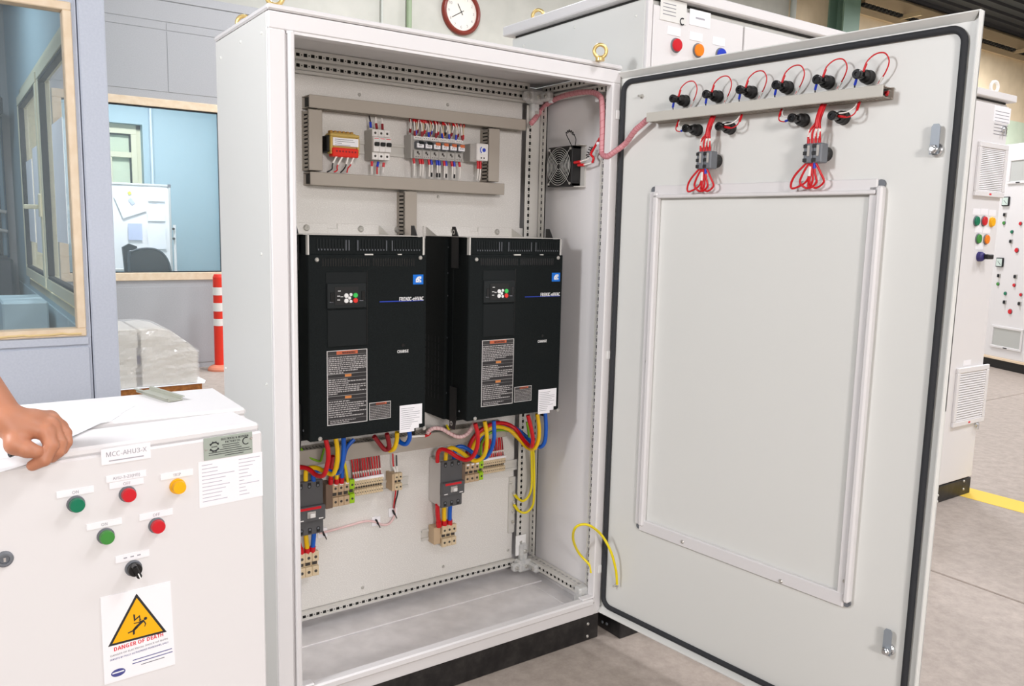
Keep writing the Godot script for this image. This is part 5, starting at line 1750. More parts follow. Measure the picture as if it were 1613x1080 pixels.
func build_breakers():
	var z := -0.345
	var spots := [[Vector3(0.7373, 0.6786, -0.345), Vector3(0.8311, 0.4983, -0.345)], [Vector3(0.1956, 0.6857, -0.345), Vector3(0.2783, 0.4973, -0.345)]]
	for s in 2:
		var p: Vector3 = spots[s][0]
		var r: Vector3 = spots[s][1]
		if s == 1: p.x = r.x - (spots[0][1].x - spots[0][0].x) * 1.05
		var o := thing("moulded_breaker", ["grey moulded-case breaker with a red-striped handle panel, fully in view", "grey moulded-case breaker half hidden behind the cabinet's front jamb"][s], "circuit breaker", Vector3((p.x + r.x) / 2, r.y, -0.42), "moulded-case breakers")
		var h := p.y - r.y
		var w := r.x - p.x
		var g := Geo.new()
		g.cspan(Vector3(p.x, r.y + 0.003, -0.438), Vector3(r.x, p.y - 0.003, z - 0.004), 0.003)
		obj("case", g, M.breaker_light, o, "pale grey case sides")
		g = Geo.new()
		g.cspan(Vector3(p.x + 0.0005, r.y, z - 0.012), Vector3(r.x - 0.0005, p.y, z), 0.003)
		obj("front_cover", g, M.breaker_grey, o)
		g = Geo.new()
		g.cspan(Vector3(p.x - 0.001, r.y + h * 0.27, z - 0.008), Vector3(r.x + 0.002, r.y + h * 0.55, z + 0.014), 0.003)
		var mid := obj("handle_panel", g, M.breaker_grey, o)
		plate("red_stripe", Vector3(p.x + w * 0.12, r.y + h * 0.49, z + 0.0138), Vector3(p.x + w * 0.86, r.y + h * 0.535, z), 0.001, M.red, mid)
		g = Geo.new()
		g.cspan(Vector3(p.x + w * 0.36, r.y + h * 0.34, z + 0.012), Vector3(p.x + w * 0.66, r.y + h * 0.46, z + 0.017), 0.001)
		obj("handle_slot", g, M.device_grey, mid)
		g = Geo.new()
		g.cspan(Vector3(p.x + w * 0.42, r.y + h * 0.36, z + 0.014), Vector3(p.x + w * 0.6, r.y + h * 0.44, z + 0.028), 0.002)
		obj("handle", g, M.device_white, mid)
		for q in [[0.15, 0.3], [0.85, 0.3]]:
			plate("print_mark", Vector3(p.x + w * (q[0] - 0.08), r.y + h * q[1], z + 0.0138), Vector3(p.x + w * (q[0] + 0.08), r.y + h * (q[1] + 0.02), z), 0.0008, M.device_white, mid)
		for k in 3:
			for y in [0.9, 0.1]:
				g = Geo.new()
				g.cyl(Vector3(p.x + w * (0.2 + 0.3 * k), r.y + h * y, z - 0.0005), Vector3.BACK, 0.0068, 0.001, 12)
				g.box(Vector3(p.x + w * (0.2 + 0.3 * k), r.y + h * (y + (0.04 if y > 0.5 else -0.04)), z - 0.001), Vector3(0.012, h * 0.06, 0.003))
				obj("terminal_recess", g, M.black, o)
				g = Geo.new()
				g.cyl(Vector3(p.x + w * (0.2 + 0.3 * k), r.y + h * y, z), Vector3.BACK, 0.004, 0.0012, 8)
				obj("terminal_screw", g, M.contact_grey, o)

func cable(pts: Array, r: float, mat: Material, label: String, group := "", boots := []):
	var o := thing("cable", label, "cable", pts[0], group)
	var s := smooth(pts, 6)
	var g := Geo.new()
	g.tube(s, r, 10)
	obj("insulation", g, mat, o)
	for e in boots:
		var a: Vector3 = s[0] if e[0] == 0 else s[s.size() - 1]
		var b: Vector3 = s[2] if e[0] == 0 else s[s.size() - 3]
		g = Geo.new()
		g.tube([a, a + (b - a).normalized() * 0.022], r * 1.25, 10)
		obj("boot", g, e[1], o)

func build_cables():
	var r := 0.0078
	var gr := "power cables under the drives"
	# jamb-side drive, supply side
	cable([Vector3(0.2279, 0.8685, -0.2), Vector3(0.2368, 0.8273, -0.2), Vector3(0.2405, 0.7841, -0.21), Vector3(0.2337, 0.7368, -0.23), Vector3(0.2235, 0.7278, -0.27), Vector3(0.2092, 0.7428, -0.3), Vector3(0.1892, 0.7433, -0.33), Vector3(0.16, 0.7347, -0.35)], r, M.cable_red, "red power cable curling from the jamb-side drive towards the half hidden breaker", gr)
	cable([Vector3(0.2722, 0.8558, -0.22), Vector3(0.2772, 0.817, -0.22), Vector3(0.2801, 0.7733, -0.23), Vector3(0.2759, 0.7301, -0.25), Vector3(0.2643, 0.7266, -0.28), Vector3(0.2432, 0.7362, -0.32), Vector3(0.219, 0.7284, -0.34), Vector3(0.2181, 0.6889, -0.35)], r, M.cable_yellow, "yellow power cable curling from the jamb-side drive to the half hidden breaker", gr)
	cable([Vector3(0.3028, 0.8521, -0.23), Vector3(0.3047, 0.8097, -0.235), Vector3(0.3023, 0.7623, -0.24), Vector3(0.3003, 0.7237, -0.27), Vector3(0.2671, 0.7288, -0.3), Vector3(0.2489, 0.7198, -0.335), Vector3(0.241, 0.7039, -0.34), Vector3(0.2463, 0.6844, -0.35)], r, M.cable_blue, "blue power cable curling from the jamb-side drive to the half hidden breaker", gr)
	cable([Vector3(0.3108, 0.7626, -0.34), Vector3(0.3132, 0.7143, -0.36), Vector3(0.3208, 0.6521, -0.385)], r * 0.9, M.cable_red, "short red cable with a red boot in the first jamb-side terminal", gr, [[1, M.cable_red]])
	cable([Vector3(0.3303, 0.7919, -0.34), Vector3(0.3343, 0.7111, -0.36), Vector3(0.3427, 0.6497, -0.385)], r * 0.9, M.cable_yellow, "short yellow cable with a red boot in the second jamb-side terminal", gr, [[1, M.cable_red]])
	cable([Vector3(0.389, 0.811, -0.34), Vector3(0.3629, 0.7809, -0.345), Vector3(0.3568, 0.7295, -0.36), Vector3(0.3614, 0.6483, -0.385)], r * 0.9, M.cable_blue, "short blue cable with a red boot in the third jamb-side terminal", gr, [[1, M.cable_red]])
	cable([Vector3(0.3564, 0.732, -0.35), Vector3(0.3679, 0.6951, -0.36), Vector3(0.3842, 0.6474, -0.385)], r * 0.62, M.cable_earth, "green-yellow earth wire entering the jamb-side terminals", gr)
	cable([Vector3(0.2892, 0.7874, -0.36), Vector3(0.2808, 0.7619, -0.36), Vector3(0.2748, 0.7416, -0.37), Vector3(0.2346, 0.7636, -0.38), Vector3(0.2137, 0.793, -0.38)], r * 0.5, M.cable_green, "thin green-yellow wire in front of the wire duct beside the jamb", gr)
	# jamb-side drive, motor side
	cable([Vector3(0.4068, 0.8452, -0.22), Vector3(0.4339, 0.8116, -0.23), Vector3(0.4509, 0.7919, -0.23), Vector3(0.4619, 0.797, -0.22), Vector3(0.4557, 0.8213, -0.21), Vector3(0.444, 0.8538, -0.2)], r, M.red_dark, "dark red cable looping under the jamb-side drive's rating sticker", gr)
	cable([Vector3(0.4813, 0.8544, -0.2), Vector3(0.4853, 0.8227, -0.21), Vector3(0.4813, 0.7944, -0.22), Vector3(0.4758, 0.7824, -0.24), Vector3(0.4713, 0.7863, -0.26)], r, M.cable_yellow, "yellow cable bent under the jamb-side drive near its white sticker", gr)
	cable([Vector3(0.5272, 0.854, -0.2), Vector3(0.5338, 0.8244, -0.21), Vector3(0.5252, 0.8034, -0.22), Vector3(0.5133, 0.8068, -0.24), Vector3(0.5088, 0.8244, -0.26)], r, M.cable_blue, "blue cable bent under the white sticker of the jamb-side drive", gr)
	# door-side drive, supply side to the visible breaker
	cable([Vector3(0.7912, 0.848, -0.2), Vector3(0.8021, 0.8105, -0.2), Vector3(0.8093, 0.7656, -0.21), Vector3(0.8002, 0.7252, -0.22), Vector3(0.7841, 0.7052, -0.24), Vector3(0.7663, 0.7088, -0.27), Vector3(0.742, 0.7283, -0.3), Vector3(0.7295, 0.7308, -0.33), Vector3(0.7228, 0.7137, -0.345), Vector3(0.7294, 0.6757, -0.36)], r, M.cable_red, "red power cable snaking from the door-side drive to the first pole of the breaker", gr)
	cable([Vector3(0.8378, 0.8483, -0.21), Vector3(0.8481, 0.7973, -0.21), Vector3(0.8533, 0.7416, -0.22), Vector3(0.8511, 0.7041, -0.24), Vector3(0.8333, 0.6894, -0.26), Vector3(0.815, 0.6994, -0.28), Vector3(0.7963, 0.7184, -0.31), Vector3(0.7746, 0.7289, -0.335), Vector3(0.7601, 0.7139, -0.345), Vector3(0.7645, 0.675, -0.36)], r, M.cable_yellow, "yellow power cable snaking from the door-side drive to the middle pole of the breaker", gr)
	cable([Vector3(0.8843, 0.8434, -0.22), Vector3(0.8871, 0.7795, -0.22), Vector3(0.8878, 0.7268, -0.24), Vector3(0.8766, 0.6955, -0.26), Vector3(0.8647, 0.6909, -0.29), Vector3(0.8457, 0.7124, -0.32), Vector3(0.8236, 0.7259, -0.34), Vector3(0.802, 0.7178, -0.35), Vector3(0.8001, 0.6665, -0.36)], r, M.cable_blue, "blue power cable snaking from the door-side drive to the last pole of the breaker", gr)
	# door-side drive, motor side: three cables arching back to the terminals
	cable([Vector3(1.0237, 0.8519, -0.2), Vector3(1.0411, 0.7969, -0.2), Vector3(1.0571, 0.7518, -0.21), Vector3(1.0648, 0.7186, -0.23), Vector3(1.0671, 0.7318, -0.28), Vector3(1.0542, 0.7694, -0.32), Vector3(1.0174, 0.792, -0.34), Vector3(0.965, 0.7933, -0.35), Vector3(0.9108, 0.7672, -0.36), Vector3(0.8797, 0.7247, -0.37), Vector3(0.874, 0.6746, -0.385)], r, M.cable_red, "red cable arching from the post side of the door-side drive back to its terminals", gr, [[1, M.red_dark]])
	cable([Vector3(1.0669, 0.8525, -0.2), Vector3(1.0774, 0.798, -0.2), Vector3(1.0833, 0.7457, -0.21), Vector3(1.0785, 0.7085, -0.23), Vector3(1.0742, 0.7063, -0.27), Vector3(1.0581, 0.7374, -0.31), Vector3(1.0244, 0.7709, -0.33), Vector3(0.9685, 0.7828, -0.345), Vector3(0.9206, 0.7549, -0.36), Vector3(0.8957, 0.717, -0.37), Vector3(0.89, 0.6724, -0.385)], r, M.cable_yellow, "yellow cable arching from the post side of the door-side drive back to its terminals", gr, [[1, M.red_dark]])
	cable([Vector3(1.1048, 0.8521, -0.2), Vector3(1.1103, 0.794, -0.2), Vector3(1.1144, 0.7388, -0.21), Vector3(1.1101, 0.712, -0.23), Vector3(1.1078, 0.7108, -0.27), Vector3(1.0987, 0.7351, -0.31), Vector3(1.0646, 0.7671, -0.33), Vector3(1.021, 0.7838, -0.345), Vector3(0.9589, 0.7769, -0.36), Vector3(0.921, 0.7359, -0.37), Vector3(0.9092, 0.6725, -0.385)], r, M.cable_blue, "blue cable arching from the post side of the door-side drive back to its terminals", gr, [[1, M.red_dark]])
	cable([Vector3(1.093, 0.7971, -0.3), Vector3(1.1034, 0.7452, -0.3), Vector3(1.1078, 0.7072, -0.31), Vector3(1.0789, 0.7388, -0.33), Vector3(1.025, 0.762, -0.35), Vector3(0.9659, 0.7576, -0.36), Vector3(0.9343, 0.7163, -0.375), Vector3(0.9423, 0.6383, -0.39)], r * 0.62, M.cable_green, "green-yellow earth cable arching under the door-side drive", gr)
	cable([Vector3(0.7903, 0.8007, -0.4), Vector3(0.8005, 0.7711, -0.38), Vector3(0.8443, 0.7518, -0.38), Vector3(0.8694, 0.7646, -0.37)], r * 0.55, M.cable_earth, "thin yellow earth wire under the bottom ear of the door-side drive", gr)
	# earth pair down the rear post
	cable([Vector3(1.1353, 0.6886, -0.33), Vector3(1.1478, 0.6556, -0.34), Vector3(1.167, 0.5778, -0.36), Vector3(1.1684, 0.5128, -0.36), Vector3(1.1643, 0.4692, -0.37), Vector3(1.1454, 0.447, -0.38), Vector3(1.1334, 0.451, -0.4), Vector3(1.1309, 0.4617, -0.42)], r * 0.62, M.cable_earth, "yellow-green earth cable ending at the upper bolt of the earth bar", gr)
	cable([Vector3(1.1422, 0.6877, -0.33), Vector3(1.159, 0.6541, -0.34), Vector3(1.1791, 0.576, -0.36), Vector3(1.1821, 0.4631, -0.36), Vector3(1.1802, 0.4175, -0.37), Vector3(1.1561, 0.3949, -0.38), Vector3(1.1348, 0.4011, -0.4), Vector3(1.1307, 0.4186, -0.42)], r * 0.62, M.cable_earth, "yellow-green earth cable ending at the lower bolt of the earth bar", gr)
	for q in [[[Vector3(1.1333, 0.4525, -0.405), Vector3(1.1294, 0.4642, -0.425)], "upper"], [[Vector3(1.1348, 0.4026, -0.405), Vector3(1.1292, 0.4204, -0.425)], "lower"]]:
		var g := Geo.new()
		g.tube([q[0][0], q[0][1]], 0.0062, 8)
		tag(obj("cable_lug", g, M.cable_earth), "ribbed yellow cable lug on the %s earth bolt" % q[1], "cable lug", "earth cable lugs")
	var o := thing("earth_bar", "steel earth bar with bolts on the plate edge beside the rear post", "earth bar", Vector3(1.1249, 0.2959, -0.43))
	var g := Geo.new()
	var a: Vector3 = Vector3(1.1088, 0.5365, -0.43)
	var b: Vector3 = Vector3(1.1344, 0.2995, -0.43)
	g.cspan(Vector3(a.x, b.y, -0.44), Vector3(b.x + 0.004, a.y, -0.43), 0.001)
	obj("bar", g, M.rail_steel, o)
	for q in [Vector3(1.1139, 0.5143, -0.43), Vector3(1.1271, 0.4703, -0.43), Vector3(1.1282, 0.4305, -0.43), Vector3(1.1257, 0.3925, -0.43), Vector3(1.127, 0.347, -0.43)]:
		g = Geo.new()
		g.cyl(q, Vector3(-0.4, 0.1, 1), 0.006, 0.008, 6, 0.001)
		g.cyl(q, Vector3(-0.4, 0.1, 1), 0.0035, 0.028, 8)
		obj("bolt", g, M.bolt, o)
	# breakers down to the low terminals
	var says := ["red", "yellow", "blue"]
	var mats := [M.cable_red, M.cable_yellow, M.cable_blue]
	var p := [[Vector3(0.7371, 0.5065, -0.37), Vector3(0.7445, 0.4662, -0.38), Vector3(0.757, 0.4105, -0.39)], [Vector3(0.7665, 0.4985, -0.37), Vector3(0.7729, 0.4553, -0.38), Vector3(0.7805, 0.4127, -0.39)], [Vector3(0.7937, 0.4992, -0.37), Vector3(0.7977, 0.4563, -0.38), Vector3(0.8043, 0.4098, -0.39)]]
	for k in 3: cable(p[k], r * 1.1, mats[k], "%s cable from the fully visible breaker down to the beige power terminals" % says[k], "short cables below the breakers", [[1, M.cable_red]])
	p = [[Vector3(0.1956, 0.5081, -0.37), Vector3(0.2014, 0.4684, -0.38), Vector3(0.2153, 0.4194, -0.39)], [Vector3(0.2234, 0.4971, -0.37), Vector3(0.23, 0.4625, -0.38), Vector3(0.2365, 0.416, -0.39)], [Vector3(0.2538, 0.4965, -0.37), Vector3(0.2539, 0.4576, -0.38), Vector3(0.2541, 0.4166, -0.39)]]
	for k in 3: cable(p[k], r * 1.05, mats[k], "%s cable below the breaker half hidden behind the jamb" % says[k], "short cables below the breakers", [[1, M.cable_red]])
	# small pair from the lower duct through the little terminals
	cable([Vector3(0.5657, 0.7204, -0.4), Vector3(0.5633, 0.6804, -0.39), Vector3(0.5695, 0.655, -0.385)], 0.0028, M.cable_red, "thin red wire entering the pair of small terminals", "", [[1, M.ferrule_white]])
	cable([Vector3(0.5805, 0.7126, -0.4), Vector3(0.5768, 0.6784, -0.39), Vector3(0.5769, 0.6538, -0.385)], 0.0028, M.cable_black, "thin black wire entering the pair of small terminals", "", [[1, M.ferrule_white]])
	cable([Vector3(0.571, 0.5857, -0.385), Vector3(0.5723, 0.5696, -0.39), Vector3(0.5725, 0.5377, -0.4), Vector3(0.5826, 0.505, -0.425)], 0.0028, M.cable_red, "thin red wire leaving the pair of small terminals", "")
	cable([Vector3(0.5796, 0.5843, -0.385), Vector3(0.5798, 0.5654, -0.39), Vector3(0.5775, 0.5368, -0.4), Vector3(0.5852, 0.5046, -0.425)], 0.0028, M.cable_black, "thin black wire leaving the pair of small terminals", "")
	cable([Vector3(0.5876, 0.5144, -0.43), Vector3(0.5902, 0.4904, -0.43), Vector3(0.5853, 0.4647, -0.43), Vector3(0.5646, 0.445, -0.43), Vector3(0.5367, 0.4474, -0.43), Vector3(0.512, 0.4627, -0.43), Vector3(0.4695, 0.4731, -0.43), Vector3(0.4099, 0.469, -0.43), Vector3(0.3575, 0.465, -0.43), Vector3(0.3174, 0.4627, -0.43), Vector3(0.2959, 0.463, -0.43)], 0.0042, M.sleeve_pale, "pale pink sleeved wire clipped across the mounting plate", "")
	for q in [[Vector3(0.5852, 0.4853, -0.44), "standing nearer the small terminals"], [Vector3(0.5168, 0.4627, -0.44), "further from the small terminals"], [Vector3(0.31, 0.4598, -0.44), "at the half hidden breaker"]]:
		g = Geo.new()
		g.cbox(q[0] + Vector3(0, 0, 0.003), Vector3(0.034, 0.034, 0.006), 0.001)
		var c := thing_in("cable_clip", "white adhesive cable clip with a black tie, %s" % q[1], "cable clip", sits(q[0]), "cable clips on the plate")
		g = Geo.new()
		g.cbox(Vector3(0, 0, 0.003), Vector3(0.034, 0.034, 0.006), 0.001)
		obj("base", g, M.label_white, c)
		g = Geo.new()
		g.t = Transform3D(Basis(Vector3.BACK, 0.4), Vector3(0, 0, 0.012))
		g.cbox(Vector3.ZERO, Vector3(0.006, 0.022, 0.012), 0.002)
		g.box(Vector3(0, -0.014, 0.006), Vector3(0.003, 0.02, 0.003))
		obj("tie", g, M.black, c)
	# sleeve loop between the drives
	ribbed([Vector3(0.6532, 0.8071, -0.3), Vector3(0.659, 0.8215, -0.29), Vector3(0.6735, 0.8281, -0.28), Vector3(0.7026, 0.8209, -0.28), Vector3(0.7351, 0.8012, -0.28), Vector3(0.762, 0.7875, -0.27), Vector3(0.7858, 0.7914, -0.26), Vector3(0.8034, 0.8125, -0.25), Vector3(0.8135, 0.8412, -0.24)], 0.0075, M.sleeve_pale, "pink spiral sleeve looping between the two drives")
	g = Geo.new()
	g.tube([Vector3(0.6474, 0.7952, -0.31), Vector3(0.6589, 0.8001, -0.305), Vector3(0.6636, 0.8084, -0.3)], 0.006, 8)
	tag(obj("red_boot", g, M.cable_red), "small red boot at the end of the pink spiral sleeve", "boot")
	cable([Vector3(0.5685, 0.8064, -0.3), Vector3(0.5908, 0.8026, -0.3), Vector3(0.619, 0.801, -0.3), Vector3(0.6418, 0.7992, -0.3)], 0.0035, M.ferrule_white, "white marked wire beside the pink spiral sleeve", "")
	# sleeved loom from the top duct over to the door
	var loom := [Vector3(1.1257, 1.9353, -0.37), Vector3(1.1357, 1.9517, -0.36), Vector3(1.2, 1.9893, -0.4159), Vector3(1.205, 2.0184, -0.371), Vector3(1.205, 2.0344, -0.2853), Vector3(1.205, 2.0371, -0.1919), Vector3(1.205, 2.0307, -0.1199), Vector3(1.2, 2.013, -0.0681), Vector3(1.2, 1.9892, -0.0497), Vector3(1.2, 1.9015, -0.0413), Vector3(1.2, 1.8315, -0.0406)]
	var turn := [Vector3(1.2, 1.807, -0.0358), Vector3(1.1971, 1.7984, -0.005), Vector3(1.2065, 1.8128, 0.02), Vector3(1.228, 1.8403, 0.05), Vector3(1.2191, 1.8779, 0.1047), Vector3(1.2218, 1.8946, 0.1317), Vector3(1.2245, 1.9111, 0.1582)]
	ribbed(loom + turn, 0.0098, M.sleeve, "thick pink sleeved wire loom running from the top wire duct to the open door")
	for q in [[Vector3(1.2, 1.9959, -0.0705), "at its upper bend"], [Vector3(1.2, 1.8457, -0.0551), "above the fan lead"], [Vector3(1.2, 2.022, -0.3446), "by the rear post"]]:
		g = Geo.new()
		g.cbox(q[0], Vector3(0.014, 0.012, 0.022), 0.003)
		tag(obj("cable_tie", g, M.label_white), "white tie mount holding the pink loom, %s" % q[1], "cable tie", "tie mounts on the pink loom")
	# earth lead from the post to the door
	cable([Vector3(1.2, 0.2632, -0.0122), Vector3(1.2, 0.2901, -0.0211), Vector3(1.17, 0.3337, -0.0508), Vector3(1.1142, 0.408, -0.02), Vector3(1.0851, 0.4681, 0.02), Vector3(1.0974, 0.4889, 0.04), Vector3(1.1255, 0.4851, 0.06), Vector3(1.1821, 0.4378, 0.06), Vector3(1.207, 0.3802, 0.084), Vector3(1.228, 0.3079, 0.0925), Vector3(1.238, 0.2488, 0.0919)], 0.0048, M.cable_earth, "yellow earth lead looping from the cabinet post to the stud on the door")

func ribbed(pts: Array, r: float, mat: Material, label: String):
	var o := thing("wire_loom", label, "wire loom", pts[0])
	var s := smooth(pts, 6)
	var g := Geo.new()
	g.tube(s, r, 10)
	obj("sleeve", g, mat, o)
	g = Geo.new()
	var total := 0.0
	for k in s.size() - 1: total += s[k].distance_to(s[k + 1])
	g.tube(helix(s, r * 0.98, int(total / (r * 1.6))), r * 0.09, 5)
	obj("spiral", g, M.ring_line, o)

# base of a thing on the door, in the door's own axes
func on_door(at: Vector3) -> Transform3D:
	return door_frame * sits(at)

func build_door_gear():
	# wire duct across the door
	var a := Vector3(0.1664, 1.898, 0.045)
	var b := Vector3(0.957, 1.929, 0.045)
	var o := thing_in("wire_duct", "pale grey wire duct fixed across the open door between two rows of lamps", "wire duct", on_door(a))
	shift_of[o] = a
	duct(o, a, b, 0.063, true, M.duct_door, 0)
	var g := Geo.new()
	g.tube([Vector3(0.93, 1.912, 0.0), Vector3(0.955, 1.914, 0.01), Vector3(0.957, 1.905, 0.02)], 0.004, 6)
	tag(obj_on("loose_wire", g, M.cable_red), "red wire showing in the open end of the door's wire duct", "wire")
	# backs of the indicator lamps: black body at the sheet, small lamp block in front, looped red wire
	var top := [[Vector3(0.275, 1.9686, 0), Vector3(0.2814, 1.966, 0.05)], [Vector3(0.4031, 1.9631, 0), Vector3(0.4017, 1.963, 0.05)], [Vector3(0.5243, 1.9615, 0), Vector3(0.5223, 1.9665, 0.05)], [Vector3(0.6449, 1.9662, 0), Vector3(0.6409, 1.9655, 0.05)], [Vector3(0.7705, 1.9638, 0), Vector3(0.7661, 1.9662, 0.05)], [Vector3(0.8848, 1.9618, 0), Vector3(0.8835, 1.965, 0.05)]]
	var nth := ["nearest the hinge", "second from the hinge", "third from the hinge", "fourth from the hinge", "fifth from the hinge", "furthest from the hinge"]
	var first := lamp_back(top[0][0], true)
	first.set_meta("label", "black lamp back with a looped red wire, upper door row, %s" % nth[0])
	for k in range(1, 6):
		copy(first, on_door(Vector3(top[k][0].x, 1.963, -0.02)), "black lamp back with a looped red wire, upper door row, %s" % nth[k])
	var low := [Vector3(0.3317, 1.8703, 0), Vector3(0.4568, 1.8626, 0), Vector3(0.7028, 1.8665, 0), Vector3(0.8234, 1.8614, 0)]
	var l1 := lamp_back(low[0], false)
	l1.set_meta("label", "black lamp back below the door wire duct, nearest the hinge")
	copy(l1, on_door(Vector3(low[2].x, 1.866, -0.02)), "black lamp back below the door wire duct, third from the hinge")
	var l2 := lamp_back(low[1], false, true)
	l2.set_meta("label", "black lamp back below the door wire duct, second from the hinge")
	copy(l2, on_door(Vector3(low[3].x, 1.862, -0.02)), "black lamp back below the door wire duct, furthest from the hinge")
	# selector contact blocks with their red wires
	var cb := [[Vector3(0.3568, 1.795, 0.03), Vector3(0.4402, 1.7346, 0.03)], [Vector3(0.7299, 1.7932, 0.03), Vector3(0.8013, 1.7391, 0.03)]]
	var c0 := contact_block(cb[0][0], cb[0][1])
	c0.set_meta("label", "grey contact block hanging from red wires on the door, nearer the hinge")
	copy(c0, on_door(Vector3((cb[1][0].x + cb[1][1].x) / 2, (cb[1][0].y + cb[1][1].y) / 2, -0.02)), "grey contact block hanging from red wires on the door, further from the hinge")

func obj_on(called: String, g: Geo, mat: Material) -> MeshInstance3D:
	return put(called, g.mesh(), mat, self, door_frame)

func lamp_back(at: Vector3, upper: bool, flip := false) -> Node3D:
	var y: float = 1.963 if upper else (1.862 if flip else 1.866)
	var o := thing_in("lamp_holder", "black back of a door lamp", "lamp holder", on_door(Vector3(at.x, y, -0.02)), "lamp holders on the door")
	var g := Geo.new()
	g.lathe([Vector2(0, 0), Vector2(0.019, 0), Vector2(0.019, 0.004), Vector2(0.0175, 0.006), Vector2(0.0175, 0.022), Vector2(0.015, 0.027), Vector2(0.013, 0.036), Vector2(0, 0.036)], sits(Vector3.ZERO), 20)
	obj("body", g, M.black, o)
	g = Geo.new()
	g.lathe([Vector2(0, 0.03), Vector2(0.0105, 0.03), Vector2(0.0105, 0.058), Vector2(0.0128, 0.06), Vector2(0.0128, 0.068), Vector2(0.0112, 0.071), Vector2(0.005, 0.071), Vector2(0.004, 0.067), Vector2(0, 0.067)], sits(Vector3.ZERO), 18)
	obj("lamp_block", g, M.black_gloss, o)
	g = Geo.new()
	g.cbox(Vector3(0.002, 0.0, 0.042), Vector3(0.03, 0.012, 0.016), 0.002)
	obj("terminal_wing", g, M.black, o)
	if upper:
		g = Geo.new()
		g.tube(smooth([Vector3(0.006, 0.012, 0.045), Vector3(0.015, 0.034, 0.045), Vector3(0.034, 0.05, 0.04), Vector3(0.055, 0.05, 0.034), Vector3(0.066, 0.03, 0.03), Vector3(0.058, 0.005, 0.026), Vector3(0.04, -0.018, 0.02), Vector3(0.026, -0.034, 0.012)]), 0.0019, 6)
		obj("wire", g, M.cable_red, o)
		g = Geo.new()
		g.tube([Vector3(0.006, 0.008, 0.045), Vector3(0.013, 0.028, 0.045)], 0.0033, 8)
		obj("boot", g, M.cable_red, o)
		g = Geo.new()
		g.tube([Vector3(0.05, -0.007, 0.023), Vector3(0.026, -0.034, 0.012)], 0.0032, 8)
		obj("marker_sleeve", g, M.ferrule_white, o)
		g = Geo.new()
		g.tube([Vector3(-0.008, -0.008, 0.05), Vector3(-0.014, -0.024, 0.046)], 0.0036, 8)
		obj("boot", g, M.blue, o)
		g = Geo.new()
		g.tube([Vector3(-0.014, -0.024, 0.046), Vector3(-0.022, -0.04, 0.03)], 0.0018, 6)
		obj("wire", g, M.cable_black, o)
	else:
		var s := 1.0 if flip else -1.0
		g = Geo.new()
		g.tube(smooth([Vector3(s * 0.012, -0.002, 0.05), Vector3(s * 0.036, -0.006, 0.05), Vector3(s * 0.054, 0.004, 0.046), Vector3(s * 0.056, 0.034, 0.03)]), 0.0019, 6)
		obj("wire", g, M.cable_red, o)
		g = Geo.new()
		g.tube(smooth([Vector3(s * 0.012, 0.006, 0.052), Vector3(s * 0.034, 0.008, 0.05), Vector3(s * 0.048, 0.02, 0.04), Vector3(s * 0.05, 0.034, 0.03)]), 0.0019, 6)
		obj("wire", g, M.ferrule_white, o)
		g = Geo.new()
		g.tube([Vector3(s * 0.01, -0.001, 0.05), Vector3(s * 0.03, -0.005, 0.05)], 0.0034, 8)
		obj("boot", g, M.cable_red if flip else M.blue, o)
		g = Geo.new()
		g.tube([Vector3(s * 0.056, 0.012, 0.04), Vector3(s * 0.056, 0.034, 0.03)], 0.0036, 8)
		obj("boot", g, M.cable_red, o)
	return o

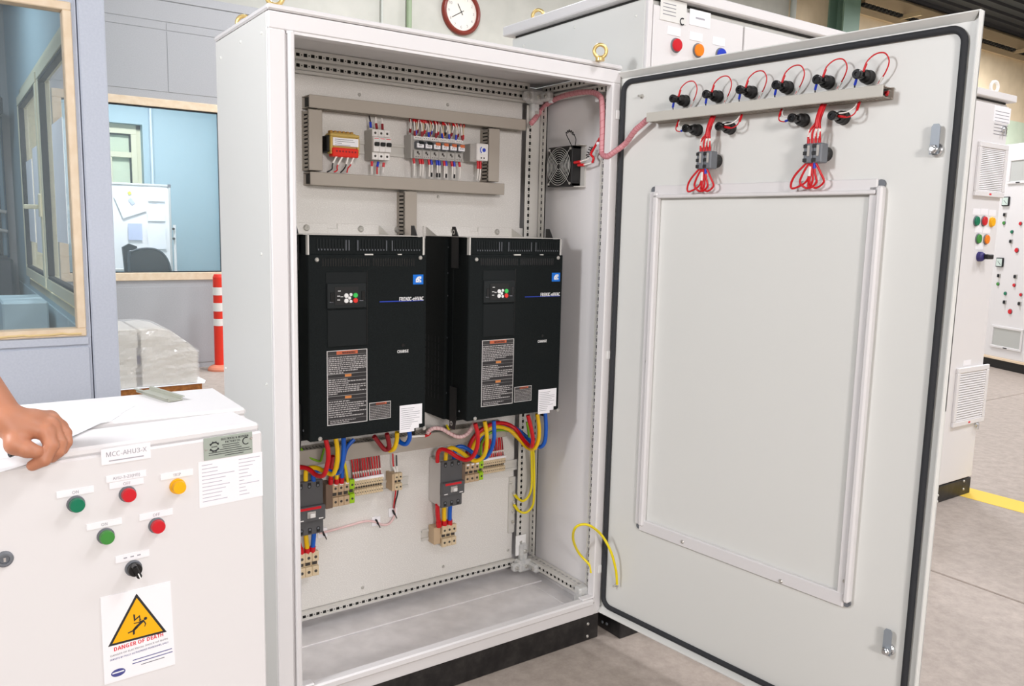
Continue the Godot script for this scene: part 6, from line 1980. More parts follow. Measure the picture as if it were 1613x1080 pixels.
func contact_block(a: Vector3, b: Vector3) -> Node3D:
	var c := (a + b) / 2
	var o := thing_in("contact_block", "grey contact block", "contact block", on_door(Vector3(c.x, c.y, -0.02)), "selector contact blocks on the door")
	var w := 0.056
	var h := 0.054
	var g := Geo.new()
	g.cyl(Vector3(0.012, 0, 0), Vector3.BACK, 0.021, 0.026, 18, 0.002)
	obj("collar", g, M.black, o)
	for k in 2:
		g = Geo.new()
		g.cbox(Vector3(-w * 0.25 + k * w * 0.5 + 0.004, 0, 0.042), Vector3(w * 0.48, h, 0.036), 0.003)
		var bl := obj("block", g, M.contact_grey, o)
		for y in [-0.019, 0.0, 0.019]:
			g = Geo.new()
			g.cbox(Vector3(-w * 0.25 + k * w * 0.5 - 0.004, y, 0.0605), Vector3(0.012, 0.01, 0.003), 0.001)
			obj("terminal_mouth", g, M.black, bl)
		g = Geo.new()
		g.cbox(Vector3(-w * 0.25 + k * w * 0.5 + 0.006, 0.006, 0.061), Vector3(0.007, 0.03, 0.004), 0.001)
		obj("plunger_rib", g, M.device_grey, bl)
	# bundle from the duct down into the block
	for k in 4:
		g = Geo.new()
		var x := -0.018 + k * 0.011
		g.tube(smooth([Vector3(x, h * 0.48, 0.045), Vector3(x + 0.002, 0.058, 0.05), Vector3(0.004 + k * 0.003, 0.09, 0.046), Vector3(0.012 + k * 0.003, 0.145, 0.03)]), 0.0032, 7)
		var wr := obj("wire", g, M.cable_red, o)
		g = Geo.new()
		g.tube([Vector3(x, 0.046, 0.048), Vector3(x + 0.002, 0.066, 0.05)], 0.0042, 8)
		if k != 1: obj("marker_sleeve", g, M.ferrule_white, wr)
		g = Geo.new()
		g.tube([Vector3(x, h * 0.46, 0.045), Vector3(x, 0.041, 0.046)], 0.0044, 8)
		obj("boot", g, M.cable_red, wr)
	g = Geo.new()
	g.tube(smooth([Vector3(0.006, 0.07, 0.049), Vector3(0.007, 0.1, 0.045), Vector3(0.013, 0.145, 0.03)]), 0.0075, 8)
	obj("bundle", g, M.cable_red, o)
	# loops below
	var loops := [[-0.016, -0.052, 0.03, -0.05, 0.0], [-0.008, -0.03, 0.075, 0.01, 0.0], [0.01, 0.03, 0.07, -0.02, 0.0], [0.004, 0.012, 0.078, -0.03, 0.0]]
	for q in loops:
		g = Geo.new()
		g.tube(smooth([Vector3(q[0], -h * 0.46, 0.05), Vector3(q[0] + q[1] * 0.6, -0.055, 0.05), Vector3(q[0] + q[1] * 0.9, -0.08, 0.046), Vector3((q[0] + q[1] + q[3]) * 0.5, -0.095, 0.042), Vector3(q[3] * 0.3, -0.075, 0.046), Vector3(q[0] * 0.4 + 0.002, -h * 0.46, 0.05)]), 0.0031, 6)
		obj("wire", g, M.cable_red, o)
	g = Geo.new()
	g.tube([Vector3(-0.004, -0.036, 0.051), Vector3(-0.006, -0.062, 0.05)], 0.0042, 8)
	obj("marker_sleeve", g, M.ferrule_white, o)
	g = Geo.new()
	g.tube([Vector3(0.008, -0.027, 0.051), Vector3(0.008, -0.042, 0.05)], 0.0042, 8)
	obj("boot", g, M.blue, o)
	return o

func sticker(parent: Node, x0: float, x1: float, y0: float, y1: float, says: String, cap: float, called := "name_label") -> MeshInstance3D:
	var m := plate(called, Vector3(x0, y0, 0), Vector3(x1, y1, 0), 0.0012, M.label_white, parent, "white strip reading %s" % says)
	text(says, cap, M.strip_ink, m, sits(Vector3((x0 + x1) / 2, (y0 + y1) / 2, 0.0014)), false, 0.0, "lettering", 0.0003)
	return m

func push_button(parent: Node, at: Vector3, mat: Material, called: String, label: String, r := 0.0105):
	var g := Geo.new()
	g.lathe([Vector2(r * 1.18, 0), Vector2(r * 1.18, 0.003), Vector2(r * 1.08, 0.005), Vector2(r, 0.005)], sits(at), 24)
	var b := obj(called, g, M.contact_grey if mat != M.amber else mat, parent, label)
	g = Geo.new()
	g.lathe([Vector2(r, 0.002), Vector2(r, 0.0115), Vector2(r * 0.93, 0.0135), Vector2(r * 0.6, 0.0138), Vector2(0, 0.0138)], sits(at), 24)
	obj("lens", g, mat, b)

func build_small_box():
	var f := box_frame
	var o := thing_in("control_box", "low white control box with lamps and a danger sign, in front of the tall cabinet", "cabinet", f)
	var g := Geo.new()
	g.cspan(Vector3(-0.75, 0.1, -0.117), Vector3(0.0, 1.186, -0.016), 0.003)
	obj("body", g, M.powder, o)
	g = Geo.new()
	g.cspan(Vector3(-0.752, 1.186, -0.119), Vector3(0.002, 1.2, -0.006), 0.004)
	obj("roof", g, M.powder, o)
	g = Geo.new()
	g.cspan(Vector3(-0.745, 0.11, -0.016), Vector3(0.004, 1.1865, 0.0), 0.003)
	obj("front_door", g, M.powder, o)
	g = Geo.new()
	g.cspan(Vector3(-0.74, 0, -0.11), Vector3(-0.005, 0.1, -0.02), 0.003)
	obj("plinth", g, M.plinth, o)
	# nameplate
	var a: Vector3 = Vector3(-0.0939, 1.1887, 0)
	var b: Vector3 = Vector3(-0.0139, 1.1535, 0)
	g = Geo.new()
	g.cspan(Vector3(a.x - 0.002, b.y - 0.002, 0), Vector3(b.x, a.y, 0.0015), 0.0005)
	var np := obj("nameplate", g, M.nameplate, o, "engraved metal nameplate of the maker with gear emblems")
	var w := b.x - a.x
	var h := a.y - b.y
	var cx := (a.x + b.x) / 2
	text("ELECTRICAL & MODERN", h * 0.1, M.ink, np, sits(Vector3(cx + w * 0.12, a.y - h * 0.16, 0.0016)), true, w * 0.58, "lettering", 0.0003)
	text("FACTORY CO.", h * 0.1, M.ink, np, sits(Vector3(cx + w * 0.08, a.y - h * 0.31, 0.0016)), true, w * 0.32, "lettering", 0.0003)
	for k in 6:
		g = Geo.new()
		var wd: float = w * [0.36, 0.36, 0.46, 0.86, 0.9, 0.4][k]
		g.box(Vector3(cx + w * [0.03, 0.04, 0.03, 0.0, 0.02, 0.1][k], a.y - h * (0.44 + k * 0.1), 0.0016), Vector3(wd, h * 0.03, 0.0002))
		obj("engraved_line", g, M.ink, np)
	for s in [[0.19, 0.46, 0.15, 12, true], [0.86, 0.4, 0.12, 0, false]]:
		var c := Vector3(a.x + w * s[0], a.y - h * s[1], 0.0015)
		var r: float = h * s[2] * 1.35
		for half in 2:
			g = Geo.new()
			var arc := []
			for k in 13:
				var t: float = PI * (0.12 + 0.76 * k / 12.0) + PI * half
				if not s[4]: t = PI * (0.35 + 0.76 * k / 12.0) + PI * half * 0.62
				arc.append(c + Vector3(cos(t), sin(t), 0) * r)
			g.tube(arc, r * 0.16, 6)
			if s[4]:
				for k in 4:
					var t: float = PI * (0.2 + 0.2 * k) + PI * half
					g.box(c + Vector3(cos(t), sin(t), 0) * r * 1.2, Vector3(r * 0.22, r * 0.22, 0.0006))
			obj("emblem", g, M.ink, np)
		if s[4]: text("MODERN", h * 0.06, M.ink, np, sits(c + Vector3(0, 0, 0.0002)), false, r * 1.3, "lettering", 0.0003)
	screw(np, Vector3(a.x + w * 0.02, a.y - h * 0.55, 0.0015), Vector3.BACK, 0.0018, M.bolt)
	screw(np, Vector3(b.x - w * 0.03, a.y - h * 0.3, 0.0015), Vector3.BACK, 0.0025, M.bolt)
	# technical data sheet
	a = Vector3(-0.1052, 1.1514, 0)
	b = Vector3(0.0054, 1.0751, 0)
	var ds := plate("data_sheet", Vector3(a.x, b.y - 0.002, 0), Vector3(0.003, a.y - 0.001, 0), 0.0006, M.label_white, o, "white printed table of technical data in pale lines")
	w = 0.003 - a.x
	h = a.y - b.y
	for k in 11:
		for col in 2:
			g = Geo.new()
			var wd2: float = w * ([0.16, 0.24, 0.24, 0.5, 0.36, 0.3, 0.42, 0.36, 0.3, 0.28, 0.38][k] if col == 0 else [0.34, 0.26, 0.22, 0.16, 0.14, 0.2, 0.08, 0.32, 0.1, 0.12, 0.16][k])
			g.box(Vector3(a.x + w * (0.05 if col == 0 else 0.62) + wd2 / 2, a.y - h * (0.1 + k * 0.08), 0.0007), Vector3(wd2, 0.0011, 0.0001))
			obj("print_line", g, M.paper_ink, ds)
	# engraved strips and lamps
	sticker(o, -0.249, -0.178, 1.1705, 1.195, "MCC-AHU3-X", 0.0072, "name_label").set_meta("label", "largest white strip reading MCC-AHU3-X")
	for k in 1:
		g = Geo.new()
		g.box(Vector3(-0.2135, 1.1755, 0.0013), Vector3(0.05, 0.0016, 0.0002))
		obj("print_line", g, M.strip_ink, o.get_node("name_label"))
	o.get_node("name_label/lettering").position.y += 0.003
	sticker(o, -0.2435, -0.186, 1.1425, 1.1525, "AHU-3-23(HB)", 0.0045)
	sticker(o, -0.2395, -0.19, 1.1315, 1.1415, "OFF", 0.0045)
	sticker(o, -0.165, -0.114, 1.1315, 1.1415, "TRIP", 0.0045)
	sticker(o, -0.311, -0.261, 1.1315, 1.1415, "ON", 0.0045)
	sticker(o, -0.2735, -0.224, 1.074, 1.0835, "ON", 0.0045)
	sticker(o, -0.1985, -0.148, 1.0725, 1.0825, "OFF", 0.0045)
	var blank := plate("name_label", Vector3(-0.2355, 1.0125, 0), Vector3(-0.186, 1.0235, 0), 0.0012, M.label_white, o, "white strip with faint print over the selector")
	for k in 3: plate("print_mark", Vector3(-0.224 + k * 0.01, 1.0172, 0.0012), Vector3(-0.219 + k * 0.01, 1.0192, 0), 0.0003, M.strip_ink, blank)
	push_button(o, Vector3(-0.2865, 1.1185, 0), M.green, "pilot_lamp", "dark green pilot lamp")
	push_button(o, Vector3(-0.2145, 1.1195, 0), M.red, "pilot_lamp", "red pilot lamp")
	push_button(o, Vector3(-0.1395, 1.1175, 0), M.amber, "pilot_lamp", "amber pilot lamp")
	push_button(o, Vector3(-0.248, 1.06, 0), M.green_light, "push_button", "light green push button")
	push_button(o, Vector3(-0.1735, 1.06, 0), M.red, "push_button", "red push button")
	# selector switch
	g = Geo.new()
	g.lathe([Vector2(0.0125, 0), Vector2(0.0125, 0.003), Vector2(0.0115, 0.005), Vector2(0.01, 0.005)], sits(Vector3(-0.2105, 0.999, 0)), 24)
	var sw := obj("selector_switch", g, M.contact_grey, o, "black selector switch with a pointed knob")
	g = Geo.new()
	g.lathe([Vector2(0.0105, 0.003), Vector2(0.0105, 0.012), Vector2(0.0095, 0.014), Vector2(0, 0.014)], sits(Vector3(-0.2105, 0.999, 0)), 24)
	g.t = Transform3D(Basis(Vector3.BACK, 0.35), Vector3(-0.2105, 0.999, 0.018))
	g.cbox(Vector3.ZERO, Vector3(0.0075, 0.023, 0.012), 0.002)
	obj("knob", g, M.black_gloss, sw)
	g = Geo.new()
	g.t = Transform3D(Basis(Vector3.BACK, 0.35), Vector3(-0.2105, 0.999, 0.018))
	g.box(Vector3(0, -0.006, 0.0062), Vector3(0.0018, 0.009, 0.0006))
	obj("pointer", g, M.white_ink, sw)
	# door lock at the far side
	g = Geo.new()
	g.lathe([Vector2(0.0115, 0), Vector2(0.0115, 0.003), Vector2(0.009, 0.005), Vector2(0.0065, 0.005), Vector2(0.006, 0.002), Vector2(0, 0.002)], sits(Vector3(-0.381, 1.057, 0)), 24)
	var lock := obj("quarter_turn_lock", g, M.contact_grey, o)
	g = Geo.new()
	g.box(Vector3(-0.381, 1.057, 0.003), Vector3(0.003, 0.006, 0.004))
	obj("insert", g, M.chrome, lock)
	# danger sign
	var p := [Vector3(-0.2601, 0.9641, 0), Vector3(-0.1565, 0.96, 0), Vector3(-0.1512, 0.8173, 0), Vector3(-0.2588, 0.8223, 0)]
	g = Geo.new()
	g.prism(PackedVector2Array([Vector2(-0.2595, 0.8215), Vector2(-0.1525, 0.8185), Vector2(-0.1555, 0.962), Vector2(-0.2595, 0.964)]), 0, 0.0012, Transform3D.IDENTITY)
	var sg := obj("danger_sign", g, M.label_white, o, "white danger sign with a yellow warning triangle")
	g = Geo.new()
	var tri := [Vector3(-0.2075, 0.9562, 0), Vector3(-0.1642, 0.8789, 0), Vector3(-0.2518, 0.8818, 0)]
	g.prism(PackedVector2Array([v2(tri[0]), v2(tri[1]), v2(tri[2])]), 0.0012, 0.0016, Transform3D.IDENTITY)
	obj("triangle_border", g, M.ink, sg)
	var c: Vector3 = (tri[0] + tri[1] + tri[2]) / 3.0
	g = Geo.new()
	var inner := PackedVector2Array()
	for q in tri: inner.append(v2(c + (q - c) * 0.86))
	g.prism(inner, 0.0016, 0.0019, Transform3D.IDENTITY)
	obj("triangle_field", g, M.amber, sg)
	# falling figure and bolt arrow, drawn in a unit frame of the sign
	var s := 0.001
	var at := Vector3(c.x, c.y, 0.0019)
	g = Geo.new()
	g.prism(PackedVector2Array([Vector2(-8, 24), Vector2(-4.5, 23), Vector2(-4.2, 13), Vector2(5, 19), Vector2(6.2, 9), Vector2(8.2, 9.5), Vector2(4.6, 5), Vector2(2.6, 9), Vector2(4.2, 9), Vector2(3.2, 14.5), Vector2(-7, 8.2)]), 0, 0.0003, Transform3D(Basis.from_scale(Vector3(s * 0.75, s * 0.75, 1)), at))
	obj("lightning_arrow", g, M.ink, sg)
	g = Geo.new()
	var fx := Transform3D(Basis.from_scale(Vector3(s * 0.75, s * 0.75, 1)), at)
	g.prism(PackedVector2Array([Vector2(-5, -4), Vector2(9, 6), Vector2(14, 6), Vector2(12, 2), Vector2(0, -7)]), 0, 0.0003, fx)
	g.prism(PackedVector2Array([Vector2(-5, -4), Vector2(0, -7), Vector2(-10, -13), Vector2(-19, -15), Vector2(-20, -12.5), Vector2(-11, -10.5)]), 0, 0.0003, fx)
	g.prism(PackedVector2Array([Vector2(-4, -5), Vector2(1, -7), Vector2(-6, -12), Vector2(-6.5, -20), Vector2(-10, -21), Vector2(-10, -11)]), 0, 0.0003, fx)
	g.prism(PackedVector2Array([Vector2(-8, 4.5), Vector2(3, 4.5), Vector2(8, 6), Vector2(9, 3), Vector2(2, 2.6), Vector2(-7, 3)]), 0, 0.0003, fx)
	g.prism(PackedVector2Array([Vector2(11, 4), Vector2(14, 3), Vector2(17, -4), Vector2(14, -10), Vector2(13, -9), Vector2(14.6, -4)]), 0, 0.0003, fx)
	g.cyl(at + Vector3(16, 8, 0) * s * 0.75 * Vector3(1, 1, 0), Vector3.BACK, 0.0025, 0.0003, 14)
	obj("falling_figure", g, M.ink, sg)
	var tl := Basis(Vector3.BACK, 0.02)
	text("DANGER OF DEATH", 0.0062, M.red_ink, sg, Transform3D(tl, Vector3(-0.2065, 0.8755, 0.0014)), true, 0.074, "lettering", 0.0003)
	text("DANGER OF ELECTRICAL SHOCK OR BURN", 0.0026, M.grey_ink, sg, Transform3D(tl, Vector3(-0.206, 0.866, 0.0014)), false, 0.086, "lettering", 0.0003)
	text("SERVICE BY FULLY AUTHORIZED PERSONNEL ONLY", 0.0026, M.blue_ink, sg, Transform3D(tl, Vector3(-0.206, 0.8595, 0.0014)), false, 0.088, "lettering", 0.0003)
	for k in 3:
		g = Geo.new()
		g.box(Vector3(-0.187, 0.8475 - k * 0.0055, 0.0013), Vector3([0.06, 0.062, 0.036][k], 0.0013, 0.0002))
		obj("print_line", g, M.blue_ink if k < 2 else M.grey_ink, sg)
	g = Geo.new()
	g.t = Transform3D(Basis.from_scale(Vector3(1.35, 0.8, 1)), Vector3(-0.239, 0.835, 0.0012))
	g.cyl(Vector3.ZERO, Vector3.BACK, 0.0078, 0.0003, 24)
	var em := obj("round_emblem", g, M.blue_ink, sg)
	g = Geo.new()
	g.box(Vector3(-0.239, 0.8358, 0.0016), Vector3(0.017, 0.002, 0.0002))
	obj("emblem_band", g, M.label_white, em)
	# second box standing directly behind the first
	o = thing_in("control_box", "plain white control box standing directly behind the one with the danger sign", "cabinet", f * Transform3D(Basis(Vector3.UP, -0.11), Vector3(0.026, 0, -0.121)))
	g = Geo.new()
	g.cspan(Vector3(-0.75, 0.1, -0.215), Vector3(0, 1.188, -0.0), 0.003)
	obj("body", g, M.powder, o)
	g = Geo.new()
	g.cspan(Vector3(-0.752, 1.188, -0.217), Vector3(0.001, 1.202, 0.0), 0.004)
	obj("roof", g, M.powder, o)
	g = Geo.new()
	g.cspan(Vector3(-0.74, 0, -0.205), Vector3(-0.005, 0.1, -0.01), 0.003)
	obj("plinth", g, M.plinth, o)
	# rail offcut lying on top
	var ra := Vector3(-0.0759, 1.2, -0.3737)
	var rb := Vector3(-0.0569, 1.2, -0.2445)
	var d: Vector3 = (rb - ra).normalized()
	o = thing_in("rail_offcut", "short grooved metal rail offcut lying on top of the control boxes", "rail", f * Transform3D(Basis(d, Vector3.UP, d.cross(Vector3.UP)), Vector3(ra.x, 1.203, ra.z)))
	var len_: float = ra.distance_to(rb)
	g = Geo.new()
	g.span(Vector3(0, 0, -0.013), Vector3(len_, 0.0015, 0.013))
	for e in [-1, 1]:
		g.span(Vector3(0, 0, e * 0.013 - 0.0008), Vector3(len_, 0.0065, e * 0.013 + 0.0008))
		g.span(Vector3(0, 0.006, e * 0.0155 - 0.003), Vector3(len_, 0.0075, e * 0.0155 + 0.003))
	obj("profile", g, M.rail_dull, o)
	# drawing sheets under the hand
	o = thing_in("drawing_sheet", "white paper drawing held down by the hand on the control box", "paper", f * sits(Vector3(-0.35, 1.202, -0.1)))
	g = Geo.new()
	sheet(g, [Vector2(-0.35, 0.104), Vector2(0.03, 0.104), Vector2(0.075, 0.03), Vector2(0.172, -0.082), Vector2(0.222, -0.147), Vector2(0.133, -0.24), Vector2(0.07, -0.26), Vector2(-0.35, -0.2)], 0.0016)
	obj("sheet", g, M.paper, o)
	g = Geo.new()
	var rows := [[0.102, 0.0018], [0.107, 0.0012], [0.1095, -0.003], [0.1105, -0.012], [0.111, -0.017]]
	for k in rows.size() - 1:
		for j in 12:
			var xa := -0.35 + j * 0.032
			var xb := xa + 0.032
			var sag := func(x: float) -> float: return 1.0 - smoothstep(-0.05, 0.05, x) * 0.75
			var q0 := Vector3(xa, rows[k][1] * sag.call(xa), rows[k][0])
			var q1 := Vector3(xb, rows[k][1] * sag.call(xb), rows[k][0])
			var q2 := Vector3(xb, rows[k + 1][1] * sag.call(xb), rows[k + 1][0])
			var q3 := Vector3(xa, rows[k + 1][1] * sag.call(xa), rows[k + 1][0])
			g.quad(q0, q1, q2, q3, Vector3(0, 0.6, 0.8))
	obj("front_fold", g, M.paper, o)
	o = thing_in("drawing_sheet", "lower white sheet showing a dark edge under the held paper drawing", "paper", f * Transform3D(Basis(Vector3.UP, 0.06), Vector3(-0.3, 1.2022, -0.2)))
	g = Geo.new()
	sheet(g, [Vector2(-0.2, -0.12), Vector2(-0.2, 0.1), Vector2(0.1, 0.06), Vector2(0.13, 0.02), Vector2(0.1, -0.12)], 0.0006)
	obj("sheet", g, M.paper, o)

func sheet(g: Geo, p: Array, th: float):
	var poly := PackedVector2Array()
	for q in p: poly.append(Vector2(q.x, -q.y))
	g.prism(poly, 0, th, Transform3D(Basis(Vector3(1, 0, 0), Vector3(0, 0, -1), Vector3(0, 1, 0)), Vector3.ZERO))

func v2(v: Vector3) -> Vector2:
	return Vector2(v.x, v.y)

# surface nets over a smooth union of tapered bones; bones are [a, b, ra, rb, blend]
func flesh(bones: Array, cell: float) -> Geo:
	var lo := Vector3.ONE * 1e9
	var hi := -lo
	for b in bones:
		for q in 2:
			var r: float = b[2 + q] + 0.012
			lo = lo.min(b[q] - Vector3.ONE * r)
			hi = hi.max(b[q] + Vector3.ONE * r)
	var n := Vector3i(((hi - lo) / cell).ceil()) + Vector3i.ONE
	var fld := PackedFloat32Array()
	fld.resize(n.x * n.y * n.z)
	fld.fill(0.05)
	for b in bones:
		var rm: float = max(b[2], b[3]) + 0.02
		var l: Vector3 = (b[0].min(b[1]) - Vector3.ONE * rm - lo) / cell
		var h: Vector3 = (b[0].max(b[1]) + Vector3.ONE * rm - lo) / cell
		var ab: Vector3 = b[1] - b[0]
		var ll: float = max(ab.length_squared(), 1e-9)
		var kk: float = b[4]
		for z in range(max(0, int(l.z)), min(n.z, int(h.z) + 2)):
			for y in range(max(0, int(l.y)), min(n.y, int(h.y) + 2)):
				for x in range(max(0, int(l.x)), min(n.x, int(h.x) + 2)):
					var p := lo + Vector3(x, y, z) * cell
					var u := clampf((p - b[0]).dot(ab) / ll, 0.0, 1.0)
					var d: float = (p - b[0] - ab * u).length() - lerpf(b[2], b[3], u)
					var i := (z * n.y + y) * n.x + x
					var o := fld[i]
					var m: float = max(kk - abs(o - d), 0.0) / kk
					fld[i] = min(o, d) - m * m * kk * 0.25
	var vid := {}
	var pos := []
	var nor := []
	var at := func(x: int, y: int, z: int) -> float: return fld[(z * n.y + y) * n.x + x]
	for z in n.z - 1:
		for y in n.y - 1:
			for x in n.x - 1:
				var s := Vector3.ZERO
				var c := 0
				var v8 := []
				for k in 8: v8.append(fld[((z + (k >> 2)) * n.y + y + ((k >> 1) & 1)) * n.x + x + (k & 1)])
				var neg := 0
				for k in 8:
					if v8[k] < 0: neg += 1
				if neg == 0 or neg == 8: continue
				for k in 8:
					for e in [1, 2, 4]:
						if k & e: continue
						var a: float = v8[k]
						var b2: float = v8[k | e]
						if (a < 0) == (b2 < 0): continue
						var t := a / (a - b2)
						var pa := Vector3(k & 1, (k >> 1) & 1, k >> 2)
						var pb := Vector3((k | e) & 1, ((k | e) >> 1) & 1, (k | e) >> 2)
						s += pa.lerp(pb, t)
						c += 1
				vid[Vector3i(x, y, z)] = pos.size()
				pos.append(lo + (Vector3(x, y, z) + s / c) * cell)
				nor.append(Vector3(v8[1] + v8[3] + v8[5] + v8[7] - v8[0] - v8[2] - v8[4] - v8[6], v8[2] + v8[3] + v8[6] + v8[7] - v8[0] - v8[1] - v8[4] - v8[5], v8[4] + v8[5] + v8[6] + v8[7] - v8[0] - v8[1] - v8[2] - v8[3]).normalized())
	var g := Geo.new()
	for key in vid:
		var x: int = key.x
		var y: int = key.y
		var z: int = key.z
		for k in 3:
			var d := Vector3i.ZERO
			d[k] = 1
			var e1 := Vector3i.ZERO
			e1[(k + 1) % 3] = 1
			var e2 := Vector3i.ZERO
			e2[(k + 2) % 3] = 1
			var q: Vector3i = key + d
			if q[k] >= n[k]: continue
			if (at.call(x, y, z) < 0) == (at.call(q.x, q.y, q.z) < 0): continue
			var ids := [vid.get(key, -1), vid.get(key - e1, -1), vid.get(key - e1 - e2, -1), vid.get(key - e2, -1)]
			if ids.has(-1): continue
			g.tri(pos[ids[0]], pos[ids[1]], pos[ids[2]], nor[ids[0]], nor[ids[1]], nor[ids[2]])
			g.tri(pos[ids[0]], pos[ids[2]], pos[ids[3]], nor[ids[0]], nor[ids[2]], nor[ids[3]])
	return g

func build_person():
	# hand and forearm reaching in from beside the control box; joints in the box's axes
	var base := Vector3(-0.34, 1.2, -0.01)
	var o := thing_in("person", "bare forearm and hand of a person pinching papers at the control box edge", "person", box_frame * sits(base))
	shift_of[o] = base
	var j := [Vector3(-0.3644, 1.2524, -0.012), Vector3(-0.3958, 1.3099, -0.07), Vector3(-0.322, 1.2348, 0.012), Vector3(-0.3127, 1.24, 0), Vector3(-0.3074, 1.2431, -0.016), Vector3(-0.3071, 1.2456, -0.032), Vector3(-0.3187, 1.217, 0.024), Vector3(-0.3289, 1.1986, 0.026), Vector3(-0.3427, 1.1913, 0.02), Vector3(-0.3058, 1.2172, 0.012), Vector3(-0.3087, 1.2053, 0.016), Vector3(-0.3157, 1.1961, 0.01), Vector3(-0.2944, 1.2256, -0.006), Vector3(-0.2949, 1.214, 0.002), Vector3(-0.3003, 1.2029, 0.002), Vector3(-0.2937, 1.2317, -0.028), Vector3(-0.2896, 1.2221, -0.02), Vector3(-0.2924, 1.2142, -0.012), Vector3(-0.3601, 1.2233, 0.014), Vector3(-0.3485, 1.2163, 0.024), Vector3(-0.3391, 1.2129, 0.028)]
	var wrist: Vector3 = j[0]
	var bones := []
	var add := func(a: Vector3, b: Vector3, ra: float, rb: float, k: float): bones.append([a, b, ra, rb, k])
	add.call(j[1], wrist, 0.03, 0.0225, 0.01)
	for k in 4:
		add.call(wrist, j[2 + k], 0.0175, [0.0118, 0.0115, 0.011, 0.0105][k], 0.009)
	add.call(wrist.lerp(j[2], 0.5), wrist.lerp(j[4], 0.6), 0.016, 0.015, 0.008)
	add.call(wrist.lerp(j[2], 0.15), j[18], 0.0165, 0.0135, 0.01)
	for k in 4:
		var r: float = [0.0098, 0.0096, 0.0092, 0.0085][k]
		var m: Vector3 = j[2 + k]
		add.call(m, j[6 + k * 3], r * 1.12, r, 0.0045)
		add.call(j[6 + k * 3], j[7 + k * 3], r, r * 0.92, 0.0022)
		add.call(j[7 + k * 3], j[8 + k * 3], r * 0.92, r * 0.8, 0.0022)
	add.call(j[18], j[19], 0.0135, 0.0115, 0.008)
	add.call(j[19], j[20], 0.0115, 0.0092, 0.003)
	obj("body", flesh(bones, 0.0025), M.skin, o)
	# pen held in the curled fingers
	var p := [Vector3(-0.369, 1.2094, 0.012), Vector3(-0.341, 1.2141, 0.004)]
	o = thing_in("pen", "dark pen with a bright tip held under the hand", "pen", box_frame * sits(p[0]))
	shift_of[o] = p[0]
	var g := Geo.new()
	g.tube([p[0], p[1]], 0.0042, 10)
	obj("barrel", g, M.black, o)
	g = Geo.new()
	g.tube([p[0].lerp(p[1], 0.36), p[0].lerp(p[1], 0.5)], 0.0047, 10)
	obj("clip_ring", g, M.chrome, o)

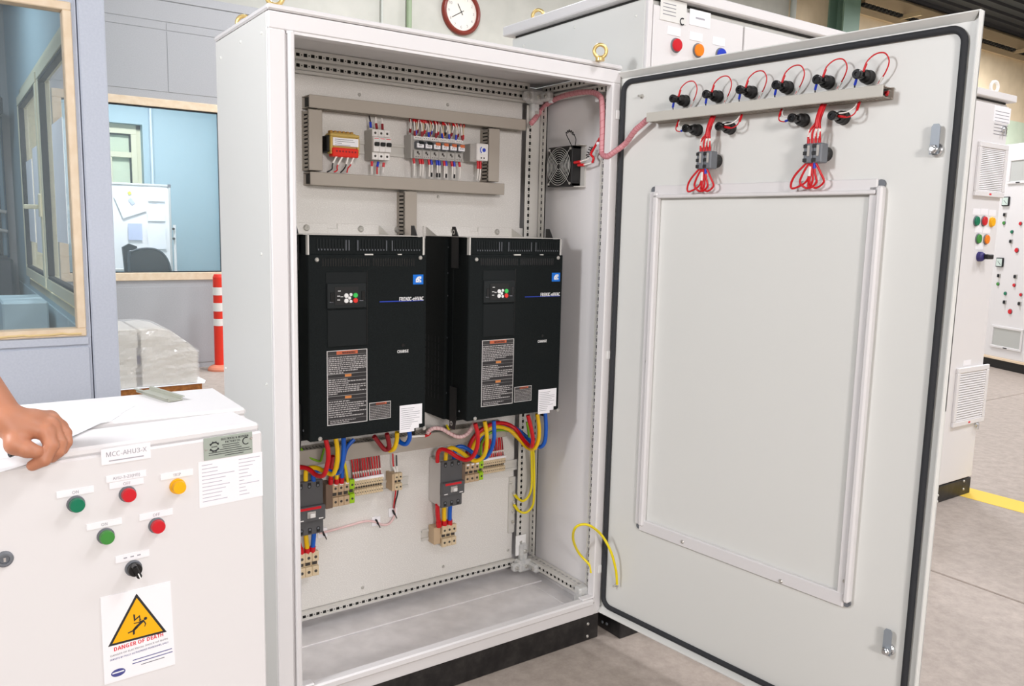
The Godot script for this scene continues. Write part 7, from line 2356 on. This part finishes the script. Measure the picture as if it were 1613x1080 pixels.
func build_row():
	# neighbour standing against the open cabinet
	var o := thing("switchgear_cabinet", "white control cabinet with red, orange and blue lamps behind the open door", "cabinet", Vector3(2.0, 0, -0.36))
	var g := Geo.new()
	g.cspan(Vector3(1.3, 0.1, -0.76), Vector3(2.75, 2.335, 0.045), 0.004)
	var body := obj("body", g, M.powder_green, o)
	for q in [Vector3(1.3, 2.3076, -0.3414), Vector3(1.3, 2.2843, -0.0004), Vector3(1.3, 2.2944, -0.6746)]: screw(body, q, Vector3.LEFT, 0.005, M.powder_green)
	g = Geo.new()
	g.span(Vector3(1.31, 2.335, -0.75), Vector3(2.74, 2.346, 0.04))
	obj("roof_gap", g, M.cavity, o)
	g = Geo.new()
	g.cspan(Vector3(1.27, 2.346, -0.79), Vector3(2.78, 2.385, 0.075), 0.004)
	obj("roof", g, M.powder, o)
	g = Geo.new()
	g.cspan(Vector3(1.3, 0.1, 0.045), Vector3(1.322, 2.335, 0.06), 0.002)
	obj("front_frame", g, M.powder, o)
	for q in [[1.325, 1.79], [1.8, 2.26], [2.27, 2.74]]:
		g = Geo.new()
		g.cspan(Vector3(q[0], 0.11, 0.046), Vector3(q[1], 2.315, 0.062), 0.003)
		obj("front_door", g, M.powder, o)
	g = Geo.new()
	g.cspan(Vector3(1.298, 0, -0.75), Vector3(2.74, 0.1, 0.055), 0.003)
	var pl := obj("plinth", g, M.plinth, o)
	for q in [Vector3(1.298, 0.0274, -0.046), Vector3(1.298, 0.0306, -0.0201)]: screw(pl, q, Vector3.LEFT, 0.006, M.contact_grey)
	ring_bolt(o, Vector3(1.36, 2.385, -0.6613), 0.024, 0.9)
	var zf := 0.062
	var a: Vector3 = Vector3(1.3532, 2.3082, 0.062)
	var b: Vector3 = Vector3(1.4814, 2.2691, 0.062)
	g = Geo.new()
	g.cspan(Vector3(a.x, b.y, zf), Vector3(b.x, b.y + 0.075, zf + 0.002), 0.0005)
	var np := obj("nameplate", g, M.nameplate_white, o, "pale nameplate with a dark ring emblem")
	g = Geo.new()
	var arc := []
	for k in 14: arc.append(Vector3(1.4621, 2.2785, 0.0645) + Vector3(cos(1.1 + k * 0.33), sin(1.1 + k * 0.33), 0) * 0.011)
	g.tube(arc, 0.0022, 6)
	obj("ring_emblem", g, M.ink, np)
	for k in 4: plate("print_line", Vector3(a.x + 0.012, b.y + 0.02 + k * 0.012, zf + 0.002), Vector3(a.x + 0.075, b.y + 0.0225 + k * 0.012, 0), 0.0003, M.grey_ink, np)
	a = Vector3(1.4988, 2.2956, 0.062)
	b = Vector3(1.6059, 2.2794, 0.062)
	var lb := plate("name_label", Vector3(a.x, b.y - 0.004, zf), Vector3(b.x, b.y + 0.05, 0), 0.0015, M.label_white, o)
	plate("print_line", Vector3(a.x + 0.03, b.y + 0.02, zf + 0.0015), Vector3(b.x - 0.03, b.y + 0.026, 0), 0.0003, M.strip_ink, lb)
	for q in [[Vector3(1.437, 2.1942, 0.07), "red", "red pilot lamp"], [Vector3(1.5489, 2.1925, 0.07), "orange", "orange pilot lamp"], [Vector3(1.6691, 2.1933, 0.07), "blue", "blue pilot lamp"]]:
		push_button(o, Vector3(q[0].x, q[0].y, zf), M[q[1]], "pilot_lamp", q[2], 0.0215)
		plate("lamp_label", Vector3(q[0].x - 0.045, q[0].y + 0.032, zf), Vector3(q[0].x + 0.02, q[0].y + 0.06, 0), 0.0015, M.label_white, o)
	# end cabinet of the row
	o = thing("switchgear_cabinet", "white cabinet with louvred vents and five small lamps at the end of the row", "cabinet", Vector3(3.85, 0, -0.45))
	var zc := -0.15
	g = Geo.new()
	g.cspan(Vector3(3.3, 0.1, -0.75), Vector3(4.372, 2.315, zc - 0.016), 0.004)
	obj("body", g, M.powder, o)
	g = Geo.new()
	g.span(Vector3(3.31, 2.315, -0.74), Vector3(4.36, 2.327, zc - 0.02))
	obj("roof_gap", g, M.cavity, o)
	g = Geo.new()
	g.cspan(Vector3(3.27, 2.327, -0.78), Vector3(4.405, 2.366, zc + 0.02), 0.004)
	obj("roof", g, M.powder, o)
	ring_bolt(o, Vector3(4.2513, 2.366, -0.19), 0.03, 0.2, M.ferrule_white)
	for q in [[3.31, 3.83], [3.84, 4.366]]:
		g = Geo.new()
		g.cspan(Vector3(q[0], 0.11, zc - 0.016), Vector3(q[1], 2.3, zc), 0.003)
		obj("front_door", g, M.powder, o)
	g = Geo.new()
	g.cspan(Vector3(3.3, 0, -0.74), Vector3(4.37, 0.1, zc - 0.004), 0.003)
	pl = obj("plinth", g, M.plinth, o)
	for q in [Vector3(4.2828, 0.0879, -0.154), Vector3(4.2849, 0.0377, -0.154), Vector3(3.9892, 0.0482, -0.154), Vector3(3.989, 0.0095, -0.154)]: screw(pl, q, Vector3.BACK, 0.008, M.bolt)
	vent(o, Vector3(4.0449, 2.0862, -0.15), Vector3(4.3781, 1.7858, -0.15), 24)
	vent(o, Vector3(4.0499, 0.8011, -0.15), Vector3(4.4185, 0.45, -0.15), 20)
	a = Vector3(4.1928, 2.3146, -0.15)
	b = Vector3(4.3861, 2.2065, -0.15)
	lb = plate("data_sheet", Vector3(a.x, b.y, zc), Vector3(b.x, a.y - 0.02, 0), 0.001, M.label_white, o, "white printed sheet")
	for k in 8: plate("print_line", Vector3(a.x + 0.015, a.y - 0.05 - k * 0.018, zc + 0.001), Vector3(b.x - 0.015, a.y - 0.047 - k * 0.018, 0), 0.0003, M.grey_ink, lb)
	for q in [Vector3(4.3171, 2.1718, -0.15), Vector3(4.3471, 0.4386, -0.15)]:
		g = Geo.new()
		g.lathe([Vector2(0.02, 0), Vector2(0.02, 0.01), Vector2(0.014, 0.016), Vector2(0, 0.016)], sits(Vector3(q.x, q.y, zc)), 18)
		g.cspan(Vector3(q.x - 0.012, q.y - 0.032, zc + 0.014), Vector3(q.x + 0.004, q.y + 0.005, zc + 0.022), 0.002)
		obj("door_handle", g, M.chrome, o)
	for q in [[Vector3(4.1094, 1.6467, -0.14), "green"], [Vector3(4.1968, 1.6489, -0.14), "red"], [Vector3(4.2909, 1.6458, -0.14), "amber"]]:
		push_button(o, Vector3(q[0].x, q[0].y, zc), M[q[1]], "pilot_lamp", "%s pilot lamp" % q[1], 0.026)
		plate("lamp_label", Vector3(q[0].x - 0.045, q[0].y + 0.035, zc), Vector3(q[0].x + 0.04, q[0].y + 0.07, 0), 0.0015, M.label_white, o)
	for q in [[Vector3(4.1514, 1.547, -0.14), "green_light"], [Vector3(4.2444, 1.5445, -0.14), "orange"]]:
		push_button(o, Vector3(q[0].x, q[0].y, zc), M[q[1]], "push_button", "%s push button in a dark collar" % ("green" if q[1] == "green_light" else "orange"), 0.026)
		plate("lamp_label", Vector3(q[0].x - 0.045, q[0].y + 0.035, zc), Vector3(q[0].x + 0.04, q[0].y + 0.07, 0), 0.0015, M.label_white, o)
	var q2: Vector3 = Vector3(4.1805, 1.4461, -0.13)
	g = Geo.new()
	g.lathe([Vector2(0.028, 0), Vector2(0.028, 0.02), Vector2(0.02, 0.03), Vector2(0, 0.03)], sits(Vector3(q2.x, q2.y, zc)), 18)
	var sw := obj("selector_switch", g, M.indigo, o)
	g = Geo.new()
	g.cspan(Vector3(q2.x + 0.0, q2.y - 0.014, zc + 0.02), Vector3(q2.x + 0.065, q2.y + 0.014, zc + 0.055), 0.004)
	obj("lever", g, M.black, sw)
	plate("lamp_label", Vector3(q2.x - 0.05, q2.y + 0.04, zc), Vector3(q2.x + 0.04, q2.y + 0.075, 0), 0.0015, M.label_white, o)
	q2 = Vector3(4.1687, 0.8258, -0.15)
	plate("name_label", Vector3(q2.x - 0.045, q2.y - 0.015, zc), Vector3(q2.x + 0.045, q2.y + 0.015, 0), 0.0015, M.label_white, o)
	# console across the aisle
	var f := Transform3D(Basis(Vector3(-0.426, 0, 0.905), Vector3.UP, Vector3(-0.905, 0, -0.426)), Vector3(9.797, 0, -2.572))
	o = thing_in("control_console", "long white control console with meters and lamps across the aisle", "cabinet", f)
	var top: float = 2.686
	g = Geo.new()
	g.cspan(Vector3(-1.6, 0.14, -0.8), Vector3(3.0, top, 0), 0.006)
	obj("body", g, M.powder, o)
	g = Geo.new()
	g.cspan(Vector3(-1.61, 0.11, -0.8), Vector3(3.0, 0.14, 0.01), 0.004)
	obj("base_trim", g, M.pine_trim, o)
	g = Geo.new()
	g.cspan(Vector3(-1.55, 0, -0.75), Vector3(3.0, 0.11, -0.03), 0.004)
	obj("plinth", g, M.black, o)
	for q in [[Vector3(-0.0219, 2.5142, 0), Vector3(0.3097, 2.2141, 0)], [Vector3(-0.0309, 0.5239, 0), Vector3(0.4598, 0.2516, 0)]]:
		frame_bars(o, M.powder, Transform3D.IDENTITY, Rect2(q[0].x, q[1].y, q[1].x - q[0].x, q[0].y - q[1].y), 0.03, 0, 0.015)
		plate("filter_mat", Vector3(q[0].x + 0.03, q[1].y + 0.03, 0), Vector3(q[1].x - 0.03, q[0].y - 0.03, 0), 0.006, M.filter_mesh, o)
		plate("filter_mark", Vector3((q[0].x + q[1].x) / 2 - 0.03, q[1].y + 0.008, 0.015), Vector3((q[0].x + q[1].x) / 2 + 0.03, q[1].y + 0.02, 0), 0.002, M.ink, o)
	for q in [Vector3(-0.0172, 2.0138, 0), Vector3(-0.0123, 1.2852, 0)]:
		g = Geo.new()
		g.cspan(Vector3(q.x - 0.055, q.y - 0.055, 0), Vector3(q.x + 0.055, q.y + 0.055, 0.02), 0.004)
		var mt := obj("meter", g, M.ink, o)
		plate("meter_dial", Vector3(q.x - 0.045, q.y - 0.045, 0.019), Vector3(q.x + 0.045, q.y + 0.045, 0), 0.003, M.meter_glass, mt)
		g = Geo.new()
		g.tube([Vector3(q.x + 0.03, q.y - 0.03, 0.023), Vector3(q.x - 0.02, q.y + 0.015, 0.023)], 0.002, 5)
		obj("needle", g, M.ink, mt)
	var dots := [[Vector3(-0.0168, 1.7573, 0), "green_light", 0.024], [Vector3(0.2415, 1.7487, 0), "red", 0.024], [Vector3(0.1231, 1.652, 0), "green", 0.024], [Vector3(0.2268, 1.4371, 0), "red", 0.032], [Vector3(-0.0119, 1.0236, 0), "green_light", 0.024], [Vector3(0.2449, 1.026, 0), "red", 0.024], [Vector3(0.1204, 0.9181, 0), "green", 0.024], [Vector3(0.3615, 0.9223, 0), "red", 0.022], [Vector3(0.2246, 0.7102, 0), "red", 0.034]]
	for q in dots: push_button(o, q[0], M[q[1]], "pilot_lamp", "%s round lamp" % ("red" if q[1] == "red" else "green"), q[2] * 0.82)
	for q in [Vector3(-0.0153, 1.8556, 0), Vector3(-0.0104, 1.1239, 0), Vector3(0.1239, 1.5395, 0), Vector3(0.2503, 1.1278, 0), Vector3(0.1246, 0.8152, 0), Vector3(0.3568, 0.8173, 0)]:
		g = Geo.new()
		g.cspan(q + Vector3(-0.025, -0.025, 0), q + Vector3(0.025, 0.025, 0.006), 0.002)
		var sq := obj("selector_switch", g, M.device_grey, o)
		g = Geo.new()
		g.cspan(q + Vector3(-0.01, -0.018, 0.006), q + Vector3(0.01, 0.018, 0.026), 0.003)
		obj("lever", g, M.ink, sq)

func vent(o: Node3D, a: Vector3, b: Vector3, n: int):
	var z := a.z
	frame_bars(o, M.powder, Transform3D.IDENTITY, Rect2(a.x, b.y, b.x - a.x, a.y - b.y), 0.03, z, z + 0.016, 0.003)
	plate("vent_back", Vector3(a.x + 0.02, b.y + 0.02, z + 0.0005), Vector3(b.x - 0.02, a.y - 0.02, 0), 0.001, M.slot_dark, o)
	var h := (a.y - b.y - 0.06)
	for k in n:
		var g := Geo.new()
		g.t = Transform3D(Basis(Vector3.RIGHT, -0.5), Vector3(0, b.y + 0.03 + (k + 0.5) * h / n, z + 0.009))
		g.box(Vector3((a.x + b.x) / 2, 0, 0), Vector3(b.x - a.x - 0.05, h / n * 0.86, 0.003))
		obj("vent_slat", g, M.powder, o)
	plate("red_mark", Vector3((a.x + b.x) / 2 - 0.011, b.y + 0.01, z + 0.016), Vector3((a.x + b.x) / 2 + 0.011, b.y + 0.02, 0), 0.001, M.red_ink, o)

func build_background():
	# pallet with wrapped cartons in front of the far office wall
	var o := thing("pallet", "brown wooden pallet under the wrapped cartons", "pallet", Vector3(0.5, 0, -5.4))
	var g := Geo.new()
	for k in 5:
		g = Geo.new()
		var z := -5.02 - k * 0.19
		g.cspan(Vector3(-0.1, 0.145, z - 0.13), Vector3(1.045, 0.167, z), 0.003)
		obj("deck_board", g, M.pallet_wood, o)
	g = Geo.new()
	g.cspan(Vector3(-0.1, 0.085, -5.045), Vector3(1.045, 0.167, -5.0), 0.004)
	obj("front_board", g, M.pallet_wood, o)
	for x in [0.0, 0.5, 0.98]:
		g = Geo.new()
		g.cspan(Vector3(x - 0.05, 0.0, -5.9), Vector3(x + 0.05, 0.084, -5.03), 0.004)
		obj("runner", g, M.pallet_wood, o)
	o = thing("wrapped_cartons", "two stacks of pale cartons wrapped in clear film on the pallet", "cartons", Vector3(0.5, 0.17, -5.4))
	var right := PackedVector2Array([Vector2(0.575, 0.175), Vector2(1.015, 0.175), Vector2(1.02, 0.44), Vector2(0.99, 0.475), Vector2(0.84, 0.585), Vector2(0.79, 0.63), Vector2(0.68, 0.655), Vector2(0.575, 0.645)])
	var left := PackedVector2Array([Vector2(-0.05, 0.175), Vector2(0.53, 0.175), Vector2(0.525, 0.33), Vector2(0.54, 0.34), Vector2(0.535, 0.5), Vector2(0.55, 0.51), Vector2(0.545, 0.65), Vector2(-0.05, 0.655)])
	for q in [right, left]:
		g = Geo.new()
		g.prism(q, -5.75, -5.02)
		obj("carton", g, M.carton, o)
	g = Geo.new()
	g.span(Vector3(0.52, 0.18, -5.7), Vector3(0.58, 0.6, -5.08))
	obj("carton", g, M.device_grey, o, "greyer carton edge between the stacks")
	g = Geo.new()
	g.cspan(Vector3(0.532, 0.36, -5.085), Vector3(0.572, 0.43, -5.062), 0.002)
	obj("printed_mark", g, M.indigo, o)
	var nz := FastNoiseLite.new()
	nz.seed = 5
	nz.frequency = 5.0
	var film := Geo.new()
	var fp := func(x: float, y: float) -> Vector3:
		var d := nz.get_noise_3d(x * 0.5, y * 2.2, 1.0) * 0.02 + nz.get_noise_3d(x * 2.0, y * 4.0 + x, 4.0) * 0.006
		return Vector3(x, y, -5.0 + d)
	var top := func(x: float) -> float:
		if x < 0.68: return 0.662
		if x < 0.8: return lerpf(0.662, 0.64, (x - 0.68) / 0.12)
		return lerpf(0.64, 0.455, (x - 0.8) / 0.228)
	var nx := 44
	var ny := 22
	for i in nx:
		for k in ny:
			var xa := -0.06 + (1.087 * i) / nx
			var xb := -0.06 + (1.087 * (i + 1)) / nx
			var ta: float = top.call(xa) - 0.172
			var tb: float = top.call(xb) - 0.172
			var p0: Vector3 = fp.call(xa, 0.172 + ta * k / ny)
			var p1: Vector3 = fp.call(xb, 0.172 + tb * k / ny)
			var p2: Vector3 = fp.call(xb, 0.172 + tb * (k + 1) / ny)
			var p3: Vector3 = fp.call(xa, 0.172 + ta * (k + 1) / ny)
			var n1 := (p1 - p0).cross(p2 - p0).normalized()
			var n2 := (p2 - p0).cross(p3 - p0).normalized()
			film.tri(p0, p1, p2, n1, n1, n1)
			film.tri(p0, p2, p3, n2, n2, n2)
			if k == ny - 1: film.quad(p3, p2, p2 + Vector3(0, 0.004, -0.75), p3 + Vector3(0, 0.004, -0.75), Vector3.UP)
	obj("film", film, M.wrap, o)
	g = Geo.new()
	sheet(g, [Vector2(-0.1, -0.75), Vector2(-0.1, 0.02), Vector2(1.06, 0.02), Vector2(1.1, -0.1), Vector2(1.06, -0.75)], 0.004)
	put("slip_sheet", g.mesh(), M.paper, o, sits(Vector3(0, 0.168, -5.0)))
	# traffic delineator by the far office wall
	var b: Vector3 = Vector3(1.6171, 0.5571, -6.54)
	o = thing_in("traffic_post", "orange traffic post with white reflective bands by the grey office wall", "traffic post", sits(Vector3(b.x, 0, -6.54)))
	g = Geo.new()
	g.lathe([Vector2(0, 0), Vector2(0.125, 0), Vector2(0.125, 0.02), Vector2(0.11, 0.04), Vector2(0.07, 0.06), Vector2(0, 0.06)], Geo.aim(Vector3.ZERO, Vector3.UP), 24)
	obj("base", g, M.cone_base, o)
	g = Geo.new()
	g.lathe([Vector2(0.055, 0.05), Vector2(0.052, 0.98), Vector2(0.04, 1.01), Vector2(0, 1.01)], Geo.aim(Vector3.ZERO, Vector3.UP), 20)
	obj("post", g, M.cone_orange, o)
	for q in [[0.794, 0.877], [0.626, 0.713], [0.474, 0.548]]:
		g = Geo.new()
		g.lathe([Vector2(0.0545, q[0]), Vector2(0.0562, q[0]), Vector2(0.0562, q[1]), Vector2(0.0545, q[1])], Geo.aim(Vector3.ZERO, Vector3.UP), 20)
		obj("reflective_band", g, M.reflective, o)
